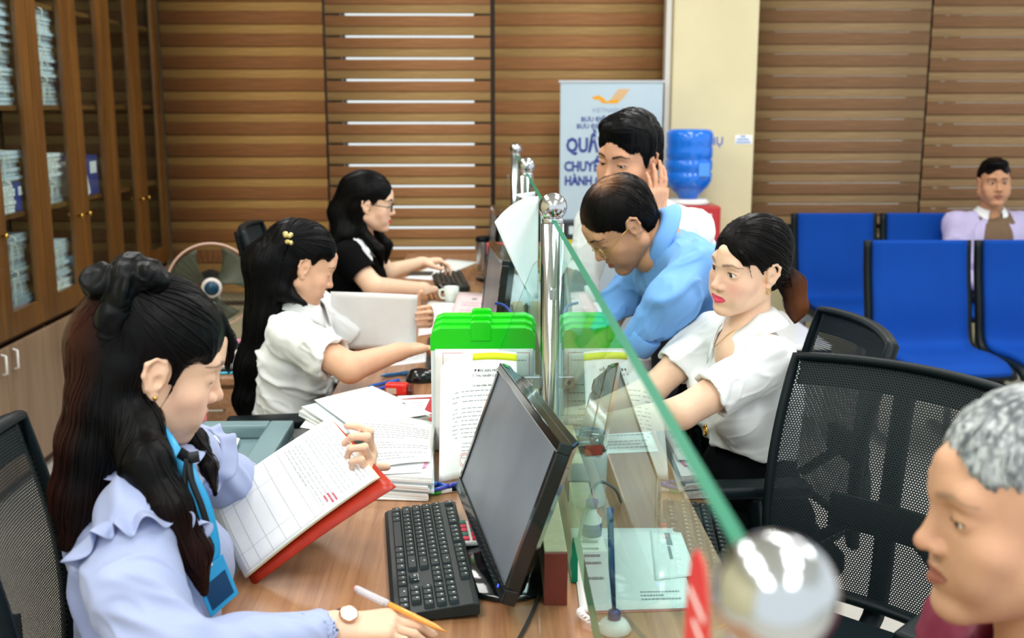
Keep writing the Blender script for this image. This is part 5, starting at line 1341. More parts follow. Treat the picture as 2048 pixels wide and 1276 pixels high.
def torso_ops(S_, neck, pelvis, shR, shL, fwd, chest=(0.165, 0.112), waist=(0.140, 0.105), hip=(0.170, 0.125), k=0.05, bust=0.0, shr=0.052, trap=0.038):
    neck, pelvis, shR, shL = A3(neck), A3(pelvis), A3(shR), A3(shL)
    up = neck-pelvis; L_ = np.linalg.norm(up); up /= L_
    r = shR-shL; r = r-up*(r @ up); r /= np.linalg.norm(r); fw = np.cross(up, r)
    if fw @ A3(fwd) < 0: fw = -fw
    R = np.stack([r, fw, up], 1)
    S_.ell(pelvis+up*L_*0.70, (chest[0], chest[1], L_*0.33), R, k); S_.ell(pelvis+up*L_*0.38, (waist[0], waist[1], L_*0.30), R, k)
    S_.ell(pelvis+up*L_*0.06, (hip[0], hip[1], L_*0.24), R, k)
    S_.cap(shR, shL, shr, None, 0.035)
    S_.cap(neck, shR, trap, shr*0.9, 0.03); S_.cap(neck, shL, trap, shr*0.9, 0.03)
    if bust:
        for s_ in (-1, 1): S_.ell(pelvis+up*L_*0.62+r*s_*0.07+fw*chest[1]*0.72, (0.068, 0.058*bust, 0.068), R, 0.035)
    return R, L_
def legs_ops(S_, hipc, right, kneeR, kneeL, ankR, ankL, r=(0.085, 0.062, 0.045)):
    hipc, right = A3(hipc), A3(right); right = right/np.linalg.norm(right)
    S_.ell(hipc, (0.165, 0.14, 0.12), None, 0.03)
    for s_, kn, an in ((1, kneeR, ankR), (-1, kneeL, ankL)):
        h = hipc+right*s_*0.085
        S_.cap(h, kn, r[0], r[1], 0.03); S_.cap(kn, an, r[1], r[2], 0.02)
def shoes(parent, ankR, ankL, fwd, m):
    fwd = V(fwd).normalized()
    for an in (ankR, ankL):
        S_ = SDF(); a = V(an); S_.cap(a+V((0, 0, -0.03)), a+fwd*0.12+V((0, 0, -0.055)), 0.04, 0.034, 0.02); S_.ell(a+fwd*0.06+V((0, 0, -0.06)), (0.10, 0.10, 0.03), None, 0.02); S_.plane((0, 0, 0.003), (0, 0, -1))
        v, f = S_.mesh(0.008); np_obj('shoe', v, f, m, parent)
def ribbon(path, w, nrm, thick=0.0015, name='strap', m=None, parent=None, n=8):
    pts = catmull(path, n); nr = V(nrm)
    def fn(u, v):
        k = min(int(u*(len(pts)-1)), len(pts)-2); fr = u*(len(pts)-1)-k; p = pts[k].lerp(pts[k+1], fr); t_ = (pts[k+1]-pts[k]).normalized(); s_ = t_.cross(nr).normalized()
        return p + s_*(v-0.5)*w
    return MB().grid(fn, len(pts)-1, 2, thick).build(name, m, parent, world=True, smooth=True)
def skinmat(name): return mat(name, '#ffffff', 0.48, attr='col', sss=0.12, spec=0.35)
m_skin = skinmat('skin')
m_hair = mat('hair', '#ffffff', 0.42, attr='col', spec=0.12); 
def add_body(t, S_, h, skin, H=None, hh=0.002, headkw=None, colkw=None, smooth=1):
    """one skin mesh: limbs, neck and head together"""
    v, f = S_.mesh(h); v = relax(v, f, smooth, 0.4); c = np.tile(lc(skin), (len(v), 1))*(1+0.03*vnoise(v @ rx(0.6) @ rz(0.4)*45, 2)+0.03*vnoise(v*190, 5))[:, None]
    if H is not None:
        v2, f2 = head_ops(H, **(headkw or {})).mesh(hh); v2 = relax(v2, f2, 2, 0.35)
        c2 = skin_cols(H, v2, skin, **(colkw or {})); f = np.concatenate([f, f2+len(v)]); v = np.concatenate([v, v2]); c = np.concatenate([c, c2])
    return np_obj('body', v, f, m_skin, t, np.clip(c, 0, 1))
def add_cloth(t, S_, h, m, name, amp=0.003, freq=14, axis=(0, 0, 1), seed=1, sm=2, st=0.45):
    v, f = S_.mesh(h); v = relax(v, f, sm, 0.5)
    if amp: v = folds(v, f, amp, freq, axis, st, seed)
    return np_obj(name, v, f, m, t), v, f
def collar_strip(t, c, right, fwd, up, rad, hgt, flare, m, name='collar', open_=0.35, tip=0.03, n=28, drop=0.02):
    """shirt collar: stand plus folded leaf, open at the front"""
    c, right, fwd, up = V(c), V(right).normalized(), V(fwd).normalized(), V(up).normalized()
    def ring(u): a = -math.pi/2 + open_ + (2*math.pi-2*open_)*u; return a
    def fn(u, v):
        a = ring(u)+math.pi; rr = rad
        d = right*math.cos(a)*1.0 + fwd*math.sin(a)*1.05
        front = max(0.0, math.sin(a))  # 1 at the front
        base = c + d*rr - up*drop*front
        if v < 0.4: q = v/0.4; return base + up*hgt*q - d*0.002
        q = (v-0.4)/0.6; ti = tip*front**3
        return base + up*hgt*(1-q*1.15) + d*(0.004+flare*q) - up*(ti*q) 
    return MB().grid(fn, n, 8, 0.0018).build(name, m, t, world=True, smooth=True)
# ================================================================== people
m_white_sh = mat('white_shirt', '#eef2f3', 0.75, bump=0.12, bscale=900, sheen=0.1)
m_trouser = mat('black_trousers', '#05070a', 0.85, spec=0.12); m_shoe = mat('black_shoes', '#101010', 0.4)
m_gold = MATS['banner_gold']; m_goldm = mat('gold_metal', '#d9b25a', 0.2, 1.0)
def sleeve_end(S_, end, d, r):
    """hollow, flat sleeve opening at the end of a sleeve"""
    d = A3(d); d /= np.linalg.norm(d); e = A3(end)
    S_.ell(e+d*0.060, (0.085, 0.085, 0.058), np.stack(_perp(d), 1), 0.004, 'sub')
    S_.cap(e-d*0.03, e+d*0.05, r, None, 0.004, 'sub')
def _perp(d):
    a = np.array([0, 0, 1.0]) if abs(d[2]) < 0.9 else np.array([1.0, 0, 0]); x = np.cross(a, d); x /= np.linalg.norm(x); y = np.cross(d, x); return [x, y, d]
def hairmesh(t, S_, h, base, dirfn, n, steps, step, r, seed, H, mask=None, amp=0.0015, var=0.5, tint=None, colfn=None, name='hair', wob=0.12):
    v, f = S_.mesh(h); v = relax(v, f, 2, 0.5); v = folds(v, f, amp, 60, (0, 0, 1), 0.2, seed)
    c = np.tile(lc(base), (len(v), 1))*(1+0.12*vnoise(v @ rx(0.7) @ rz(0.5)*240, 2))[:, None]
    if colfn is not None: c = colfn(v, c)
    o = np_obj(name, v, f, m_hair, t, np.clip(c, 0, 1))
    sm = None if mask is None else mask(v)
    v2, f2, c2 = strand_mesh(v, f, dirfn, n, steps, step, r, random.Random(seed), sm, base=base, var=var, tint=tint, wob=wob)
    if colfn is not None: c2 = colfn(v2, c2)
    np_obj('hair_strands', v2, f2, m_hair, o, np.clip(c2, 0, 1), kind='stuff')
    return o
def cap_hair(H, S_, th=0.010, front=0.0, low=-0.03, fw=0.0, side=0.0):
    """hair close to the skull, cut away over the face"""
    H.ell(S_, (0, -0.017, 0.041), (0.0755+th+side, 0.097+th, 0.084+th), 0.012)
    H.ell(S_, (0, -0.045, -0.010), (0.066+th, 0.058+th, 0.060), 0.02)
def face_cut(H, S_, zf=0.062, zside=-0.01, fwd=0.0, k=0.006):
    H.ell(S_, (0, 0.114+fwd, zf-0.114), (0.100, 0.080, 0.114), k, 'sub')
    for sx in (-1, 1): H.ell(S_, (sx*0.078, 0.054+fwd, zside-0.060), (0.040, 0.040, 0.075), 0.012, 'sub')
def glasses(t, H, m, rad=(0.024, 0.017), wire=0.0012, down=0.004):
    g = MB(); n = 20
    for sx in (-1, 1):
        pts = []
        for k in range(n):
            a = 2*math.pi*k/n; ca, sa = math.cos(a), math.sin(a)
            pts.append(H.w((sx*0.032+rad[0]*math.copysign(abs(ca)**0.75, ca), 0.098-0.35*abs(abs(sx*0.032+rad[0]*ca)-0.02)*0.5, -0.001-down+rad[1]*math.copysign(abs(sa)**0.75, sa))))
        g.tube([V(p) for p in pts], wire*H.s, 6, closed=True)
        g.tube([V(H.w(q)) for q in ((sx*0.056, 0.090, 0.004-down), (sx*0.072, 0.078, 0.005-down), (sx*0.079, 0.03, 0.006), (sx*0.079, -0.005, 0.012), (sx*0.078, -0.018, 0.002))], wire*H.s, 6)
    g.tube([V(H.w(q)) for q in ((-0.009, 0.100, 0.003-down), (0, 0.104, 0.006-down), (0.009, 0.100, 0.003-down))], wire*H.s, 6)
    o = g.build('glasses', m, t, world=True, smooth=True)
    for sx in (-1, 1):
        MB().grid(lambda u, v: V(H.w((sx*0.032+rad[0]*0.92*(2*u-1)*math.sqrt(max(0, 1-(2*v-1)**4*0.6)), 0.0965-0.35*abs(abs(sx*0.032+rad[0]*(2*u-1))-0.02)*0.5, -0.001-down+rad[1]*0.9*(2*v-1)))), 6, 6, 0.0008).build('lens', glass_mat('lens_glass', (0.96, 0.98, 0.98)), o, world=True, smooth=True)
def ruffle(t, fn_base, fn_out, fn_wave, waves, w, amp, m, name, n=160):
    def fn(u, v):
        b = V(fn_base(u)); o = V(fn_out(u)).normalized(); wv = V(fn_wave(u)).normalized()
        ph = 2*math.pi*waves*u + 1.5*math.sin(7*u*3.1)
        return b + o*w*v*(0.85+0.15*math.sin(ph*0.37+1)) + wv*amp*(v**0.8)*math.sin(ph) + o*amp*0.4*v*math.cos(ph)
    return MB().grid(fn, n, 5, 0.0012).build(name, m, t, world=True, smooth=True)

# ------------------------------------------------------------------ 1: woman in lilac, nearest on the left
def person_lilac():
    skin = '#e8c0a4'
    m_bl = mat('lilac_blouse', '#9eaad0', 0.55, bump=0.08, bscale=600, sheen=0.15)
    t = thing('person', 'woman in a ruffled lilac blouse with a black bow scrunchie, reading a certificate', 'person', (-0.52, 1.60, 0))
    H = Head((-0.492, 1.60, 1.156), 24, -17, -6, 0.985)
    neck = V((-0.520, 1.592, 1.005)); pel = V((-0.545, 1.60, 0.53)); shR = V((-0.500, 1.475, 0.965)); shL = V((-0.500, 1.745, 0.965))
    elR = V((-0.425, 1.335, 0.806)); wrR = V((-0.222, 1.470, 0.792)); elL = V((-0.425, 1.925, 0.815)); wrL = V((-0.255, 1.885, 0.880))
    S_ = SDF(); S_.cap(H.w((0, -0.022, -0.05)), neck, 0.047, 0.052, 0.01); S_.cap(neck, pel, 0.05, 0.05, 0.02); S_.cap(neck, shR, 0.045, 0.03, 0.02); S_.cap(neck, shL, 0.045, 0.03, 0.02)
    S_.cap(shR, elR, 0.035, 0.032, 0.01); S_.cap(elR, wrR, 0.034, 0.024, 0.01); S_.cap(shL, elL, 0.035, 0.032, 0.01); S_.cap(elL, wrL, 0.033, 0.023, 0.01)
    fd = Zp(866, 1243, 0.788)-wrR
    hand_ops(S_, wrR, fd, (0.1, 0.12, -1), 'R', curls=[(0.25, 0.45, 0.3), (0.3, 0.35, 0.25), (0.35, 0.4, 0.3), (0.4, 0.45, 0.3)], thumb=(0.92, 0.22, 0.30), sc=0.93)
    pB, pC = P(660, 835, 1.87), P(755, 955, 1.72); ed = pB.lerp(pC, 0.72)
    hand_ops(S_, ed+V((-0.050, 0.030, -0.048)), (0.72, -0.20, 0.55), (-0.45, -0.45, 0.80), 'L', curls=[(0.85, 1.0, 0.35), (1.0, 1.35, 0.9), (1.05, 1.5, 1.1), (1.1, 1.6, 1.2)], thumb=(0.35, 0.15, -0.95), sc=0.90)
    S_.cap(wrL, ed+V((-0.050, 0.030, -0.048)), 0.023, 0.021, 0.01)
    add_body(t, S_, 0.0032, skin, H, 0.002, dict(eyes='shut', smile=-0.5), dict(lip='#d9606a', eyes='shut', blush=0.2, browk=0.7))
    # blouse
    B = SDF(); R, L_ = torso_ops(B, neck-V((0, 0, 0.02)), pel, shR, shL, (1, 0, 0), (0.150, 0.105), (0.125, 0.100), (0.150, 0.120), 0.05, 0.85, 0.044, 0.034)
    B.chain([shR, shR.lerp(elR, 0.45)+V((-0.012, -0.012, 0)), elR, elR.lerp(wrR, 0.45), elR.lerp(wrR, 0.80)], [0.056, 0.066, 0.062, 0.050, 0.037], 0.022)
    B.cap(elR.lerp(wrR, 0.78), elR.lerp(wrR, 0.94), 0.031, 0.030, 0.006)
    B.chain([shL, shL.lerp(elL, 0.5), elL, elL.lerp(wrL, 0.55), elL.lerp(wrL, 0.85)], [0.050, 0.050, 0.046, 0.040, 0.032], 0.022)
    B.cap(neck+V((0, 0, 0.09)), neck-V((-0.004, 0, 0.0)), 0.053, 0.047, 0.006, 'sub')
    d = (wrR-elR); sleeve_end(B, elR.lerp(wrR, 0.965), d, 0.027)
    add_cloth(t, B, 0.0042, m_bl, 'blouse', 0.0105, 10, (0.5, 0.35, -0.75), 3, 3, 0.35)
    MB().lathe([(0.0335, 0), (0.0335, 0.002), (0.0335, 0.030), (0.0325, 0.032)], 24, along(elR.lerp(wrR, 0.80), wrR)).build('cuff', m_bl, t, world=True, smooth=True)
    # armhole ruffle and collar ruffles
    ad = (elR-shR).normalized(); e1 = V((0, 0, 1)); e1 = (e1-ad*e1.dot(ad)).normalized(); e2 = ad.cross(e1)
    cen = shR+ad*0.020
    ang = lambda u: math.radians(-165+330*u)
    rad = lambda u: (e1*math.cos(ang(u))*1.0 + e2*math.sin(ang(u))*1.05)
    ruffle(t, lambda u: cen+rad(u)*0.057, lambda u: rad(u)*0.75+ad*0.9, lambda u: rad(u)-ad*0.7, 11, 0.050, 0.0125, m_bl, 'shoulder_ruffle', 260)
    ad2 = (elL-shL).normalized(); f1 = (V((0, 0, 1))-ad2*ad2.z).normalized(); f2 = ad2.cross(f1)
    r2 = lambda u: f1*math.cos(ang(u))+f2*math.sin(ang(u))
    ruffle(t, lambda u: shL+ad2*0.02+r2(u)*0.056, lambda u: r2(u)*0.75+ad2*0.9, lambda u: r2(u)-ad2*0.7, 8, 0.032, 0.006, m_bl, 'shoulder_ruffle')
    nr = lambda u: V((math.cos(2*math.pi*u), math.sin(2*math.pi*u), 0))
    ruffle(t, lambda u: neck+V((0.002, 0, 0.022))+nr(u)*0.052, lambda u: nr(u)+V((0, 0, -0.25)), lambda u: V((0, 0, 1)), 8, 0.042, 0.010, m_bl, 'collar_ruffle')
    ruffle(t, lambda u: neck+V((0.002, 0, 0.036))+nr(u)*0.050, lambda u: nr(u)*0.5+V((0, 0, 1.0)), lambda u: nr(u), 14, 0.016, 0.003, m_bl, 'stand_collar')
    # lanyard, badge, ribbon
    m_lan = mat('lanyard_blue', '#2f9fd6', 0.35)
    fr = lambda px, py, Y: P(px, py, Y)
    ribbon([fr(312, 842, 1.545), fr(330, 870, 1.525), fr(352, 905, 1.51), fr(385, 985, 1.50), fr(415, 1075, 1.50), fr(425, 1140, 1.50)], 0.016, (0.5, -0.8, 0.2), 0.0012, 'lanyard', m_lan, t)
    ribbon([fr(372, 905, 1.55), fr(385, 950, 1.52), fr(412, 1010, 1.51), fr(430, 1090, 1.505), fr(426, 1140, 1.50)], 0.015, (0.6, -0.7, 0.2), 0.0012, 'lanyard', m_lan, t)
    bc = fr(432, 1168, 1.495); Mb = frame(bc, V((0.55, 0.55, 0.35)).normalized(), V((-0.25, -0.15, 0.95)).normalized(), V((0.5, -0.75, 0.1)).normalized())
    bd = MB().box((-0.026, -0.038, -0.0015), (0.026, 0.032, 0.0015), Mb).build('id_badge', m_lan, t, world=True, bevel=0.002)
    MB().box((-0.020, -0.030, 0.0015), (0.020, 0.010, 0.0020), Mb).build('badge_card', mat('badge_card', '#0f3f66', 0.3), bd, world=True)
    MB().box((-0.006, 0.030, -0.003), (0.006, 0.050, 0.004), Mb).build('badge_clip', m_paper, bd, world=True, bevel=0.001)
    m_rib = mat('black_ribbon', '#0c0f14', 0.5)
    ribbon([fr(360, 905, 1.50), fr(378, 915, 1.485), fr(398, 912, 1.49)], 0.016, (0.4, -0.9, 0.1), 0.002, 'neck_bow', m_rib, t)
    ribbon([fr(378, 918, 1.485), fr(383, 960, 1.478), fr(402, 1010, 1.475), fr(418, 1062, 1.478)], 0.009, (0.4, -0.9, 0.1), 0.0012, 'ribbon_tail', m_rib, t)
    ribbon([fr(374, 918, 1.485), fr(370, 965, 1.478), fr(378, 1010, 1.472)], 0.008, (0.4, -0.9, 0.1), 0.0012, 'ribbon_tail', m_rib, t)
    # hair
    G = V(H.w((0.018, -0.070, 0.098)))
    Hs = SDF(); cap_hair(H, Hs, 0.010); face_cut(H, Hs, 0.064, 0.022, 0.0)
    for x in (-0.045, -0.030, -0.015, 0.0): H.cap(Hs, (x, 0.070, 0.092), (x-0.004, 0.104, 0.050), 0.009, 0.008, 0.008); H.cap(Hs, (x-0.004, 0.104, 0.050), (x-0.008, 0.110, 0.004), 0.008, 0.003, 0.006)
    H.cap(Hs, (0.068, 0.022, 0.020), (0.073, 0.016, -0.030), 0.006, 0.002, 0.006)
    back = [H.w((0.02, -0.075, 0.085)), H.w((0.02, -0.088, 0.02)), P(222, 760, 1.56), P(190, 880, 1.54), P(160, 990, 1.53), P(140, 1080, 1.52)]
    Hs.chain(back, [0.034, 0.040, 0.050, 0.046, 0.036, 0.016], 0.03)
    Hs.chain([H.w((-0.03, -0.08, 0.0)), P(262, 820, 1.64), P(240, 930, 1.62)], [0.045, 0.045, 0.03], 0.03)
    near = [H.w((0.054, -0.058, -0.005)), H.w((0.046, -0.072, -0.06)), P(268, 850, 1.525), P(292, 925, 1.48), P(338, 1015, 1.455), P(388, 1100, 1.462), P(408, 1185, 1.475)]
    Hs.chain(near, [0.030, 0.036, 0.036, 0.033, 0.028, 0.021, 0.005], 0.02)
    far = [H.w((-0.05, -0.01, -0.05)), P(392, 880, 1.62), P(418, 935, 1.58), P(430, 985, 1.56)]
    Hs.chain(far, [0.022, 0.016, 0.012, 0.004], 0.012)
    H.ell(Hs, (0.083, -0.004, -0.004), (0.020, 0.024, 0.034), 0.004, 'sub')
    zg = H.c[2]
    def dr(p):
        l = H.loc(np.array([tuple(p)]))[0]
        if l[2] > 0.02 and l[1] < 0.075: return (G-p).normalized() + V((0, 0, -0.15))
        if l[1] > 0.075: return V((0.2, 0.1, -1))
        if p.x > -0.47 and p.z < 1.1: return V((0.28, -0.02, -1))
        return V((-0.22, -0.05, -1))
    def cf(v, c):
        l = H.loc(v); w = np.clip((-l[:, 1]-0.085)/0.05, 0, 1)*0.8 + np.clip((1.02-v[:, 2])/0.25, 0, 0.8)*0.7; w = np.clip(w, 0, 0.85)[:, None]
        return c*(1-w)+lc('#3a1a10')*w*(c.mean(1)/c.mean())[:, None]
    hair = hairmesh(t, Hs, 0.0034, '#050506', dr, 620, 26, 0.011, 0.0018, 5, H, None, 0.001, 0.5, None, cf)
    # scrunchie
    Q = SDF(); rr = random.Random(2)
    for k in range(9):
        a = 2*math.pi*k/9; c = V(H.w((0.020+0.030*math.cos(a), -0.072-0.010*math.cos(a)*0.5, 0.105+0.030*math.sin(a))))
        Q.ell(c, (0.021+0.006*rr.random(), 0.020, 0.017+0.008*rr.random()), orient(rr.uniform(0, 180), rr.uniform(-40, 40), 0), 0.007)
    for (x, y, z), r3 in (((0.050, -0.085, 0.065), (0.026, 0.022, 0.030)), ((0.045, -0.05, 0.135), (0.030, 0.024, 0.022)), ((0.03, -0.11, 0.105), (0.024, 0.026, 0.028)), ((0.052, -0.088, 0.028), (0.018, 0.016, 0.026))):
        Q.ell(H.w((x, y, z)), r3, H.R, 0.008)
    add_cloth(t, Q, 0.003, mat('satin_black', '#040608', 0.4, bump=0.3, bscale=300, spec=0.15), 'bow_scrunchie', 0.008, 30, (0.3, 0.5, 1), 4, 1, 0.4)
    e = V(H.w((0.080, -0.003, -0.030))); MB().lathe([(0.0005, -0.0035), (0.0025, -0.0025), (0.0035, 0), (0.0025, 0.0025), (0.0005, 0.0035)], 12, Matrix.Translation(e)).build('earring', m_goldm, t, world=True, smooth=True)
    # watch
    wd = (wrR-elR).normalized(); wc = wrR + wd*0.014
    Mw = along(wc-wd*0.006, wc+wd)
    ww = MB().lathe([(0.0255, 0), (0.0270, 0.001), (0.0270, 0.011), (0.0255, 0.012)], 28, Mw).build('watch', mat('watch_strap', '#4a3036', 0.5), t, world=True, smooth=True)
    up = V((0.05, -0.55, 0.83)); up = (up-wd*up.dot(wd)).normalized(); MW = frame(wc+up*0.0265, wd, up.cross(wd), up)
    MB().lathe([(0.0005, 0), (0.0135, 0), (0.0140, 0.002), (0.0135, 0.006), (0.0118, 0.0068), (0.0115, 0.0060), (0.0005, 0.0060)], 28, MW).build('watch_case', mat('rose_gold', '#d8b39a', 0.2, 1.0), ww, world=True, smooth=True)
    MB().lathe([(0.0005, 0.0061), (0.0112, 0.0061), (0.0112, 0.0064), (0.0005, 0.0064)], 28, MW).build('watch_dial', m_paper, ww, world=True)
    # legs under the counter
    Lg = SDF(); legs_ops(Lg, pel-V((0.0, 0, 0.02)), shR-shL, (-0.10, 1.50, 0.50), (-0.10, 1.70, 0.50), (-0.12, 1.50, 0.09), (-0.12, 1.70, 0.09))
    add_cloth(t, Lg, 0.009, m_trouser, 'trousers', 0.003); shoes(t, (-0.12, 1.50, 0.09), (-0.12, 1.70, 0.09), (1, 0, 0), m_shoe)
    return t
person_lilac()
# certificate in her hand
def cert():
    A, B, C_, D = P(420, 1000, 1.84), P(660, 835, 1.87), P(755, 955, 1.72), P(490, 1155, 1.69)
    n = (B-A).cross(D-A).normalized(); n = n if n.z > 0 else -n
    t = thing('certificate', 'open certificate with red cover and ruled white pages held over the desk', 'certificate', D)
    bp = lambda u, v: n*(0.010*math.sin(v*math.pi)*(1-u)*0.8 + 0.006*math.sin(u*math.pi))
    fn = bil([A, B, C_, D], bp)
    MB().grid(fn, 16, 12, 0.0008).build('page', m_paper, t, world=True, smooth=True)
    fl = bil([A, B, C_+(C_-D).normalized()*0.003, D], lambda u, v: bp(u, v)-n*0.004*(0.3+0.7*v)); MB().grid(fl, 16, 12, 0.0012).build('inner_page', mat('page_cream', '#e9e6b8', 0.6), t, world=True, smooth=True)
    off = (C_-B).normalized()*0.034 - n*0.020
    fc = bil([A-n*0.004, B-n*0.004, P(785, 966, 1.70)-n*0.004, D+off*0.25-n*0.006], lambda u, v: bp(u, v)-n*0.010*v)
    MB().grid(fc, 16, 12, 0.0016).build('cover', mat('cover_red', '#b5331f', 0.35, vary=0.15, vscale=60), t, world=True, smooth=True)
    rect_lines(fn, [((0.03, 0.03), (0.03, 0.97)), ((0.055, 0.03), (0.055, 0.97)), ((0.03, 0.03), (0.5, 0.03)), ((0.03, 0.97), (0.62, 0.97)), ((0.14, 0.03), (0.14, 0.97)), ((0.24, 0.03), (0.24, 0.97)), ((0.34, 0.03), (0.34, 0.97)), ((0.45, 0.03), (0.45, 0.97)), ((0.56, 0.03), (0.56, 0.97)), ((0.03, 0.28), (0.56, 0.28)), ((0.03, 0.80), (0.62, 0.80)), ((0.62, 0.40), (0.62, 0.97))], 0.0011, 0.0012).build('ruled_lines', m_ink, t, world=True, fix=False)
    dashes(fn, (0.08, 0.92, 0.60, 0.98), 14, 4, 0.9, 0.25, 'v', eps=0.0012).build('print', mat('ink_pale', '#b5bec2', 0.7), t, world=True, fix=False, kind='stuff')
    dashes(fn, (0.82, 0.95, 0.66, 0.74), 3, 4, 1.0, 0.5, 'v', eps=0.0012).build('red_signature', m_inkr, t, world=True, fix=False, kind='stuff')
    em = MB()
    for rr_ in (0.014, 0.010):
        em.tube([fc(0.66+rr_/0.27*math.cos(w), 0.93+rr_/0.19*0.4*math.sin(w))+n*0.0002 for w in [k*2*math.pi/24 for k in range(24)]], 0.0007, 4, closed=True)
    em.build('gold_emblem', mat('emblem_gold', '#c9973a', 0.35, 0.6), t, world=True)
cert()
nib, top_ = Zp(893, 1264, 0.777), P(708, 1175, 1.535)
dd = (top_-nib); L_ = dd.length; Mp = along(nib, top_)
t = thing('gel_pen', 'orange gel pen with a clear cap held over the keyboard', 'pen', nib)
MB().lathe([(0.0008, 0), (0.0022, 0.010), (0.0042, 0.020), (0.0044, L_*0.66)], 14, Mp).build('barrel', mat('pen_orange', '#f5a54a', 0.25, coat=0.3), t, world=True, smooth=True)
cp = MB().lathe([(0.0052, L_*0.62), (0.0056, L_*0.64), (0.0054, L_*0.97), (0.0040, L_*0.985)], 14, Mp).build('clear_cap', mat('cap_clear', '#e8e4ea', 0.15, trans=0.4), t, world=True, smooth=True)
MB().box((0.0052, -0.002, L_*0.66), (0.0075, 0.002, L_*0.94), Mp).build('clip', MATS['cap_clear'], cp, world=True)
MB().lathe([(0.0045, L_*0.97), (0.0045, L_*0.99), (0.0025, L_)], 14, Mp).build('end_plug', mat('plug_pink', '#e58f8c', 0.3), t, world=True, smooth=True)

# ------------------------------------------------------------------ helpers for simpler dress
def seated_legs(t, pel, right, fwd, m=m_trouser, ln=0.42):
    pel, right, fwd = V(pel), V(right).normalized(), V(fwd).normalized(); kz = 0.50
    k = [pel+fwd*ln+right*s_*0.10 for s_ in (1, -1)]; k = [V((q.x, q.y, kz)) for q in k]; a = [V((q.x, q.y, 0.09))-fwd*0.02 for q in k]
    Lg = SDF(); legs_ops(Lg, pel-V((0, 0, 0.03)), right, k[0], k[1], a[0], a[1]); o, _, _ = add_cloth(t, Lg, 0.009, m, 'trousers', 0.003); shoes(t, a[0], a[1], fwd, m_shoe)
    return o
def short_hair_dir(H):
    def dr(p):
        l = H.loc(np.array([tuple(p)]))[0]; w = np.array([l[0]*6, 0.35 if l[2] > 0.07 else -0.25, -0.3 if l[2] > 0.09 else -1.0]); return V(H.R @ w)
    return dr
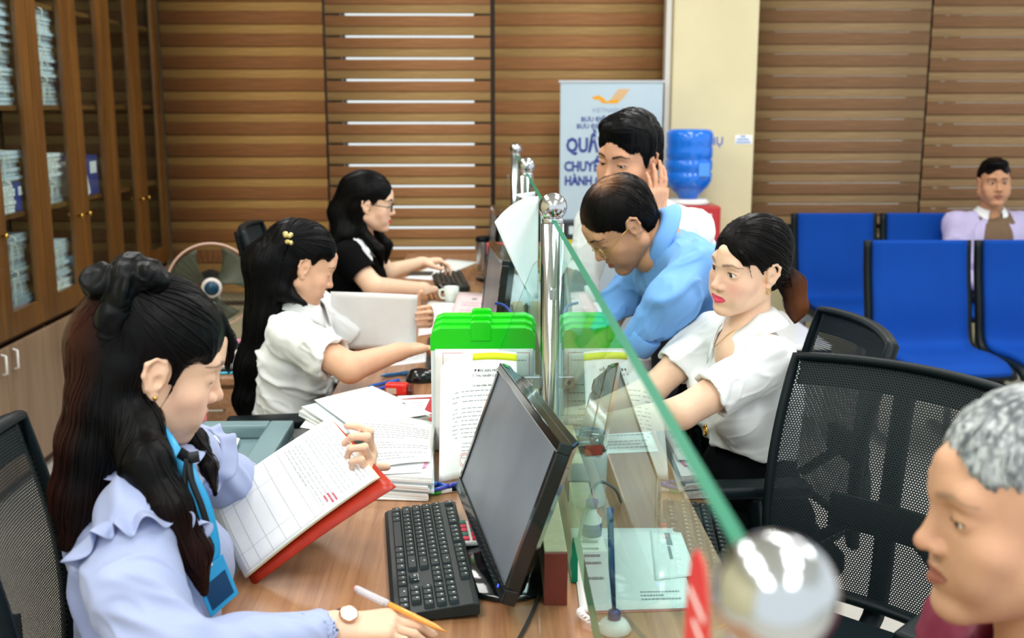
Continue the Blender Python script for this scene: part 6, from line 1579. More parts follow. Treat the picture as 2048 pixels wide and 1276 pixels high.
# ------------------------------------------------------------------ 2: woman with the gold clip
def person_clip():
    skin = '#e2b394'
    t = thing('person', 'woman in a white short-sleeved shirt with a gold hair clip, holding up a sheet', 'person', (-0.58, 3.2, 0))
    H = Head((-0.532, 3.15, 1.080), 20, -22, -3, 0.94)
    neck = V((-0.560, 3.175, 0.945)); pel = V((-0.600, 3.20, 0.53)); shR = V((-0.560, 3.045, 0.900)); shL = V((-0.525, 3.345, 0.905))
    elR = P(700, 736, 2.93); wrR = P(800, 703, 3.04); elL = V((-0.40, 3.40, 0.81)); wrL = V((-0.235, 3.42, 0.86))
    S_ = SDF(); S_.cap(H.w((0, -0.022, -0.05)), neck, 0.045, 0.052, 0.01); S_.cap(neck, pel, 0.05, 0.05, 0.02); S_.cap(shR, shL, 0.03, 0.03, 0.02); S_.ell(neck-V((-0.02, 0, 0.05)), (0.06, 0.08, 0.06), None, 0.03)
    S_.cap(shR, elR, 0.048, 0.041, 0.012); S_.cap(elR, wrR, 0.041, 0.025, 0.012); S_.cap(shL, elL, 0.046, 0.040, 0.012); S_.cap(elL, wrL, 0.039, 0.025, 0.012)
    hand_ops(S_, wrR, P(870, 688, 3.14)-wrR, (0.15, 0.1, -1), 'R', curls=[(0.25, 0.35, 0.3)]*4, sc=0.92)
    hand_ops(S_, wrL, (0.62, -0.55, 0.25), (-0.62, -0.62, 0.1), 'L', curls=[(0.75, 1.0, 0.4), (0.8, 1.0, 0.4), (0.85, 1.05, 0.4), (0.9, 1.05, 0.4)], sc=0.9)
    add_body(t, S_, 0.0036, skin, H, 0.0022, dict(eyes='shut', fat=0.004), dict(lip='#c9545c', eyes='shut', browk=0.6, blush=0.15))
    B = SDF(); torso_ops(B, neck-V((0, 0, 0.015)), pel, shR, shL, (1, 0, 0), (0.165, 0.118), (0.150, 0.122), (0.165, 0.135), 0.05, 0.8, 0.050, 0.036)
    eR = shR.lerp(elR, 0.66); eL = shL.lerp(elL, 0.66)
    B.cap(shR, eR+(elR-shR)*0.05, 0.060, 0.066, 0.025); B.cap(shL, eL, 0.060, 0.062, 0.025)
    sleeve_end(B, eR, elR-shR, 0.050); sleeve_end(B, eL, elL-shL, 0.048)
    B.cap(neck+V((0.01, 0, 0.10)), neck+V((0.02, 0, -0.01)), 0.056, 0.048, 0.006, 'sub')
    add_cloth(t, B, 0.0048, m_white_sh, 'shirt', 0.009, 15, (0.9, 0, -0.5), 7, 2, 0.4)
    collar_strip(t, neck+V((0.010, 0, 0.016)), shR-shL, (1, 0.1, -0.15), (0.1, 0, 1), 0.058, 0.034, 0.026, m_white_sh, open_=0.30, tip=0.045)
    G = V(H.w((0.066, -0.086, 0.064)))
    Hs = SDF(); cap_hair(H, Hs, 0.010); face_cut(H, Hs, 0.080, 0.034, -0.004)
    Hs.chain([H.w((0.02, -0.08, 0.06)), H.w((0.01, -0.115, -0.03)), P(533, 640, 3.12), P(505, 730, 3.12), P(494, 800, 3.12), P(492, 845, 3.12)], [0.045, 0.055, 0.055, 0.046, 0.034, 0.012], 0.035)
    Hs.chain([H.w((0.050, -0.055, -0.01)), H.w((0.056, -0.048, -0.09)), P(612, 608, 3.06)], [0.03, 0.028, 0.006], 0.02)
    H.ell(Hs, (0.086, -0.004, -0.004), (0.024, 0.026, 0.036), 0.004, 'sub')
    def dr(p):
        l = H.loc(np.array([tuple(p)]))[0]
        if l[2] > 0.0 and l[1] > -0.08: return (G-p).normalized()
        return V((-0.25, 0, -1))
    hair = hairmesh(t, Hs, 0.0042, '#050506', dr, 380, 24, 0.013, 0.0022, 6, H)
    q = MB(); r = random.Random(3)
    for k in range(7):
        c = G+V(H.R @ np.array([0.012+r.uniform(-0.004, 0.008), r.uniform(-0.012, 0.012), r.uniform(-0.02, 0.02)])); q.lathe([(0.0005, -0.006), (0.006, -0.004), (0.008, 0), (0.006, 0.004), (0.0005, 0.006)], 7, Matrix.Translation(c) @ rot(r.random()*3, r.random()*3, 0))
    q.build('hair_clip', mat('clip_gold', '#e6d28a', 0.25, 0.7), hair, world=True)
    seated_legs(t, pel, shR-shL, (1, 0, 0))
person_clip()
sheet('held_sheet', 'blank white sheet held upright by the woman with the gold clip', 'paper', [P(661, 583, 3.30), P(835, 590, 3.30), P(832, 700, 3.35), P(661, 698, 3.35)], bump=lambda u, v: (0, 0.006*math.sin(u*3.1), 0))
# ------------------------------------------------------------------ 3: woman in the black dress
def person_black():
    skin = '#ecc4a8'
    t = thing('person', 'woman in a black dress with white collar and dark glasses at the far desk', 'person', (-0.56, 4.34, 0))
    H = Head((-0.459, 4.30, 1.158), 4, -6, -6, 0.93)
    neck = V((-0.505, 4.32, 1.01)); pel = V((-0.575, 4.37, 0.53)); shR = V((-0.535, 4.175, 0.965)); shL = V((-0.490, 4.475, 0.97))
    elR = P(748, 574, 4.10); wrR = P(848, 577, 4.27); elL = P(772, 545, 4.47); wrL = P(842, 525, 4.62)
    S_ = SDF(); S_.cap(H.w((0, -0.022, -0.05)), neck, 0.044, 0.05, 0.01); S_.cap(neck, pel, 0.05, 0.05, 0.02); S_.cap(shR, shL, 0.03, 0.03, 0.02); S_.ell(neck-V((-0.02, 0, 0.05)), (0.05, 0.07, 0.06), None, 0.03)
    S_.cap(shR, elR, 0.045, 0.040, 0.012); S_.cap(elR, wrR, 0.040, 0.024, 0.012); S_.cap(shL, elL, 0.044, 0.038, 0.012); S_.cap(elL, wrL, 0.037, 0.023, 0.012)
    hand_ops(S_, wrR, P(892, 580, 4.52)-wrR, (0.1, 0.1, -1), 'R', curls=[(0.2, 0.3, 0.25)]*4, sc=0.90)
    hand_ops(S_, wrL, V((0.9, 0.15, 0.10)), (0.1, 0, -1), 'L', curls=[(0.6, 0.6, 0.4), (0.7, 0.6, 0.4), (0.8, 0.7, 0.4), (0.9, 0.7, 0.4)], sc=0.90)
    add_body(t, S_, 0.0042, skin, H, 0.0025, dict(eyes='open'), dict(lip='#d8434c', eyes='open', blush=0.2))
    eyeballs(H, t, (0, 0, -0.3))
    glasses(t, H, mat('dark_frame', '#2a2226', 0.3), (0.025, 0.019), 0.0019)
    m_dr = mat('black_dress', '#040406', 0.85, spec=0.1)
    B = SDF(); torso_ops(B, neck-V((0, 0, 0.015)), pel, shR, shL, (1, 0, 0), (0.150, 0.105), (0.130, 0.105), (0.155, 0.125), 0.05, 0.85, 0.048, 0.034)
    eR = shR.lerp(elR, 0.55); eL = shL.lerp(elL, 0.55); B.cap(shR, eR+(elR-shR)*0.05, 0.058, 0.062, 0.025); B.cap(shL, eL, 0.056, 0.058, 0.025)
    sleeve_end(B, eR, elR-shR, 0.048); sleeve_end(B, eL, elL-shL, 0.046); B.cap(neck+V((0.01, 0, 0.10)), neck+V((0.025, 0, -0.015)), 0.054, 0.046, 0.006, 'sub')
    _, v, f = add_cloth(t, B, 0.0055, m_dr, 'dress', 0.004, 10, (0.6, 0, -0.8), 9)
    bv = BVHTree.FromPolygons(v.tolist(), f.tolist())
    def onb(p, off=0.004):
        co, no, _, _ = bv.find_nearest(V(p)); return co+no*off
    def sail(u, w):
        a = math.radians(-205+230*u) ; d = V((math.cos(a), math.sin(a), 0)); r_ = 0.052+0.060*w
        return onb(neck+d*r_+V((0.01*w, 0, 0.02-0.065*w)), 0.005)
    MB().grid(sail, 30, 5, 0.0015).build('collar', m_white_sh, t, world=True, smooth=True)
    for i, (px, py) in enumerate(((744, 497), (739, 518))):
        c = onb(P(px, py, 4.2), 0.004); MB().lathe([(0.0005, 0), (0.020, 0), (0.020, 0.002), (0.0005, 0.002)], 16, along(c, c+V((0.5, -0.8, 0.1)))).build('white_trim', m_white_sh, t, world=True)
    Hs = SDF(); cap_hair(H, Hs, 0.012); face_cut(H, Hs, 0.066, 0.020)
    Hs.chain([H.w((0.01, -0.08, 0.05)), H.w((0.01, -0.115, -0.05)), P(690, 470, 4.26), P(668, 500, 4.26), P(660, 530, 4.26)], [0.042, 0.045, 0.042, 0.034, 0.012], 0.03)
    Hs.chain([H.w((0.048, -0.050, -0.02)), H.w((0.045, -0.03, -0.11)), P(758, 500, 4.24), P(766, 535, 4.26)], [0.028, 0.026, 0.020, 0.005], 0.02)
    Hs.chain([H.w((-0.05, -0.03, -0.06)), P(775, 490, 4.36), P(772, 525, 4.36)], [0.022, 0.018, 0.005], 0.02)
    H.ell(Hs, (0.086, -0.002, -0.006), (0.024, 0.022, 0.030), 0.004, 'sub')
    def dr(p):
        l = H.loc(np.array([tuple(p)]))[0]
        if l[2] > 0.03: return V(H.R @ np.array([0, -1, -0.5]))
        return V((-0.2, 0, -1)) if p.x < -0.46 else V((0.1, 0, -1))
    hairmesh(t, Hs, 0.005, '#050506', dr, 260, 20, 0.016, 0.0028, 8, H)
    seated_legs(t, pel, shR-shL, (1, 0, 0), m_dr)
person_black()
# ------------------------------------------------------------------ 4: man bending in blue
def person_blue():
    skin = '#c79673'
    m_bs = mat('blue_shirt', '#6fa8ea', 0.7, bump=0.1, bscale=900, sheen=0.1)
    t = thing('person', 'balding man in a light blue shirt and gold glasses bending over the counter', 'person', (0.78, 3.04, 0))
    H = Head((0.357, 2.95, 1.216), 190, -40, 8, 1.0)
    neck = V((0.470, 2.975, 1.165)); pel = V((0.665, 3.06, 0.88)); shL = V((0.540, 2.815, 1.110)); shR = V((0.475, 3.145, 1.110))
    elL = P(1348, 600, 2.72); wrL = P(1268, 696, 2.78); hL = V((0.235, 2.86, 0.805)); elR = V((0.385, 3.14, 0.965)); wrR = V((0.300, 3.00, 0.855))
    S_ = SDF(); S_.cap(H.w((0, -0.025, -0.05)), neck, 0.055, 0.060, 0.01); S_.cap(neck, pel, 0.05, 0.05, 0.02); S_.cap(shR, shL, 0.03, 0.03, 0.02); S_.ell(neck+V((-0.02, 0, -0.04)), (0.06, 0.07, 0.05), None, 0.03)
    S_.cap(shR, elR, 0.04, 0.036, 0.012); S_.cap(elR, wrR, 0.036, 0.027, 0.012); S_.cap(shL, elL, 0.04, 0.036, 0.012); S_.cap(elL, wrL, 0.036, 0.027, 0.012)
    hand_ops(S_, wrL, hL-wrL, (-0.3, 0, -1), 'L', curls=[(0.3, 0.5, 0.3)]*4, sc=1.0)
    hand_ops(S_, wrR, V((0.19, 2.90, 0.80))-wrR, (-0.3, 0, -1), 'R', curls=[(0.3, 0.5, 0.3)]*4, sc=1.0)
    add_body(t, S_, 0.0040, skin, H, 0.0022, dict(fem=False, eyes='shut', nose=1.1, fat=0.003), dict(lip='#a85f52', eyes='shut', beard=0.25))
    glasses(t, H, m_goldm, (0.025, 0.017), 0.0011, 0.010)
    B = SDF(); torso_ops(B, neck, pel, shR, shL, (-0.9, 0, -0.4), (0.185, 0.115), (0.165, 0.115), (0.175, 0.125), 0.05, 0, 0.060, 0.045)
    B.chain([shL, elL, wrL], [0.068, 0.058, 0.044], 0.03); B.chain([shR, elR, wrR], [0.066, 0.056, 0.044], 0.03)
    B.cap(pel, pel+V((-0.01, -0.01, -0.06)), 0.15, 0.155, 0.04)
    B.plane((0, 0, 0.835), (0.25, 0, -1))
    sleeve_end(B, wrL-(wrL-elL)*0.02, wrL-elL, 0.032); sleeve_end(B, wrR, wrR-elR, 0.032)
    nd = (V(H.c)-neck).normalized(); B.cap(neck+nd*0.12, neck+nd*0.012, 0.066, 0.058, 0.006, 'sub')
    add_cloth(t, B, 0.005, m_bs, 'shirt', 0.011, 13, (-0.5, 0, -0.85), 13, 2, 0.35)
    collar_strip(t, neck+nd*0.016, shR-shL, V((-0.5, 0, -0.9)), nd, 0.068, 0.032, 0.034, m_bs, open_=0.35, tip=0.055)
    cu = along(wrL-(wrL-elL).normalized()*0.055, wrL); MB().lathe([(0.045, 0), (0.047, 0.003), (0.047, 0.045), (0.045, 0.050)], 24, cu).build('cuff', m_bs, t, world=True, smooth=True)
    Hs = SDF(); cap_hair(H, Hs, 0.006); face_cut(H, Hs, 0.074, 0.024, 0.006)
    H.ell(Hs, (0.075, -0.010, -0.030), (0.035, 0.030, 0.042), 0.006, 'sub'); H.ell(Hs, (-0.075, -0.010, -0.030), (0.035, 0.030, 0.042), 0.006, 'sub')
    Hs.plane(H.w((0, -0.05, -0.055)), H.R @ np.array([0, -0.35, -1.0]))
    def cf(v, c):
        l = H.loc(v); w = np.exp(-(((l[:, 0]+0.012)/0.026)**2+((l[:, 1]+0.036)/0.032)**2))*(l[:, 2] > 0.06)*0.95; w += 0.15*np.exp(-((l[:, 0]/0.03)**2+((l[:, 1]-0.075)/0.02)**2))*(l[:, 2] > 0.05); w = np.clip(w*(0.75+0.4*vnoise(l*160, 4)), 0, 0.88)[:, None]
        return c*(1-w)+lc('#b98a68')*w
    def dr(p):
        l = H.loc(np.array([tuple(p)]))[0]; return V(H.R @ np.array([l[0]*8, 0.9 if l[1] > -0.02 else -0.4, -0.5]))
    hairmesh(t, Hs, 0.0042, '#080606', dr, 520, 8, 0.007, 0.0012, 14, H, None, 0.0012, 0.6, None, cf)
    Lg = SDF(); legs_ops(Lg, pel-V((0.0, 0, 0.06)), shR-shL, (0.62, 3.16, 0.46), (0.62, 2.98, 0.46), (0.70, 3.16, 0.09), (0.70, 2.98, 0.09)); add_cloth(t, Lg, 0.009, m_trouser, 'trousers', 0.004)
    shoes(t, (0.70, 3.16, 0.09), (0.70, 2.98, 0.09), (-1, 0, 0), m_shoe)
person_blue()
# ------------------------------------------------------------------ 5: man with the hand at his ear
def person_ear():
    skin = '#d09c7c'
    t = thing('person', 'black-haired man in a white shirt leaning with one hand at his ear', 'person', (0.72, 3.65, 0))
    H = Head((0.425, 3.35, 1.371), 228, -9, 6, 1.045)
    neck = V((0.470, 3.405, 1.205)); pel = V((0.70, 3.66, 0.92)); shL = V((0.615, 3.305, 1.150)); shR = V((0.350, 3.545, 1.150))
    wrL = P(1304, 440, 3.27); elL = V((0.470, 3.225, 0.965)); elR = V((0.285, 3.44, 0.93)); wrR = V((0.235, 3.26, 0.815))
    S_ = SDF(); S_.cap(H.w((0, -0.025, -0.05)), neck, 0.056, 0.060, 0.01); S_.cap(neck, pel, 0.05, 0.05, 0.02); S_.cap(shR, shL, 0.03, 0.03, 0.02); S_.ell(neck+V((-0.02, -0.02, -0.04)), (0.06, 0.06, 0.05), None, 0.03)
    S_.cap(shR, elR, 0.042, 0.038, 0.012); S_.cap(elR, wrR, 0.037, 0.027, 0.012); S_.cap(shL, elL, 0.042, 0.038, 0.012); S_.cap(elL, wrL, 0.038, 0.027, 0.012)
    hd = P(1318, 362, 3.275)-wrL
    hand_ops(S_, wrL, hd, (-0.55, 0.80, 0.05), 'L', curls=[(0.15, 0.35, 0.2), (0.12, 0.25, 0.2), (0.15, 0.25, 0.2), (0.2, 0.3, 0.2)], sc=0.98, thumb=(0.8, 0.45, 0.35))
    hand_ops(S_, wrR, (-0.2, -1, -0.15), (0, 0, -1), 'R', sc=1.0)
    add_body(t, S_, 0.0042, skin, H, 0.0023, dict(fem=False, eyes='slit', nose=1.15, fat=0.004), dict(lip='#a85f52', eyes='slit', beard=0.15, browk=1.0))
    eyeballs(H, t, (0, 0, -0.45))
    B = SDF(); torso_ops(B, neck-V((0, 0, 0.01)), pel, shR, shL, (-0.7, -0.7, -0.3), (0.190, 0.120), (0.165, 0.115), (0.175, 0.125), 0.05, 0, 0.062, 0.048)
    B.chain([shL, elL, elL.lerp(wrL, 0.55)], [0.066, 0.056, 0.046], 0.03); B.chain([shR, elR, elR.lerp(wrR, 0.7)], [0.066, 0.056, 0.044], 0.03)
    sleeve_end(B, elL.lerp(wrL, 0.55), wrL-elL, 0.034)
    B.cap(neck+V((-0.02, -0.02, 0.12)), neck+V((-0.012, -0.012, 0.0)), 0.066, 0.056, 0.006, 'sub')
    add_cloth(t, B, 0.0055, m_white_sh, 'shirt', 0.009, 14, (0.3, 0.3, -0.9), 17)
    collar_strip(t, neck+V((-0.008, -0.008, 0.014)), shR-shL, (-0.7, -0.7, 0), (-0.15, -0.15, 1), 0.064, 0.034, 0.020, m_white_sh, open_=0.35, tip=0.045)
    Hs = SDF(); H.ell(Hs, (0, -0.016, 0.046), (0.086, 0.106, 0.098), 0.012); H.ell(Hs, (0, 0.050, 0.098), (0.060, 0.050, 0.034), 0.02); H.ell(Hs, (0, -0.05, -0.005), (0.074, 0.062, 0.055), 0.02)
    face_cut(H, Hs, 0.067, 0.026, 0.0)
    for sx in (-1, 1): H.ell(Hs, (sx*0.080, -0.012, -0.030), (0.032, 0.026, 0.044), 0.006, 'sub'); H.cap(Hs, (sx*0.070, 0.012, 0.02), (sx*0.071, 0.008, -0.012), 0.008, 0.005, 0.008)
    Hs.plane(H.w((0, -0.05, -0.06)), H.R @ np.array([0, -0.3, -1.0]))
    def dr(p):
        l = H.loc(np.array([tuple(p)]))[0]
        return V(H.R @ np.array([0.9, 0.6 if l[1] > 0 else -0.4, -0.1])) if l[2] > 0.09 else V(H.R @ np.array([l[0]*3, 0.15, -1]))
    hairmesh(t, Hs, 0.0045, '#060607', dr, 420, 9, 0.009, 0.0018, 18, H, None, 0.002)
    Lg = SDF(); legs_ops(Lg, pel-V((0, 0, 0.05)), shR-shL, (0.64, 3.72, 0.48), (0.76, 3.58, 0.48), (0.70, 3.76, 0.09), (0.82, 3.62, 0.09)); add_cloth(t, Lg, 0.009, mat('grey_trousers', '#2b2f38', 0.8), 'trousers', 0.004)
    shoes(t, (0.70, 3.76, 0.09), (0.82, 3.62, 0.09), (-0.7, -0.7, 0), m_shoe)
person_ear()
# ------------------------------------------------------------------ 6: woman in white on the right
def person_right():
    skin = '#f0c9ac'
    t = thing('person', 'woman in a white short-sleeved shirt with a low ponytail and hoop earring', 'person', (0.64, 2.57, 0))
    H = Head((0.611, 2.55, 1.158), 209, -5, 11, 0.945)
    neck = V((0.630, 2.575, 1.005)); pel = V((0.650, 2.60, 0.54)); shL = V((0.650, 2.435, 0.960)); shR = V((0.570, 2.715, 0.965))
    elL = P(1362, 826, 2.37); wrL = V((0.255, 2.46, 0.800)); elR = V((0.415, 2.665, 0.835)); wrR = V((0.265, 2.60, 0.795))
    S_ = SDF(); S_.cap(H.w((0, -0.024, -0.05)), neck, 0.042, 0.047, 0.01); S_.cap(neck, pel, 0.05, 0.05, 0.02); S_.cap(neck, shR, 0.042, 0.03, 0.02); S_.cap(neck, shL, 0.042, 0.03, 0.02); S_.ell(neck+V((-0.034, -0.010, -0.060)), (0.052, 0.072, 0.065), None, 0.03)
    S_.cap(shL, elL, 0.047, 0.037, 0.012); S_.cap(elL, wrL, 0.037, 0.023, 0.012); S_.cap(shR, elR, 0.045, 0.036, 0.012); S_.cap(elR, wrR, 0.036, 0.023, 0.012)
    hand_ops(S_, wrL, (-0.8, 0.55, -0.05), (0, 0, -1), 'L', curls=[(0.15, 0.3, 0.2)]*4, sc=0.9); hand_ops(S_, wrR, (-0.9, -0.3, -0.05), (0, 0, -1), 'R', curls=[(0.15, 0.3, 0.2)]*4, sc=0.9)
    add_body(t, S_, 0.0034, skin, H, 0.0018, dict(eyes='open', smile=1.0, fat=0.003), dict(lip='#e2506a', eyes='open', blush=0.4, browk=0.6))
    eyeballs(H, t, (0.15, 0, -0.12))
    B = SDF(); torso_ops(B, neck-V((-0.01, 0, 0.02)), pel, shR, shL, (-1, -0.2, 0), (0.148, 0.108), (0.128, 0.106), (0.145, 0.120), 0.05, 0.95, 0.044, 0.032)
    eL = shL.lerp(elL, 0.62); eR = shR.lerp(elR, 0.60); B.cap(shL, eL+(elL-shL)*0.05, 0.056, 0.060, 0.022); B.cap(shR, eR, 0.054, 0.056, 0.022)
    sleeve_end(B, eL, elL-shL, 0.047); sleeve_end(B, eR, elR-shR, 0.045)
    B.cap(neck+V((0, 0, 0.10)), neck+V((-0.012, 0, 0.0)), 0.052, 0.046, 0.006, 'sub')
    B.cap(neck+V((-0.085, -0.028, 0.02)), neck+V((-0.140, -0.042, -0.120)), 0.026, 0.006, 0.006, 'sub')
    B.plane(pel+V((0, 0, 0.165)), (-0.12, 0, -1))
    _, v, f = add_cloth(t, B, 0.0042, m_white_sh, 'shirt', 0.0075, 14, (-0.9, 0.1, -0.5), 21, 2, 0.4)
    collar_strip(t, neck+V((-0.010, -0.003, 0.012)), shR-shL, (-0.96, -0.26, -0.1), (-0.10, 0, 1), 0.057, 0.036, 0.034, m_white_sh, open_=0.50, tip=0.070, drop=0.050)
    MB().tube(catmull([neck+V((-0.015, -0.048, 0.022)), neck+V((-0.060, -0.040, -0.005)), neck+V((-0.092, -0.026, -0.040)), neck+V((-0.070, 0.02, 0.0)), neck+V((-0.03, 0.045, 0.02))], 6), 0.0009, 5).build('necklace', m_goldm, t, world=True, smooth=True)
    G = V(H.w((0.0, -0.112, -0.030)))
    Hs = SDF(); cap_hair(H, Hs, 0.008); face_cut(H, Hs, 0.066, 0.022, 0.0)
    Hs.chain([H.w((0, -0.075, 0.0)), G, G+V((0.030, -0.012, -0.035)), G+V((0.038, -0.020, -0.085)), G+V((0.036, -0.022, -0.120))], [0.045, 0.022, 0.028, 0.024, 0.005], 0.02)
    H.cap(Hs, (-0.048, 0.070, 0.060), (-0.064, 0.056, 0.030), 0.006, 0.003, 0.006); H.cap(Hs, (-0.064, 0.056, 0.030), (-0.070, 0.050, 0.0), 0.003, 0.0015, 0.004)
    for sx in (-1, 1): H.ell(Hs, (sx*0.086, -0.004, -0.006), (0.024, 0.024, 0.034), 0.004, 'sub')
    def dr(p):
        l = H.loc(np.array([tuple(p)]))[0]
        if l[1] > -0.105: return (G-p).normalized()+V(H.R @ np.array([0, -0.1, -0.1]))
        return V((0.3, -0.1, -1))
    def cf(v, c):
        w = np.clip((v[:, 0]-G.x+0.002)/0.05, 0, 0.8)*np.clip((G.z+0.01-v[:, 2])/0.05, 0, 1); w = w[:, None]; return c*(1-w)+lc('#6b3d22')*w
    hairmesh(t, Hs, 0.0036, '#090707', dr, 480, 20, 0.011, 0.0017, 22, H, None, 0.001, 0.55, None, cf)
    for sx in (-1, 1):
        e = V(H.w((sx*0.0785, -0.003, -0.041))); MB().tube([e+V(H.R @ np.array([0, 0.006*math.cos(a), 0.006*math.sin(a)])) for a in [2*math.pi*k/16 for k in range(16)]], 0.0014, 6, closed=True).build('hoop_earring', m_goldm, t, world=True, smooth=True)
    seated_legs(t, pel, shR-shL, (-1, -0.1, 0), ln=0.30)
    Bl = SDF(); Bl.ell(pel+V((-0.005, 0, 0.07)), (0.122, 0.142, 0.135), None, 0.03); add_cloth(t, Bl, 0.006, m_trouser, 'waistband', 0.002)
    bu = P(1411, 860, 2.415); MB().tube([bu+V((0.004*0, 0.009*math.cos(a), 0.012*math.sin(a))) for a in [2*math.pi*k/16 for k in range(16)]], 0.003, 8, closed=True).build('belt_buckle', m_goldm, t, world=True, smooth=True)
person_right()
# ------------------------------------------------------------------ 7: grey-haired man in the foreground
def person_grey():
    skin = '#c99a7c'
    t = thing('person', 'grey-haired man in a maroon shirt, blurred in the right foreground', 'person', (0.64, 1.05, 0))
    H = Head((0.545, 1.05, 1.128), 177, -2, 1, 0.985)
    neck = V((0.600, 1.05, 0.955)); pel = V((0.66, 1.05, 0.53)); shL = V((0.62, 0.87, 0.905)); shR = V((0.60, 1.23, 0.905))
    elL = V((0.56, 0.84, 0.64)); wrL = V((0.42, 0.98, 0.56)); elR = V((0.56, 1.27, 0.64)); wrR = V((0.42, 1.14, 0.56))
    S_ = SDF(); S_.cap(H.w((0, -0.025, -0.05)), neck, 0.058, 0.062, 0.01); S_.cap(neck, pel, 0.05, 0.05, 0.02); S_.cap(shR, shL, 0.03, 0.03, 0.02); S_.ell(neck-V((0.02, 0, 0.04)), (0.06, 0.07, 0.05), None, 0.03)
    S_.cap(shR, elR, 0.042, 0.038, 0.012); S_.cap(elR, wrR, 0.037, 0.027, 0.012); S_.cap(shL, elL, 0.042, 0.038, 0.012); S_.cap(elL, wrL, 0.037, 0.027, 0.012)
    hand_ops(S_, wrL, (-1, 0.2, -0.1), (0, 0, -1), 'L'); hand_ops(S_, wrR, (-1, -0.2, -0.1), (0, 0, -1), 'R')
    def wr(): pass
    add_body(t, S_, 0.0042, skin, H, 0.0022, dict(fem=False, eyes='slit', nose=1.1, fat=0.004), dict(lip='#9a5f50', eyes='slit', brow='#6a5f56', browk=0.45, beard=0.12))
    eyeballs(H, t, (0, 0, -0.2))
    m_mr = mat('maroon_shirt', '#7a2440', 0.7)
    B = SDF(); torso_ops(B, neck-V((0, 0, 0.01)), pel, shR, shL, (-1, 0, 0), (0.190, 0.120), (0.165, 0.120), (0.175, 0.13), 0.05, 0, 0.060, 0.046)
    B.chain([shL, elL, elL.lerp(wrL, 0.3)], [0.064, 0.056, 0.048], 0.03); B.chain([shR, elR, elR.lerp(wrR, 0.3)], [0.064, 0.056, 0.048], 0.03)
    B.cap(neck+V((-0.02, 0, 0.12)), neck+V((-0.012, 0, 0.0)), 0.070, 0.060, 0.006, 'sub')
    add_cloth(t, B, 0.006, m_mr, 'shirt', 0.005); collar_strip(t, neck+V((-0.012, 0, 0.0)), shR-shL, (-1, 0, 0), (-0.2, 0, 1), 0.070, 0.040, 0.020, m_mr, open_=0.35, tip=0.04)
    Hs = SDF(); cap_hair(H, Hs, 0.006); face_cut(H, Hs, 0.073, 0.035, -0.006)
    for sx in (-1, 1): H.ell(Hs, (sx*0.078, -0.012, -0.032), (0.032, 0.028, 0.042), 0.006, 'sub')
    Hs.plane(H.w((0, -0.05, -0.06)), H.R @ np.array([0, -0.3, -1.0]))
    def cf(v, c):
        n = (vnoise(v*np.array([260, 260, 120]), 6)+0.5*vnoise(v*45, 7))[:, None]; return np.where(n > 0.15, lc('#b9bdbe'), np.where(n > -0.3, lc('#8d9294'), lc('#62676a')))*(0.8+0.2*c/c.max())
    hairmesh(t, Hs, 0.004, '#8b8e90', short_hair_dir(H), 700, 6, 0.006, 0.0011, 31, H, None, 0.002, 0.4, None, cf)
    seated_legs(t, pel, shR-shL, (-1, 0, 0), mat('grey_trousers', '#2b2f38', 0.8), 0.34)
person_grey()
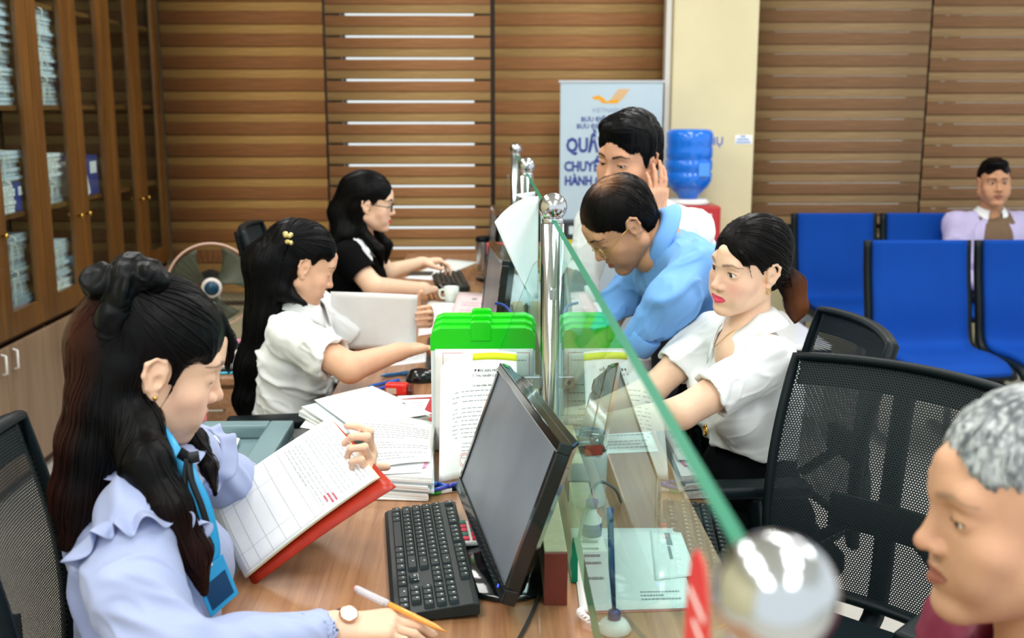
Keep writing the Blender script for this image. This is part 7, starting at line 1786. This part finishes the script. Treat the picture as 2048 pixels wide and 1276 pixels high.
# ------------------------------------------------------------------ 8: man waiting on the blue chairs
def person_wait():
    skin = '#bd8b6a'
    m_ja = mat('lilac_jacket', '#b9b1d6', 0.75, vary=0.06, vscale=200, stretch=(1, 1, 0.02)); m_po = mat('brown_polo', '#6d5640', 0.75)
    t = thing('person', 'man in a lilac jacket over a brown polo seated on the blue chairs', 'person', (2.82, 6.1, 0))
    H = Head((2.809, 6.07, 1.107), -100, 2, -2, 1.04)
    neck = V((2.822, 6.125, 0.935)); pel = V((2.83, 6.05, 0.52)); shR = V((2.640, 6.135, 0.875)); shL = V((3.010, 6.135, 0.875))
    elR = V((2.590, 6.03, 0.62)); wrR = V((2.70, 5.83, 0.56)); elL = V((3.06, 6.03, 0.62)); wrL = V((2.95, 5.83, 0.56))
    S_ = SDF(); S_.cap(H.w((0, -0.025, -0.05)), neck, 0.058, 0.062, 0.01); S_.cap(neck, pel, 0.05, 0.05, 0.02); S_.cap(shR, shL, 0.03, 0.03, 0.02); S_.ell(neck+V((0, -0.03, -0.04)), (0.06, 0.06, 0.05), None, 0.03)
    S_.cap(shR, elR, 0.04, 0.036, 0.012); S_.cap(elR, wrR, 0.036, 0.027, 0.012); S_.cap(shL, elL, 0.04, 0.036, 0.012); S_.cap(elL, wrL, 0.036, 0.027, 0.012)
    hand_ops(S_, wrR, (0.3, -1, -0.2), (0, 0, -1), 'R', k=0.008); hand_ops(S_, wrL, (-0.3, -1, -0.2), (0, 0, -1), 'L', k=0.008)
    add_body(t, S_, 0.005, skin, H, 0.003, dict(fem=False, eyes='open', nose=1.15, fat=0.006), dict(lip='#8a5346', eyes='open'))
    eyeballs(H, t, (0, 0, 0))
    B = SDF(); torso_ops(B, neck-V((0, 0, 0.01)), pel, shR, shL, (0, -1, 0), (0.175, 0.118), (0.155, 0.118), (0.165, 0.13), 0.05, 0, 0.050, 0.045)
    B.cap(neck+V((0, -0.02, 0.12)), neck+V((0, -0.015, -0.005)), 0.068, 0.056, 0.006, 'sub'); add_cloth(t, B, 0.006, m_po, 'polo', 0.005, 9, (0.7, 0, -0.6), 4)
    collar_strip(t, neck+V((0, -0.010, 0.010)), shR-shL, (0, -1, 0), (0, -0.15, 1), 0.064, 0.030, 0.024, m_white_sh, open_=0.5, tip=0.05)
    J = SDF(); torso_ops(J, neck-V((0, 0, 0.02)), pel, shR, shL, (0, -1, 0), (0.190, 0.130), (0.172, 0.130), (0.18, 0.14), 0.05, 0, 0.062, 0.046)
    J.chain([shR, elR, wrR.lerp(elR, 0.2)], [0.068, 0.060, 0.048], 0.03); J.chain([shL, elL, wrL.lerp(elL, 0.2)], [0.068, 0.060, 0.048], 0.03)
    J.ell(V((2.825, 5.96, 0.70)), (0.088, 0.14, 0.34), None, 0.006, 'sub'); J.cap(neck+V((0, -0.02, 0.12)), neck+V((0, -0.015, -0.02)), 0.076, 0.070, 0.006, 'sub')
    add_cloth(t, J, 0.006, m_ja, 'jacket', 0.007, 13, (0.2, 0, -1), 6)
    Hs = SDF(); H.ell(Hs, (0, -0.017, 0.045), (0.080, 0.102, 0.092), 0.012); H.ell(Hs, (0, 0.05, 0.100), (0.055, 0.045, 0.026), 0.02); face_cut(H, Hs, 0.068, 0.045, -0.004)
    for sx in (-1, 1): H.ell(Hs, (sx*0.080, -0.010, -0.035), (0.034, 0.040, 0.062), 0.006, 'sub')
    Hs.plane(H.w((0, -0.05, -0.03)), H.R @ np.array([0, -0.3, -1.0]))
    hairmesh(t, Hs, 0.005, '#070606', short_hair_dir(H), 250, 6, 0.009, 0.0018, 41, H, None, 0.002)
    Lg = SDF(); legs_ops(Lg, pel-V((0, 0, 0.0)), (-1, 0, 0), (2.72, 5.64, 0.52), (2.94, 5.64, 0.52), (2.72, 5.66, 0.09), (2.94, 5.66, 0.09)); add_cloth(t, Lg, 0.009, MATS['grey_trousers'], 'trousers', 0.004)
    shoes(t, (2.72, 5.66, 0.09), (2.94, 5.66, 0.09), (0, -1, 0), m_shoe)
person_wait()
